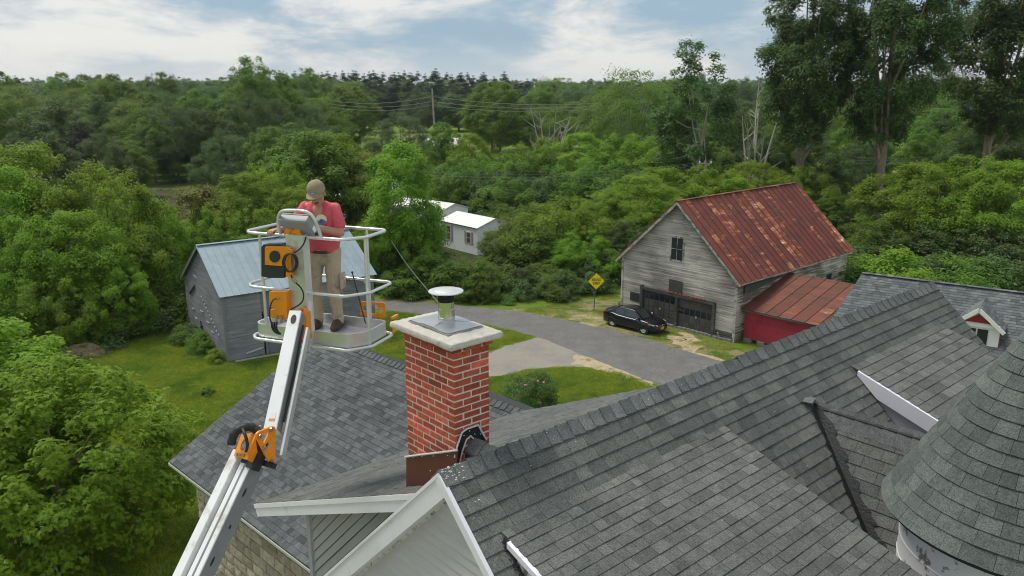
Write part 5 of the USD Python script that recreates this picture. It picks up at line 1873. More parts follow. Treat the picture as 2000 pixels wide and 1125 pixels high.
def plate_on(name, pts, holes, o, n_, a, b, th, mat, parent=lift):
    poly = Polygon(on_plane(pts, o, n_, a, b)).buffer(0)
    for h in holes:
        poly = poly.difference(Polygon(on_plane(h, o, n_, a, b)).buffer(0))
    if poly.geom_type != 'Polygon':
        poly = max(poly.geoms, key=lambda g: g.area)
    mb = MB()
    mb.prism(poly, o, a, b, -th / 2, th / 2)
    return mb.build(name, mat, parent)


hb = plate_on('head_bracket', [(583, 604), (587, 600), (598, 602), (600, 606), (599, 666), (595, 672), (583, 668), (579, 660)], [[(588, 615), (589, 612), (595, 648), (586, 657)]], B(.45, -.16, 12.5), bw, bu, K, .02, 'lift_orange')
mb = MB()
mb.box(B(.52, -.11, 12.42), (.12, .1, .32), BAX)
mb.build('head_block', 'lift_orange', lift)
for u_, v_ in ((589, 607), (588, 667)):
    mb = MB()
    mb.lathe([(0, .02), (.018, .02), (.02, 0)], hit(u_, v_, bw, B(0, -.175, 0)), 8, np.array([bu, K, -bw]))
    mb.build('bolt', 'bolt', lift)
cable('cable', [(585, 673), (590, 678), (596, 675), (598, 668)], -.14, .006)
# lower boom: two tubes
d2, r2, n2 = boom_frame(P3, P4)
Ax2 = np.array([d2, r2, n2])
LL = np.linalg.norm(P4 - P3) * 12.5
mb = MB()
mb.box(P3 + d2 * LL / 2 - n2 * .1, (LL, .135, .2), Ax2, ch=.006)
lb = mb.build('lower_boom', 'boom_white', lift)
mb = MB()
mb.box(P3 + d2 * LL / 2 + n2 * .001, (LL - .1, .02, .004), Ax2)
mb.build('groove', 'boom_grey', lb)
mb = MB()
mb.box(P3 + d2 * LL / 2 - n2 * .1 + r2 * .0695, (LL - .04, .004, .18), Ax2)
mb.build('side_plate', 'boom_grey', lb)
for k in range(4):
    mb = MB()
    mb.prism(Polygon(oval(0, 0, .045 if k != 1 else .02, .012)), P3 + d2 * (.3 + .33 * k) - n2 * (.08 + .02 * (k % 2)) + r2 * .073, d2, n2, -.002, .002)
    mb.build('slot', 'dark', lb)
mb = MB()
mb.box(P3 + d2 * LL / 2 - r2 * .165 - n2 * .05 - d2 * .05, (LL, .1, .13), Ax2, ch=.005)
mb.build('side_tube', 'boom_white', lift)
mb = MB()
mb.box(P3 + d2 * LL / 2 - r2 * .093 - n2 * .1, (LL - .1, .04, .1), Ax2)
mb.build('filler', 'boom_grey', lift)
# knuckle
o2 = P3 + r2 * .12 - n2 * .02
plate_on('knuckle_plate', [(499, 853), (500, 847), (504, 843), (531, 832), (536, 834), (537, 840), (536, 893), (537, 901), (533, 907), (528, 907), (524, 902)], [[(508, 850), (526, 842), (514, 866)], [(528, 853), (526, 882), (517, 869)]], o2 + r2 * .05, r2, unit(np.cross(K, r2)), K, .02, 'lift_orange')
plate_on('knuckle_plate', [(481, 897), (490, 870), (500, 846), (499, 862), (500, 875), (505, 896), (500, 908)], [], o2 - r2 * .035, r2, unit(np.cross(K, r2)), K, .02, 'lift_orange')
a2 = d2
b2 = r2 if np.cross(d2, r2) @ n2 > 0 else -r2
plate_on('top_bracket', [(457, 891), (472, 849), (500, 845), (481, 898)], [oval(477, 869, 5, 13, rot=.35)], P3 + n2 * .03, n2, a2, b2, .014, 'lift_orange')
mb = MB()
mb.box(P3 - d2 * .08 - n2 * .05, (.26, .12, .12), Ax2)
mb.box(P3 - d2 * .0 + r2 * .08 - n2 * .03, (.16, .1, .1), Ax2)
mb.box(P3 - d2 * .02 + r2 * .14 - n2 * .12, (.05, .2, .06), Ax2)
mb.build('knuckle_block', 'dark', lift)
plate_on('knuckle_plate', [(500, 836), (509, 830), (505, 845)], [], P2 - r1 * .09, r1, unit(np.cross(K, r1)), K, .012, 'lift_orange')
for u_, v_ in ((529, 839), (507, 852), (516, 875), (530, 901)):
    mb = MB()
    pc = hit(u_, v_, r2, o2 + r2 * .065)
    mb.lathe([(0, .016), (.02, .016), (.022, 0)], pc, 8, np.array([unit(np.cross(K, r2)), K, r2]))
    mb.build('bolt', 'bolt', lift)
for u_, v_ in ((463, 887), (469, 888), (476, 889)):
    mb = MB()
    mb.lathe([(0, .01), (.012, .01), (.014, 0)], hit(u_, v_, n2, P3 + n2 * .038), 8, np.array([d2, r2, n2]))
    mb.build('bolt', 'bolt', lift)
from scipy.interpolate import CubicSpline
sp = np.array([Yd(u, v, y) for u, v, y in ((452, 868, 7.1), (457, 849, 7.12), (468, 838, 7.15), (485, 834, 7.2), (498, 838, 7.22), (508, 846, 7.2))])
pp_ = CubicSpline(np.arange(6), sp)(np.linspace(0, 5, 36))
mb = MB()
mb.tube(pp_, .042 + .002 * np.sin(np.arange(36) * 1.1), 10)
mb.build('hose_sleeve', 'rubber', lift, smooth=True)
mb = MB()
sp = np.array([Yd(u, v, y) for u, v, y in ((474, 838, 7.08), (479, 850, 7.0), (483, 866, 6.98), (480, 882, 6.98))])
mb.tube(CubicSpline(np.arange(4), sp)(np.linspace(0, 3, 16)), .016, 6)
mb.build('strap', 'rubber', lift, smooth=True)
# lower end: turntable and chassis on the drive, outside the picture
pe = P3 + d2 * LL
mb = MB()
mb.box(V(pe[0], pe[1], .75), (1.1, 2.4, .7), ch=.05)
mb.box(V(pe[0], pe[1], max(1.0, pe[2] / 2 + .6)), (.5, .5, max(.4, pe[2] - .6)), ch=.03)
mb.build('chassis', 'lift_orange', lift)
for sx_ in (-1, 1):
    for sy_ in (-1, 1):
        mb = MB()
        mb.lathe([(.15, -.1), (.34, -.1), (.36, 0), (.34, .1), (.15, .1)], V(pe[0] + sx_ * .65, pe[1] + sy_ * .85, .36), 20, np.array([V(0, 1, 0), K, V(1, 0, 0)]))
        mb.build('wheel', 'rubber', lift, smooth=40)

# rod leaning in the basket
q0, q1 = hit(714, 632, bw, B(0, .25, 0)), hit(688, 532, bw, B(0, .42, 0))
mb = MB()
mb.tube([q0, q1], .008, 6)
m = trimesh.creation.icosphere(1, .014)
mb.add(m.vertices + q1, m.faces)
mb.build('rod', 'black_plastic', label='thin black rod leaning inside the right end of the lift basket', cat='rod')

# ================================================================ THE MAN
plain('skin', (.46, .23, .16), .5, var=.08, scale=30)
plain('shirt_red', (.6, .09, .115), .85, var=.09, scale=9, bump=.5, bscale=14)
plain('khaki', (.43, .345, .25), .88, var=.12, scale=6, bump=.6, bscale=12, dirt=(.2, .145, .09), dscale=6, dlo=.52, dhi=.7)
plain('cap_khaki', (.27, .215, .13), .85, var=.1, scale=20)
plain('leather', (.06, .035, .022), .6)
plain('beard', (.13, .09, .07), .9)
plain('print_cream', (.7, .64, .5), .8)
plain('print_blue', (.07, .16, .35), .8)
plain('eye_white', (.6, .58, .55), .4)
FT = G(641, 637, 12.22)
MF = unit(V(-.16, -1, 0))                         # the way he faces
MR = V(-MF[1], MF[0], 0)
MR = MR if MR[0] > 0 else -MR                      # towards the picture's right (his left)
M = lambda x, fwd, z: FT + MR * x + MF * fwd + K * (z + .0)
person = Thing('person', 'man in red t-shirt, khaki trousers and olive cap standing in the lift basket', 'person', FT)


def ball(p, r, sc=None):
    s_ = m3.Manifold.sphere(r, 18)
    if sc is not None:
        s_ = s_.scale(list(map(float, sc)))
    return s_.translate(list(map(float, p)))


def bone(*pr):
    return m3.Manifold.batch_hull([ball(p, r) for p, r in pr])


def blend(parts, name, mat, parent, res=.022, it=14, noise=0.0, nsc=14.0, label=None):
    mf = m3.Manifold.batch_boolean(parts, m3.OpType.Add).refine_to_length(res)
    mm = mf.to_mesh()
    tmh = trimesh.Trimesh(mm.vert_properties[:, :3], mm.tri_verts, process=True)
    trimesh.smoothing.filter_taubin(tmh, lamb=.5, nu=.52, iterations=it)
    v = np.array(tmh.vertices)
    if noise:
        nn2 = np.array(tmh.vertex_normals)
        P = (v - FT) * nsc * np.array([1, 1, .45])
        v = v + nn2 * noise * (meshkit.fbm(P, 3, 4)[:, None] - .5) * 2
    mb = MB()
    mb.add(v, tmh.faces)
    return mb.build(name, mat, parent, smooth=True, label=label)


hipL, hipR = M(.105, .0, .9), M(-.105, .0, .9)
kneL, kneR = M(.125, .05, .5), M(-.11, .06, .5)
ankL, ankR = M(.13, .0, .09), M(-.12, .02, .09)
shL, shR = M(.178, .03, 1.43), M(-.178, .04, 1.435)
elL, elR = M(.265, .12, 1.165), M(-.3, .17, 1.21)
wrL, wrR = M(-.03, .31, 1.265), M(-.37, .38, 1.225)
nk = M(-.0, .065, 1.49)
hd = M(.02, .15, 1.605)
hf = unit(MF * .9 - K * .46 - MR * .02)           # face direction, looking down
hr = unit(np.cross(hf, K))
hr = hr if hr @ MR > 0 else -hr
hu = np.cross(hr, hf)
hu = hu if hu[2] > 0 else -hu
Hh = lambda x, f_, z: hd + hr * x + hf * f_ + hu * z
skin = [bone((nk, .058), (Hh(0, -.02, -.05), .06)), bone((nk, .06), (M(0, .03, 1.4), .07)),
        m3.Manifold.batch_hull([ball(Hh(0, -.02, .035), .087), ball(Hh(0, .035, .03), .078), ball(Hh(0, .045, -.06), .05), ball(Hh(.03, .02, -.05), .045), ball(Hh(-.03, .02, -.05), .045), ball(Hh(0, .06, -.085), .028)]),
        bone((Hh(0, .1, .015), .011), (Hh(0, .122, -.022), .016)), bone((Hh(.014, .105, -.026), .011), (Hh(-.014, .105, -.026), .011)),
        bone((Hh(.083, -.01, .02), .016), (Hh(.088, -.015, -.02), .012)), bone((Hh(-.083, -.01, .02), .016), (Hh(-.088, -.015, -.02), .012)),
        bone((Hh(.03, .092, .034), .012), (Hh(-.03, .092, .034), .012)),
        bone((shL, .055), (elL, .043)), bone((elL, .046), (elL + (wrL - elL) * .35, .045), (wrL, .03)),
        bone((shR, .055), (elR, .043)), bone((elR, .046), (elR + (wrR - elR) * .35, .045), (wrR, .03)),
        bone((M(0, .02, 1.4), .12), (M(0, .0, 1.0), .12)), bone((shL, .06), (shR, .06)), bone((hipL, .085), (kneL, .06)), bone((kneL, .058), (ankL, .04)), bone((hipR, .085), (kneR, .06)), bone((kneR, .058), (ankR, .04))]


def hand(wr, el, curl_dir, thumb_dir):
    """palm, four fingers of different lengths, thumb from the side of the palm"""
    d = unit(wr - el)
    side = unit(np.cross(d, curl_dir))
    out = []
    palm = [wr + d * .085 + side * o for o in (-.03, -.01, .012, .032)]
    out.append(m3.Manifold.batch_hull([ball(wr, .026), ball(wr + d * .03 + side * .025, .018), ball(wr + d * .03 - side * .025, .018)] + [ball(p, .0125) for p in palm]))
    for p, l in zip(palm, (.072, .08, .074, .058)):
        a = p + d * l * .42 + curl_dir * l * .12
        b = a + unit(d * .6 + curl_dir * .8) * l * .33
        c = b + unit(d * .1 + curl_dir) * l * .27
        out += [bone((p, .0105), (a, .0095)), bone((a, .0095), (b, .0088)), bone((b, .0088), (c, .0078))]
    sg = 1 if side @ thumb_dir > 0 else -1
    t0 = wr + d * .03 + side * sg * .028
    t1_ = t0 + unit(d * .7 + side * sg * .6 + curl_dir * .3) * .04
    t2_ = t1_ + unit(d + curl_dir * .5) * .032
    out += [bone((t0, .0135), (t1_, .0115)), bone((t1_, .0112), (t2_, .009))]
    return out


skin += hand(wrL, elL, unit(-K + MF * .2), K) + hand(wrR, elR, unit(-K + MF * .1), MR)
body_p = blend(skin, 'body', 'skin', person, res=.012, it=8)
lev = [(.93, .125, .105, -.005), (1.03, .125, .122, .015), (1.15, .125, .132, .022), (1.28, .135, .125, .025), (1.39, .14, .1, .03), (1.455, .1, .068, .035)]
tor = []
for (z0, x0, r0_, f0), (z1, x1, r1_, f1) in zip(lev[:-1], lev[1:]):
    tor.append(m3.Manifold.batch_hull([ball(M(s_ * x, f_, z), r_ ) for z, x, r_, f_ in ((z0, x0 * .62, r0_, f0), (z1, x1 * .62 + .01, r1_, f1)) for s_ in (-1, 1)]))
tor += [bone((shL - K * .01, .068), (M(.07, .03, 1.435), .08)), bone((shR - K * .01, .068), (M(-.07, .03, 1.435), .08)),
        bone((shL, .069), (shL + (elL - shL) * .5, .068), (shL + (elL - shL) * .66, .072)), bone((shR, .069), (shR + (elR - shR) * .5, .068), (shR + (elR - shR) * .66, .072))]
shirt = blend(tor, 'shirt', 'shirt_red', person, res=.02, it=10, noise=.02, nsc=10)
leg = []
for hp_, kn, an in ((hipL, kneL, ankL), (hipR, kneR, ankR)):
    leg += [bone((hp_, .105), (kn, .08)), bone((kn, .08), (kn + (an - kn) * .5, .075), (an + K * .02, .073)), bone((an + K * .03, .078), (an + K * .0 - MF * .01, .075))]
leg += [m3.Manifold.batch_hull([ball(M(s_ * .07, 0, z), r_) for z, r_ in ((.86, .115), (.95, .112)) for s_ in (-1, 1)])]
trs = blend(leg, 'trousers', 'khaki', person, res=.02, it=8, noise=.022, nsc=11)
for s_, an in ((1, ankL), (-1, ankR)):
    mb = MB()
    foot = m3.Manifold.batch_hull([ball(an + MF * x + MR * y - K * (.09 - r_ * .9 - .0), r_) for x, y, r_ in ((-.06, 0, .042), (.06, -.02, .042), (.06, .02, .042), (.16, -.02 + .01 * s_, .03), (.16, .02 + .01 * s_, .03), (.19, .01 * s_, .026))] + [ball(an + K * .01, .045)])
    mb.man(foot)
    mb.build('shoe', 'leather', person, smooth=50)
mb = MB()
th = np.linspace(0, 2 * PI, 40, endpoint=False)
mb.tube([M(.183 * math.cos(a) * .96, .118 * math.sin(a) + .0, .925) for a in th], .017, 6, closed=True)
mb.build('belt', 'leather', person, smooth=True)
mb = MB()
mb.box(M(.225, .03, .58), (.03, .15, .19), np.array([MR, MF, K]), ch=.012)
mb.build('pocket', 'khaki', trs)
# cap
mb = MB()
pf = [(.001, .118), (.035, .113), (.07, .093), (.092, .062), (.101, .028), (.103, -.002)]
mb.lathe([(r_, z) for r_, z in pf[::-1]], Hh(0, -.012, .048), 28, np.array([hr, hf * 1.1, hu]))
capm = mb.build('cap', 'cap_khaki', person, smooth=60)
mb = MB()
g = []
for i, s_ in enumerate(np.linspace(0, 1, 5)):
    for a in np.linspace(-1.15, 1.15, 15):
        rr_ = .1 + .06 * s_ * math.cos(a * .75) ** .8
        g.append(Hh(math.sin(a) * (.1 + .012 * s_), (.108 if s_ == 0 else .108) * math.cos(a) + .062 * s_ * max(0, math.cos(a)) - .008, .05 - .012 * s_ - .022 * (a / 1.15) ** 2 * (s_ + .2)))
g = np.array(g)
n_ = 15
ff = [[i * n_ + j, i * n_ + j + 1, (i + 1) * n_ + j + 1, (i + 1) * n_ + j] for i in range(4) for j in range(n_ - 1)]
mb.add(g, ff)
mb.add(g - hu * .006, [q[::-1] for q in ff])
mb.build('brim', 'cap_khaki', capm, smooth=True)
mb = MB()
mb.box(Hh(.012, .104, .084), (.052, .006, .026), np.array([hr, unit(hf - hu * -.25), unit(hu - hf * .25)]), ch=.002)
mb.build('cap_patch', 'print_blue', capm)
mb = MB()
for x in (-.016, -.004, .008):
    mb.bar(Hh(.012 + x, .108, .08), Hh(.012 + x + .01, .109, .088), .003, .006)
mb.build('cap_mark', 'print_cream', capm)
# face
for s_ in (-1, 1):
    mb = MB()
    m = trimesh.creation.icosphere(2, .013)
    mb.add(m.vertices + Hh(s_ * .033, .094, .02), m.faces)
    ey = mb.build('eye', 'eye_white', person, smooth=True)
    mb = MB()
    m = trimesh.creation.icosphere(1, .006)
    mb.add(m.vertices + Hh(s_ * .033, .104, .016), m.faces)
    mb.build('iris', 'dark', ey, smooth=True)
mb = MB()
mb.man(bone((Hh(-.03, .088, -.055), .012), (Hh(0, .1, -.048), .012)))
mb.man(bone((Hh(.03, .088, -.055), .012), (Hh(0, .1, -.048), .012)))
mb.build('moustache', 'beard', person, smooth=50)
mb = MB()
mb.man(bone((Hh(-.02, .094, -.07), .006), (Hh(.02, .094, -.07), .006)))
plain('lips', (.3, .1, .08), .5)
mb.build('mouth', 'lips', person, smooth=50)
mb = MB()
mb.man(m3.Manifold.batch_hull([ball(Hh(s_ * .07, -.03, .0), .028) for s_ in (-1, 1)] + [ball(Hh(0, -.075, .0), .035)]))
mb.build('hair', 'beard', person, smooth=50)
# shirt print, glasses, watch
pc = M(.06, .168, 1.315)
pn = unit(MF * 1.0 + MR * .22 + K * .12)
pa = unit(np.cross(K, pn))
pa = pa if pa @ MR > 0 else -pa
pb = np.cross(pn, pa)
pb = pb if pb[2] > 0 else -pb
for nm, poly, mt, d in (('shirt_print', Polygon(oval(0, 0, .062, .062)), 'print_cream', .0), ('print_water', Polygon(oval(0, 0, .06, .06)).intersection(Polygon([(-.1, -.1), (.1, -.1), (.1, .0), (.05, -.012), (.02, .01), (-.03, -.01), (-.1, .008)])), 'print_blue', .004), ('print_post', sbox(-.004, -.03, .006, .012), 'dark', .007)):
    mb = MB()
    mb.prism(poly, pc + pn * (d - .0), pa, pb, *((-.02, .004) if np.cross(pa, pb) @ pn > 0 else (-.004, .02)))
    mb.build(nm, mt, shirt)
mb = MB()
g0 = M(-.045, .182, 1.325)
mb.tube([g0 + K * .03, g0 + MF * .01, g0 - K * .09 + MF * .005], .005, 5)
for s_ in (-1, 1):
    mb.tube([g0 + MF * .012 + MR * (.022 * s_ + .02 * math.cos(a)) + K * (-.01 + .018 * math.sin(a)) for a in np.linspace(0, 2 * PI, 14, endpoint=False)], .003, 5, closed=True)
mb.build('glasses', 'dark', person)
mb = MB()
dL = unit(wrL - elL)
s1_ = unit(np.cross(dL, K))
s2_ = np.cross(s1_, dL)
wc_ = wrL - dL * .02
mb.tube([wc_ + .036 * (s1_ * math.cos(a) + s2_ * math.sin(a)) for a in np.linspace(0, 2 * PI, 20, endpoint=False)], .011, 6, closed=True)
mb.box(wc_ + MF * .036 + K * .012, (.034, .014, .034), np.array([dL, MF, K]), ch=.004)
mb.build('watch', 'rubber', person, smooth=40)
# ================================================================ TREES


def leaf_mat(name, dark, light, trans, tmix=.32, hue=.012, rough=.55):
    nodes = {
        'at': ('attribute', {'attribute': 'tone'}), 'r': ('rgb_ramp', {'ramp': [(0.0, dark), (1.0, light)]}), 'oi': ('object_info', {}),
        'hm': ('map_range', {'from_min': 0., 'from_max': 1., 'to_min': .5 - hue, 'to_max': .5 + hue}), 'vm': ('map_range', {'from_min': 0., 'from_max': 1., 'to_min': .82, 'to_max': 1.18}), 'h': ('hsv', {}),
        'h2': ('hsv', {'color': trans}), 'p': ('principled_bsdf', {'roughness': rough, 'specular_ior_level': .28}), 't': ('translucent_bsdf', {}), 'm': ('mix_closure', {'fac': tmix})}
    links = [('at.fac', 'r.fac'), ('oi.random', 'hm.value'), ('oi.random', 'vm.value'), ('r.color', 'h.color'), ('hm.result', 'h.hue'), ('vm.result', 'h.value'), ('hm.result', 'h2.hue'), ('vm.result', 'h2.value'), ('h.color', 'p.base_color'), ('h2.color', 't.color'), ('p.BSDF', 'm.closure1'), ('t.BSDF', 'm.closure2')]
    material(name, nodes, links, surface='m.closure')


leaf_mat('leaf_bright', (.08, .165, .01), (.225, .345, .026), (.33, .51, .03), .43)
leaf_mat('leaf_green', (.056, .122, .012), (.15, .245, .026), (.21, .34, .028), .38)
leaf_mat('leaf_dark', (.036, .08, .017), (.098, .165, .034), (.125, .22, .025), .33, rough=.45)
leaf_mat('leaf_willow', (.06, .115, .038), (.14, .215, .075), (.15, .25, .06))
leaf_mat('leaf_yellow', (.1, .1, .012), (.2, .19, .03), (.22, .22, .03))
leaf_mat('leaf_pine', (.018, .045, .02), (.05, .09, .038), (.05, .1, .03), .2)
leaf_mat('leaf_purple', (.012, .008, .012), (.035, .018, .026), (.04, .012, .02), .2)
leaf_mat('leaf_far', (.048, .1, .027), (.115, .19, .045), (.13, .22, .04), .3, hue=.015)
plain('bark', (.16, .13, .1), .95, var=.35, scale=6, bump=.8, bscale=20)
plain('bark_orange', (.27, .2, .12), .95, var=.4, scale=3, bump=.8, bscale=12, stretch=(1, 1, .25), dirt=(.17, .15, .12), dscale=2, dlo=.45, dhi=.6)
plain('bark_pale', (.36, .33, .28), .95, var=.3, scale=4, bump=.6, bscale=14)


def rand_dirs(rg, n):
    d = rg.normal(size=(n, 3))
    return d / np.linalg.norm(d, axis=1, keepdims=True)


def leaves(rg, pos, nrm, size, tone, aspect=.55, droop=.0, k=1, spread=0.0):
    """rhombic leaves folded along the midrib; k leaflets fanned per position"""
    n = len(pos)
    V_, F_, T_ = [], [], []
    ax0 = np.cross(nrm, rand_dirs(rg, n))
    ax0 /= np.maximum(np.linalg.norm(ax0, axis=1, keepdims=True), 1e-6)
    for j in range(k):
        a = 0 if k == 1 else (j - (k - 1) / 2) * spread / max(1, k - 1) * 2
        side0 = np.cross(nrm, ax0)
        ax = ax0 * math.cos(a) + side0 * math.sin(a)
        ax = ax + np.array([0, 0, -droop])
        ax /= np.linalg.norm(ax, axis=1, keepdims=True)
        sd = np.cross(nrm, ax)
        sd /= np.maximum(np.linalg.norm(sd, axis=1, keepdims=True), 1e-6)
        s = (size * rg.uniform(.7, 1.3, n))[:, None]
        b = pos + (ax * s * .15 if k > 1 else 0)
        fold = nrm * s * .12
        v = np.stack([b, b + ax * s * .5 + sd * s * aspect * .5 - fold, b + ax * s, b + ax * s * .5 - sd * s * aspect * .5 - fold], 1).reshape(-1, 3)
        i = np.arange(n)[:, None] * 4
        f = np.concatenate([i + [0, 1, 2], i + [0, 2, 3]], 0)
        V_.append(v)
        F_.append(f + 4 * n * j)
        T_.append(np.repeat(np.clip(tone + rg.normal(0, .09, n), 0, 1), 4))
    return np.vstack(V_), np.vstack(F_), np.concatenate(T_)


def crown(rg, H, R, base, prof, nclump, nleaf, size, rc=(.16, .26), flat=.75, aspect=.55, droop=.15, k=1, spread=0., gap=.0, inner=.25, tone_h=.0):
    """clumps spread through an uneven crown volume: base..H high, radius R*prof(h)"""
    C, rr = [], []
    ph = rg.uniform(0, 2 * PI, 4)
    while len(C) < nclump:
        h = rg.uniform(0, 1)
        th = rg.uniform(0, 2 * PI)
        lump = 1 + .16 * math.sin(2 * th + ph[0] + 3 * h) + .12 * math.sin(3 * th + ph[1] - 5 * h)
        p = prof(h)
        if rg.random() > p * .9 + .1:
            continue
        q = rg.uniform(.72, 1.0) if rg.random() > inner else rg.uniform(.1, .7)
        r_ = R * p * lump * q
        c = (rc[0] * .6 + (rc[1] * 1.15 - rc[0] * .6) * rg.random() ** 1.5) * R * (.65 + .35 * p)
        C.append((r_ * math.cos(th), r_ * math.sin(th), base + (H - base) * h - c * .3))
        rr.append(c)
    C, rr = np.array(C), np.array(rr)
    w = rr ** 2
    cnt = rg.multinomial(nleaf, w / w.sum())
    idx = np.repeat(np.arange(nclump), cnt)
    d = rand_dirs(rg, len(idx))
    d[:, 2] = np.abs(d[:, 2]) * np.where(rg.random(len(idx)) < .78, 1, -1)
    rad = rr[idx] * rg.uniform(.35, 1.08, len(idx)) ** .6
    sc = np.array([1, 1, flat])
    # ragged: clump radius varies with direction
    rag = .5 + 1.0 * meshkit.noise(d * 2.6 + idx[:, None] * 7.7, 5)
    pos = C[idx] + d * (rad * rag)[:, None] * sc
    out = pos - np.array([0, 0, base + (H - base) * .35])
    out /= np.maximum(np.linalg.norm(out, axis=1, keepdims=True), 1e-6)
    nrm = d * .55 + out * .3 + rand_dirs(rg, len(idx)) * .55 + np.array([0, 0, .75])
    nrm /= np.linalg.norm(nrm, axis=1, keepdims=True)
    pos = pos + d * (rr[idx] * (rg.random(len(idx)) < .2) * rg.uniform(0, .45, len(idx)))[:, None]
    ct = rg.normal(.5, .16, nclump)
    tone = np.clip(ct[idx] + tone_h * (pos[:, 2] - base - (H - base) * .55) / (H - base), 0, 1)
    return leaves(rg, pos, nrm, size, tone, aspect, droop, k, spread), C, rr


def limbs(mb, rg, H, base, R, r0, C, n=9, lean=0.0, fork=.5):
    top = V(lean * H * .3, 0, base + (H - base) * .75)
    f = V(lean * H * .06, 0, base * fork + .1)
    m = 7
    s = np.linspace(0, 1, m)
    P = np.outer(1 - s, V(0, 0, -.3)) + np.outer(s, top) + np.stack([.25 * r0 * np.sin(s * 7), .25 * r0 * np.cos(s * 6) - .25 * r0, 0 * s], 1)
    mb.tube(P, r0 * (1 - .85 * s) * np.where(s < .05, 1.35, 1), 9)
    ids = rg.choice(len(C), min(n, len(C)), replace=False)
    for i in ids:
        s0 = rg.uniform(.28, .75)
        p = P[0] + (top - P[0]) * s0
        q = C[i]
        mid_ = (p + q) / 2 + V(0, 0, -.06 * np.linalg.norm(q - p)) + rg.normal(0, .12, 3)
        mb.tube([p, mid_, q], np.array([.5, .33, .1]) * r0 * (1 - .6 * s0), 6)


ROUND = lambda h: max(0.05, math.sin(PI * min(1, (h * .86 + .12))) ** .6)
TALL = lambda h: max(.12, (math.sin(PI * (h * .8 + .13)) ** .7))
WIDE = lambda h: max(.05, math.sqrt(max(0, 1 - max(0, h - .25) ** 2 / .58)) * (.75 + min(h, .25)))
CONE = lambda h: max(.04, (1 - h) ** .8 * min(1, h * 5 + .3))
EGG = lambda h: max(.1, math.sin(PI * min(1, h * .82 + .06)) ** .8)
PROTO = {}


def make_tree(key, seed, H, R, base, prof, nclump, nleaf, size, leaf, bark='bark', r0=.2, name='tree', nl=9, lean=0, **kw):
    PROTO[key] = dict(args=(seed, H, R, base, prof, nclump, nleaf, size, leaf, bark, r0, name, nl, lean), kw=kw, thing=None, H=H, R=R)


def tree(key, x, y, h, w, label, group=None, rot=None, cat='tree'):
    """h: height of the top, w: crown width (metres). The first of a kind is built, the others are instances of it."""
    pr = PROTO[key]
    sc = (w / (2 * pr['R']), w / (2 * pr['R']), h / pr['H'])
    rot = random.uniform(0, 360) if rot is None else rot
    if pr['thing'] is None:
        seed, H, R, base, prof, nclump, nleaf, size, leaf, bark, r0, name, nl, lean = pr['args']
        rg = np.random.default_rng(seed)
        T_ = Thing(name, label, cat, (0, 0, 0), group, local=True)
        place(T_.x, (x, y, 0), rot, sc)
        (v, f, t_), C, rr = crown(rg, H, R, base, prof, nclump, nleaf, size, **pr['kw'])
        mb = MB()
        mb.add(v, f, t_)
        mb.build('crown', leaf, T_)
        mb = MB()
        limbs(mb, rg, H, base, R, r0, C, nl, lean)
        mb.build('trunk', bark, T_, smooth=60)
        pr['thing'] = T_
        return T_
    return copy_of(pr['thing'], (x, y, 0), rot, sc, label, group)


leaf_mat('leaf_lime', (.095, .2, .012), (.27, .41, .036), (.38, .58, .04), .45)
make_tree('near', 101, 8.0, 4.6, .6, ROUND, 340, 27000, .14, 'leaf_lime', r0=.2, name='boxelder_tree', rc=(.085, .16), k=5, spread=1.0, droop=.35, aspect=.42, flat=.8, inner=.2, nl=14)
make_tree('box1', 102, 9.5, 5.0, .8, ROUND, 230, 42000, .2, 'leaf_bright', name='boxelder_tree', rc=(.09, .18), flat=.82, droop=.3, inner=.15)
make_tree('box2', 103, 8.5, 5.2, .7, WIDE, 230, 42000, .2, 'leaf_bright', name='boxelder_tree', rc=(.09, .17), flat=.82, droop=.3, inner=.15)
make_tree('map1', 104, 12, 5.0, 2.0, ROUND, 190, 34000, .24, 'leaf_green', name='broadleaf_tree', rc=(.1, .2), flat=.85)
make_tree('map2', 105, 11, 4.4, 1.5, TALL, 170, 32000, .24, 'leaf_green', name='broadleaf_tree', rc=(.11, .21), flat=.9)
make_tree('asp', 106, 12, 4.0, 2.5, TALL, 120, 20000, .2, 'leaf_green', name='aspen_tree', rc=(.18, .3), flat=.85, bark='bark_pale', r0=.16, nl=14)
make_tree('pop', 107, 32, 7.0, 10.5, EGG, 190, 80000, .34, 'leaf_dark', name='poplar_tree', rc=(.12, .24), flat=1.05, bark='bark_orange', r0=.7, nl=14, inner=.3)
make_tree('pop2', 108, 20, 4.2, 3.0, TALL, 80, 20000, .34, 'leaf_dark', name='poplar_tree', rc=(.2, .33), flat=1.0, bark='bark_pale', r0=.3, nl=14, lean=.35)
make_tree('wil', 109, 12, 6.0, 1.5, WIDE, 190, 34000, .3, 'leaf_willow', name='willow_tree', rc=(.1, .19), flat=1.0, aspect=.28, droop=.5)
make_tree('drk', 110, 14, 5.5, 2.0, ROUND, 170, 28000, .28, 'leaf_dark', name='broadleaf_tree', rc=(.11, .2), flat=.88)
make_tree('pin', 111, 20, 4.4, 1.5, CONE, 150, 15000, .45, 'leaf_pine', name='pine_tree', rc=(.16, .28), flat=.7, aspect=.25, droop=.1)
make_tree('lpo', 117, 10, 3.4, 1.0, TALL, 130, 26000, .22, 'leaf_bright', name='poplar_tree', rc=(.13, .25), flat=1.0, bark='bark_pale', r0=.2, nl=12)
make_tree('bsb', 118, 5.0, 3.3, .1, WIDE, 150, 20000, .18, 'leaf_bright', name='bush', rc=(.12, .22), flat=.9, droop=.3)
make_tree('bsg', 119, 5.0, 3.3, .1, WIDE, 150, 18000, .2, 'leaf_green', name='bush', rc=(.12, .22), flat=.95)
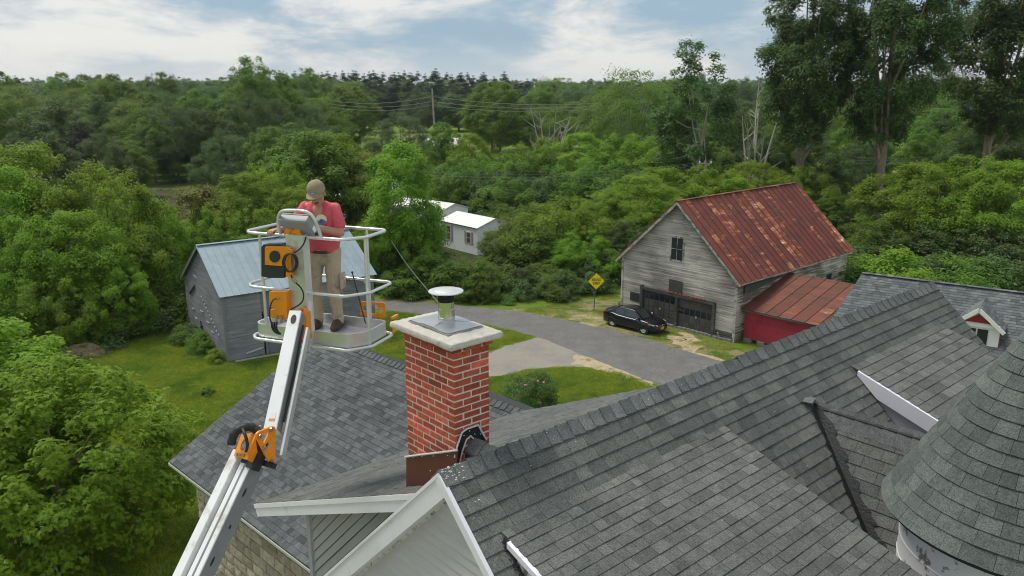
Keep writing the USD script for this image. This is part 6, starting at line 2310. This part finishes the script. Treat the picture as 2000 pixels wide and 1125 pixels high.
make_tree('bsd', 120, 5.0, 3.3, .1, WIDE, 150, 16000, .22, 'leaf_dark', name='bush', rc=(.12, .22), flat=.95)
BUSH = {'leaf_bright': 'bsb', 'leaf_green': 'bsg', 'leaf_dark': 'bsd', 'leaf_willow': 'bsg'}
make_tree('yel', 112, 8.0, 4.2, 1.0, ROUND, 80, 16000, .24, 'leaf_yellow', name='boxelder_tree', rc=(.16, .26), flat=.62)
make_tree('pur', 113, 8.0, 3.6, 1.0, ROUND, 60, 9000, .3, 'leaf_purple', name='broadleaf_tree', rc=(.18, .28))
make_tree('shr', 114, 2.4, 1.7, .1, WIDE, 40, 5200, .16, 'leaf_green', name='shrub', rc=(.2, .34), r0=.05, nl=5)
make_tree('shb', 115, 2.4, 1.7, .1, WIDE, 40, 5200, .16, 'leaf_bright', name='shrub', rc=(.2, .34), r0=.05, nl=5)
make_tree('shd', 116, 3.0, 2.0, .1, WIDE, 45, 6000, .18, 'leaf_dark', name='shrub', rc=(.2, .34), r0=.05, nl=5)


ORD = ['leftmost', 'second from left', 'third from left', 'fourth from left', 'fifth from left', 'sixth from left', 'seventh from left', 'eighth from left', 'ninth from left', 'tenth from left', 'eleventh from left', 'twelfth from left', 'thirteenth from left', 'fourteenth from left', 'fifteenth from left', 'sixteenth from left', 'seventeenth from left', 'eighteenth from left', 'nineteenth from left', 'twentieth from left']


def row(label, group, items, hmin=1.0):
    us = sorted(i[1] for i in items)
    for k, u, v, y, w in items:
        at_px(k, u, v, y, w, label + ', ' + ORD[us.index(u)], group, hmin=hmin)


def at_px(key, u, vtop, Y_, wpx, label, group=None, rot=None, cat='tree', hmin=1.0):
    top = Yd(u, vtop, Y_)
    depth = Y_ * _c - (top[2] * .5 - CAMH) * _s
    pr = PROTO[key]
    if cat == 'tree' and pr['args'][8] in BUSH and (max(hmin, top[2]) / pr['H']) / (wpx * depth / FOC / 2 / pr['R']) < .74:
        key = BUSH[pr['args'][8]]
    return tree(key, top[0], Y_, max(hmin, top[2]), wpx * depth / FOC, label, group, rot, cat)


# ---- the trees one can point to
at_px('near', 75, 715, 22.5, 500, 'bright yellow-green leafy tree nearest the camera at bottom left, over the corrugated sheets', 'near boxelders', 20)
at_px('near', -75, 628, 26.0, 470, 'bright leafy tree cut by the left edge of the picture behind the nearest one', 'near boxelders', 140)
at_px('pop', 1768, -130, 84, 205, 'huge dark poplar with a forked orange-barked trunk right of the barn ridge', 'tall poplars', 35)
at_px('pop', 1600, -85, 88, 200, 'huge dark poplar with a pale bare trunk, left one of the tall pair', 'tall poplars', 160)
at_px('pop', 1990, -110, 92, 205, 'huge dark poplar cut by the right edge of the picture', 'tall poplars', 250)
at_px('pop2', 1362, 84, 92, 135, 'slim dark poplar leaning right with a ragged top above the barn roof', 'tall poplars', 0)
at_px('asp', 1235, 138, 112, 150, 'thin-crowned aspen group with pale stems left of the leaning poplar', None, 30)
at_px('lpo', 778, 284, 62, 165, 'loose yellowish poplar with a slender crown before the mobile homes', None, 80)
at_px('map1', 495, 114, 150, 150, 'big dark round tree standing above the skyline left of the middle', None, 10)
at_px('pur', 148, 243, 118, 60, 'dark purple-leaved tree among the green ones at far left', None, 0)
at_px('yel', 378, 366, 62, 190, 'olive-yellow bushy tree behind the ridge of the grey shed', None, 0)
at_px('yel', 735, 300, 76, 120, 'small yellowish tree behind the wooden pole with the short crossarm', None, 40)
at_px('map1', 960, 196, 190, 110, 'round dark green maple alone at the edge of the far field', None, 50)
at_px('wil', 1125, 168, 260, 110, 'pale weeping willow rising from the far trees right of centre', None, 0)
at_px('wil', 780, 220, 150, 130, 'grey-green willow beside the far field left of the tall pole', None, 60)

G1 = 'boxelders along the left of the lawn'
row('bright green boxelder in the row at the far left of the lawn', G1, [('box1', 60, 286, 54, 300), ('box2', 190, 326, 53, 270), ('box1', -40, 330, 50, 280), ('box2', 30, 420, 46.5, 230), ('box1', 125, 415, 48, 230), ('box2', 255, 380, 54, 190), ('box1', 300, 420, 57, 170), ('box2', 215, 500, 47.5, 150), ('box1', 335, 470, 57, 140), ('box2', 95, 520, 45, 170)])
G1 = 'boxelders behind the grey shed'
row('tree at the far side of the meadow left of the shed', 'trees by the far meadow', [('wil', 20, 262, 104, 130), ('drk', 95, 258, 108, 110), ('wil', 190, 262, 106, 120), ('map1', 245, 275, 110, 90), ('wil', 440, 255, 106, 130), ('map2', 520, 250, 104, 110), ('wil', 590, 240, 108, 120), ('drk', 655, 245, 104, 100), ('wil', 335, 200, 129, 140), ('drk', 410, 214, 131, 110), ('map1', 290, 232, 127, 100)])
row('green boxelder in the row behind the grey shed and the man', G1, [('box1', 460, 342, 64, 200), ('box2', 530, 312, 68, 190), ('map2', 600, 258, 76, 220), ('box1', 655, 262, 78, 200), ('box2', 690, 440, 60, 120), ('box2', 420, 400, 60, 150), ('box1', 560, 370, 64, 170), ('box2', 500, 400, 60, 160), ('map2', 690, 300, 80, 140)])
G1 = 'bushes between shed and road'
row('leafy bush in the clump behind the chimney', G1, [('map2', 850, 485, 59, 150), ('map1', 905, 505, 57, 130), ('map2', 780, 470, 61, 130), ('box2', 725, 500, 63, 120), ('map1', 940, 555, 55.5, 70), ('drk', 820, 560, 58, 110), ('box2', 790, 410, 60.5, 130), ('box1', 740, 420, 63, 110), ('bsg', 800, 520, 58, 130), ('drk', 760, 570, 60, 100)], hmin=2)
G1 = 'boxelders left of the barn'
row('leafy tree in the green mass just left of the barn', G1, [('box1', 1090, 392, 66, 200), ('box2', 1180, 372, 70, 190), ('box1', 1240, 345, 74, 200), ('map1', 1040, 440, 64, 150), ('box2', 1136, 450, 62, 150), ('drk', 1000, 500, 64, 90), ('drk', 1186, 480, 61.5, 110), ('map2', 1075, 520, 60, 120), ('drk', 1020, 560, 58.5, 80), ('drk', 1225, 430, 64, 100), ('drk', 1130, 545, 59.5, 90), ('map1', 985, 432, 67, 110), ('map2', 1000, 400, 76, 130)], hmin=2)
G1 = 'boxelders behind the barn'
row('bright green boxelder showing over the rusty barn roof', G1, [('box1', 1300, 330, 80, 190), ('box2', 1385, 322, 80, 180), ('box1', 1480, 318, 82, 170), ('box2', 1560, 322, 84, 160), ('map1', 1620, 385, 80, 90), ('box1', 1435, 350, 76, 150), ('drk', 1640, 420, 78, 80)])
G1 = 'boxelders at the right edge'
row('bright boxelder behind the neighbouring roof at right', G1, [('box1', 1790, 322, 74, 230), ('box2', 1890, 300, 72, 260), ('box1', 1990, 318, 70, 230), ('map1', 1715, 420, 70, 120), ('drk', 1740, 455, 67, 120), ('drk', 1850, 440, 66, 150), ('drk', 1960, 440, 64, 160), ('map2', 1690, 470, 68, 90)])
G1 = 'trees across the middle'
row('green tree in the middle band beyond the mobile homes', G1, [('map1', 905, 300, 96, 140), ('drk', 960, 330, 92, 120), ('map2', 985, 345, 88, 130), ('box2', 1060, 268, 108, 150), ('map1', 1010, 290, 104, 140), ('box1', 1130, 262, 106, 170), ('box2', 1215, 258, 104, 180), ('box1', 1300, 268, 102, 170), ('drk', 1050, 340, 90, 120), ('map2', 870, 340, 92, 100), ('drk', 930, 390, 88, 110), ('map1', 1390, 280, 104, 130), ('map2', 865, 240, 118, 80), ('box1', 920, 262, 112, 100), ('map1', 815, 285, 110, 90), ('wil', 845, 268, 125, 70), ('map2', 840, 330, 98, 90), ('map1', 770, 290, 100, 130), ('map2', 1120, 320, 92, 150), ('map1', 1200, 310, 92, 150)])
G1 = 'dark trees under the poplars'
row('darker tree around the feet of the tall poplars', G1, [('drk', 1440, 215, 112, 110), ('map1', 1530, 235, 108, 120), ('drk', 1500, 260, 104, 100), ('map2', 1680, 235, 112, 110), ('drk', 1850, 215, 114, 120), ('map1', 1810, 250, 104, 110), ('map2', 1920, 235, 106, 140), ('drk', 1990, 225, 104, 130), ('drk', 1600, 270, 104, 110), ('drk', 1890, 260, 96, 120), ('map1', 1700, 262, 118, 100), ('wil', 1690, 268, 104, 110)])
# dead trees


def dead_tree(u, vtop, Y_, n, spread, label, seed):
    rg = np.random.default_rng(seed)
    top = Yd(u, vtop, Y_)
    b = V(top[0], Y_, 0)
    T_ = Thing('dead_tree', label, 'dead tree', b)
    for k in range(n):
        h = top[2] * rg.uniform(.55, 1)
        d = rg.normal(0, spread, 2)
        p = b + V(d[0] * .3, d[1] * .3, 0)
        P = np.array([p, p + V(d[0] * .3, d[1] * .3, h * .4), p + V(d[0] * .8, d[1] * .8, h * .75), p + V(d[0] * 1.1, d[1], h)])
        mb = MB()
        mb.tube(P, [.2, .14, .08, .03], 6)
        for j in range(7):
            s0 = rg.uniform(.4, .95)
            q = P[0] + (P[3] - P[0]) * s0
            e_ = q + V(*(rg.normal(0, spread * .5, 2)), rg.uniform(.5, 2.2))
            mb.tube([q, (q + e_) / 2 + rg.normal(0, .1, 3), e_], [.06, .04, .015], 4)
        mb.build('stem', 'bark_pale', T_)


dead_tree(1075, 208, 125, 9, 2.2, 'clump of bare grey dead trees right of the round maple in the far field', 1)
dead_tree(1485, 150, 100, 6, 2.0, 'bare dead tree showing pale branches between the leaning and the left tall poplar', 2)

# ---- wooded middle distance: single trees in rows, thinned where the field is open
rg = np.random.default_rng(42)
GROUPS = {'wil': ('grey-green willow in the wooded middle distance', 'willows of the middle distance'), 'map1': ('round green tree in the wooded middle distance', 'broadleaf trees of the middle distance'), 'map2': ('upright green tree in the wooded middle distance', 'broadleaf trees of the middle distance'), 'drk': ('dark green tree in the wooded middle distance', 'dark trees of the middle distance'), 'asp': ('thin-crowned pale stemmed tree in the wooded middle distance', 'aspens of the middle distance'), 'pin': ('dark pine rising on the wooded skyline', 'pines on the skyline')}
for Y_, h0, sp in ((132, 10.5, 9.5), (150, 12.5, 10), (172, 13.0, 11), (200, 14.0, 12), (235, 15, 13), (280, 16, 15)):
    x = -Y_ * .72
    while x < Y_ * .72:
        x += sp * rg.uniform(.75, 1.3)
        u = proj(V(x, Y_, 5))[0]
        if Y_ < 240 and 690 < u < 930:
            continue
        if Y_ < 160 and (930 < u < 1180 or 1590 < u < 1720):
            continue
        if Y_ < 140 and u > 700:
            continue
        left_ = u < 640
        key = rg.choice(['wil', 'map1', 'map2', 'drk', 'asp'], p=([.38, .2, .14, .18, .1] if left_ else [.12, .3, .2, .26, .12]))
        h = h0 * rg.uniform(.78, 1.22) * (1.12 if left_ else 1.0)
        zone = ('at the far left edge', 'above the left tree row', 'above the grey shed', 'near the tall pole', 'above the road', 'left of the leaning poplar', 'behind the barn', 'between the poplar trunks', 'at the right edge')[int(min(8, max(0, u / 223)))]
        lab_, grp_ = GROUPS[key]
        tree(key, x, Y_ + rg.uniform(-6, 6), h, sp * rg.uniform(1.0, 1.4), lab_.replace(' in the wooded middle distance', ' in the ' + ('nearer' if Y_ < 160 else 'second' if Y_ < 210 else 'farthest') + ' wood ' + zone), grp_)
for u, v, y, w in [(560, 145, 330, 40), (600, 140, 330, 44), (640, 139, 335, 46), (690, 138, 330, 44), (730, 138, 330, 44), (770, 141, 335, 40), (850, 134, 330, 50), (800, 142, 340, 40), (900, 142, 330, 46), (945, 141, 330, 40), (985, 140, 330, 42), (1030, 154, 345, 36), (1080, 157, 350, 36), (1140, 158, 360, 36), (190, 146, 340, 40), (110, 140, 330, 36), (30, 148, 350, 36), (330, 150, 350, 36), (1450, 155, 380, 36), (1250, 156, 380, 36)] + [(545 + 13.5 * i + (i * 7 % 5), 138 + (i * 5 % 9) + max(0, i - 25) * 1.6, 335 + (i * 11 % 30), 34 + (i * 3 % 9)) for i in range(36)]:
    at_px('pin', u, v, y, w * 1.5, 'dark pine on the skyline ' + ('at far left' if u < 400 else 'right of the big round tree' if u < 640 else 'left of the tall pole' if u < 845 else 'right of the tall pole' if u < 1010 else 'toward the leaning poplar'), GROUPS['pin'][1])

# ---- the far wood: one mass
far_protos = []
UsdGeom.Scope.Define(stage, '/World/far_wood_kinds') if False else None
pi = UsdGeom.PointInstancer.Define(stage, '/World/far_wood')
meta(pi.GetPrim(), 'far dark wood reaching to the skyline all along the horizon', 'wood', None, 'stuff')
for i in range(4):
    rg2 = np.random.default_rng(200 + i)
    (v, f, t_), C, rr = crown(rg2, 14, 6, 1.0, (ROUND, WIDE, TALL, CONE)[i], 34, 2600, .95, rc=(.2, .34), flat=.75)
    mb = MB()
    mb.add(v, f, t_)
    far_protos.append(mb.build('tree_kind', 'leaf_far' if i < 3 else 'leaf_pine', Part('/World/far_wood', V(0, 0, 0))).path)
pos, ids, scs, ors = [], [], [], []
for Y_ in (325, 375, 430, 500, 580, 680, 800, 950, 1150):
    x = -Y_ * .75
    while x < Y_ * .75:
        x += rg.uniform(6, 12) * (1 + Y_ / 900)
        hh = (16.5 + 7.5 * (Y_ - 325) / 625) * rg.uniform(.86, 1.12)
        pos.append((x, Y_ + rg.uniform(-25, 25), -.5))
        k = int(rg.choice(4, p=[.32, .3, .18, .2]))
        ids.append(k)
        s_ = hh / 14
        ww = s_ * rg.uniform(.85, 1.2) * (.8 if k == 3 else 1)
        scs.append((ww, ww, s_))
        a = rg.uniform(0, PI)
        ors.append((math.cos(a), 0, 0, math.sin(a)))
pi.CreatePrototypesRel().SetTargets([Sdf.Path(p) for p in far_protos])
pi.CreateProtoIndicesAttr(Vt.IntArray(ids))
pi.CreatePositionsAttr(Vt.Vec3fArray([Gf.Vec3f(*map(float, p)) for p in pos]))
pi.CreateScalesAttr(Vt.Vec3fArray([Gf.Vec3f(*map(float, p)) for p in scs]))
pi.CreateOrientationsAttr(Vt.QuathArray([Gf.Quath(float(o[0]), float(o[1]), float(o[2]), float(o[3])) for o in ors]))

# ---- forest floor, undergrowth
ground_mat('forest_floor', (.03, .045, .014), (.05, .07, .018), (.09, .07, .04))
strip('forest_floor', [(-60, 59), (-40, 57.5), (-24, 50), (-23, 46), (-25, 42), (-24, 30), (-40, 20), (-90, 20), (-120, 120), (-40, 120), (-20, 84), (-9, 96), (0, 92), (10, 98), (24, 96), (44, 92), (80, 90), (80, 60), (40, 62), (27, 62), (18, 70), (8, 66), (5, 58.5), (0, 58), (-4, 61), (-12, 60), (-20, 57.5)], .0155, 'forest_floor', .8, 21, px=False)
pu = UsdGeom.PointInstancer.Define(stage, '/World/undergrowth')
meta(pu.GetPrim(), 'low dark undergrowth and weeds under the trees around the yard', 'undergrowth', None, 'stuff')
up = []
for i, lf in enumerate(('leaf_green', 'leaf_dark', 'leaf_willow')):
    rg2 = np.random.default_rng(300 + i)
    (v, f, t_), C, rr = crown(rg2, 1.6, 1.3, 0, WIDE, 22, 1500, .17, rc=(.25, .4), flat=.8, aspect=.4)
    mb = MB()
    mb.add(v, f, t_)
    up.append(mb.build('weed_kind', lf, Part('/World/undergrowth', V(0, 0, 0))).path)
pos, ids, scs, ors = [], [], [], []


def weeds(line, n, wd, smin=.6, smax=1.5, probs=(.3, .5, .2)):
    L_ = [np.array(p, float) for p in line]
    for _ in range(n):
        i = rg.integers(len(L_) - 1)
        q = L_[i] + (L_[i + 1] - L_[i]) * rg.random() + rg.normal(0, wd, 2)
        pos.append((q[0], q[1], 0))
        ids.append(int(rg.choice(3, p=probs)))
        s_ = rg.uniform(smin, smax)
        scs.append((s_ * 1.1, s_ * 1.1, s_))
        a = rg.uniform(0, PI)
        ors.append((math.cos(a), 0, 0, math.sin(a)))


weeds([(-34, 50), (-25, 49.5), (-24.5, 45)], 60, .8)
weeds([(-25, 50), (-19, 56), (-8, 59), (-2, 58.5)], 70, 1.0)
weeds([(-1, 57.5), (3, 58), (6.5, 58.5)], 40, .6, .5, 1.1)
weeds([(24.5, 57), (28, 60), (36, 58), (46, 56)], 70, 1.2, .8, 2.0)
weeds([(-24, 52), (-40, 56)], 40, 2)
weeds([(24, 92), (60, 88)], 60, 2, 1, 2.2)
weeds([(-40, 122), (0, 124), (60, 120)], 120, 3, 1, 2.5)
weeds([(-21.2, 48.5), (-19.2, 45.8), (-17.2, 43.2)], 22, .25, .28, .6, (.75, .2, .05))
pu.CreatePrototypesRel().SetTargets([Sdf.Path(p) for p in up])
pu.CreateProtoIndicesAttr(Vt.IntArray(ids))
pu.CreatePositionsAttr(Vt.Vec3fArray([Gf.Vec3f(*map(float, p)) for p in pos]))
pu.CreateScalesAttr(Vt.Vec3fArray([Gf.Vec3f(*map(float, p)) for p in scs]))
pu.CreateOrientationsAttr(Vt.QuathArray([Gf.Quath(float(o[0]), float(o[1]), float(o[2]), float(o[3])) for o in ors]))

# ---- single shrubs
for k, u, v, y, w, lab in [('shr', 392, 648, 45.2, 55, 'low leafy shrub growing against the gable wall of the grey shed'), ('shd', 372, 630, 47.5, 50, 'dark shrub at the far corner of the grey shed'), ('shb', 425, 682, 42.6, 50, 'strap-leaved plant clump at the near corner of the grey shed'),
                           ('shb', 1228, 566, 52.8, 34, 'small bright bush between the car boot and the barn corner'), ('shb', 1740, 490, 55, 170, 'bright bush rising behind the ridge of the neighbouring roof, left one'), ('shr', 1880, 532, 52, 150, 'broad bush behind the ridge of the neighbouring roof, right one'),
                           ('shr', 990, 575, 55.5, 60, 'low bush beside the far end of the road right of the chimney'), ('shd', 1090, 565, 56.8, 90, 'dark bush at the wood edge left of the yellow sign'), ('shr', 405, 755, 37.5, 26, 'small sapling in the lawn beside the white boom')]:
    at_px(k, u, v, y, w, lab, None, cat='shrub', hmin=.5)
# rose bush
rb = G(1036, 806)
rose = Thing('rose_bush', 'round dark green rose bush with a few pink flowers on the lawn behind the ridge', 'bush', rb)
rg = np.random.default_rng(55)
(v, f, t_), C, rr = crown(rg, 2.0, 1.35, .05, ROUND, 80, 11000, .09, rc=(.2, .32), flat=.85, droop=.2)
mb = MB()
mb.add(v + rb, f, t_)
mb.build('foliage', 'leaf_dark', rose)
plain('rose_pink', (.6, .12, .2), .6, var=.2)
for i, (u, v_) in enumerate([(1026, 752), (1032, 758), (1051, 744), (1062, 747), (1055, 787), (1010, 775)]):
    q = Yd(u, v_, rb[1] - .75)
    mb = MB()
    for k in range(6):
        d = rand_dirs(rg, 1)[0]
        m = trimesh.creation.icosphere(1, .04)
        mb.add(m.vertices * [1, 1, .7] + q + d * .03, m.faces)
    mb.build('flower', 'rose_pink', rose)
# ---------------------------------------------------------------- mown grass: tufts over the lawns in view
material('grass_blade', {'at': ('attribute', {'attribute': 'tone'}), 'g': ('geometry', {}), 'n': ('noise_texture', {'scale': .45, 'detail': 6.0, 'roughness': .65}), 'n2': ('noise_texture', {'scale': 3.5, 'detail': 4.0, 'roughness': .65}),
    'r': ('rgb_ramp', {'ramp': [(0., (.2, .28, .028)), (1., (.42, .5, .075))]}), 'pr': ('rgb_ramp', {'ramp': [(.35, (.6, .78, .8)), (.5, (1, 1, 1)), (.66, (1.25, 1.1, .9))]}), 'p2': ('rgb_ramp', {'ramp': [(.3, (.7, .75, .7)), (.6, (1.05, 1.05, 1.)), (.75, (1.2, 1.1, 1.1))]}),
    'x': ('mix', {'mix_type': 'multiply', 'fac': 1.}), 'y': ('mix', {'mix_type': 'multiply', 'fac': 1.}), 'p': ('principled_bsdf', {'roughness': .6, 'specular_ior_level': .25}), 't': ('translucent_bsdf', {}), 'm': ('mix_closure', {'fac': .35})},
    [('at.fac', 'r.fac'), ('g.position', 'n.vector'), ('g.position', 'n2.vector'), ('n.fac', 'pr.fac'), ('n2.fac', 'p2.fac'), ('r.color', 'x.color1'), ('pr.color', 'x.color2'), ('x.color', 'y.color1'), ('p2.color', 'y.color2'), ('y.color', 'p.base_color'), ('y.color', 't.color'), ('p.BSDF', 'm.closure1'), ('t.BSDF', 'm.closure2')], surface='m.closure')
gi = UsdGeom.PointInstancer.Define(stage, '/World/grass')
meta(gi.GetPrim(), 'short uneven green grass growing over the lawns and verges around the house', 'grass', None, 'stuff')
gp = []
for i in range(3):
    rg = np.random.default_rng(400 + i)
    n = 170
    r_ = .55 * np.sqrt(rg.random(n))
    a = rg.uniform(0, 2 * PI, n)
    p = np.stack([r_ * np.cos(a), r_ * np.sin(a), 0 * a], 1)
    d = rg.normal(0, .45, (n, 2))
    h = rg.uniform(.03, .085, n) * (1.5 if i == 2 else 1)
    tip = p + np.stack([d[:, 0] * h, d[:, 1] * h, h], 1)
    b = rg.uniform(0, 2 * PI, n)
    sd = np.stack([np.cos(b), np.sin(b), 0 * b], 1) * .013
    v = np.stack([p - sd, p + sd, tip], 1).reshape(-1, 3)
    f = np.arange(3 * n).reshape(-1, 3)
    tn = np.repeat(np.clip(rg.normal(.45, .2, n), 0, 1), 3)
    mb = MB()
    mb.add(v, f, tn)
    gp.append(mb.build('tuft_kind', 'grass_blade', Part('/World/grass', V(0, 0, 0))).path)
rg = np.random.default_rng(77)
lawns = [(Polygon([G(*q)[:2] for q in [(110, 640), (360, 640), (450, 715), (545, 680), (540, 760), (400, 890), (330, 1000), (300, 1040), (200, 900), (60, 720)]]), 4200),
         (Polygon([G(*q)[:2] for q in [(940, 735), (1080, 716), (1180, 724), (1290, 765), (1200, 815), (1000, 830), (930, 820)]]), 1800),
         (Polygon([G(*q)[:2] for q in [(700, 680), (760, 610), (870, 615), (950, 635), (1050, 660), (990, 676), (880, 705), (790, 730)]]), 2200), (Polygon([(-22, 10), (-22, 36), (-12, 36), (-4, 30), (-7, 16), (-9, 10)]), 2200), (VERGE, 900)]
hard = ROAD.union(GRAV)
pos, ids, scs, ors = [], [], [], []
for poly, n in lawns:
    x0, y0, x1, y1 = poly.bounds
    k = 0
    while k < n:
        x, y = rg.uniform(x0, x1), rg.uniform(y0, y1)
        pt = Point(x, y)
        if not poly.contains(pt) or hard.distance(pt) < .45:
            k += .2
            continue
        k += 1
        if poly is VERGE and meshkit.noise(V(x * .9, y * .9, 0), 4) < .45:
            continue
        pos.append(Gf.Vec3f(float(x), float(y), .0))
        ids.append(int(rg.choice(3, p=[.45, .45, .1])))
        s_ = float(rg.uniform(.7, 1.3))
        scs.append(Gf.Vec3f(s_, s_, s_ * (.6 if poly is VERGE else 1)))
        a = rg.uniform(0, PI)
        ors.append(Gf.Quath(float(math.cos(a)), 0, 0, float(math.sin(a))))
gi.CreatePrototypesRel().SetTargets([Sdf.Path(p) for p in gp])
gi.CreateProtoIndicesAttr(Vt.IntArray(ids))
gi.CreatePositionsAttr(Vt.Vec3fArray(pos))
gi.CreateScalesAttr(Vt.Vec3fArray(scs))
gi.CreateOrientationsAttr(Vt.QuathArray(ors))
# ---------------------------------------------------------------- summer haze over the whole valley
MAT['haze'] = usdkit.material(stage, '/World/Looks/haze', {'v': ('principled_volume', {'color': (.86, .92, 1.0), 'density': .00009, 'anisotropy': .2})}, [], volume='v.volume')
mb = MB()
mb.box(V(0, 1000, 22), (3400, 3400, 48))
mb.build('haze', 'haze', label='thin bluish summer haze lying over the valley', cat='haze', kind='stuff')
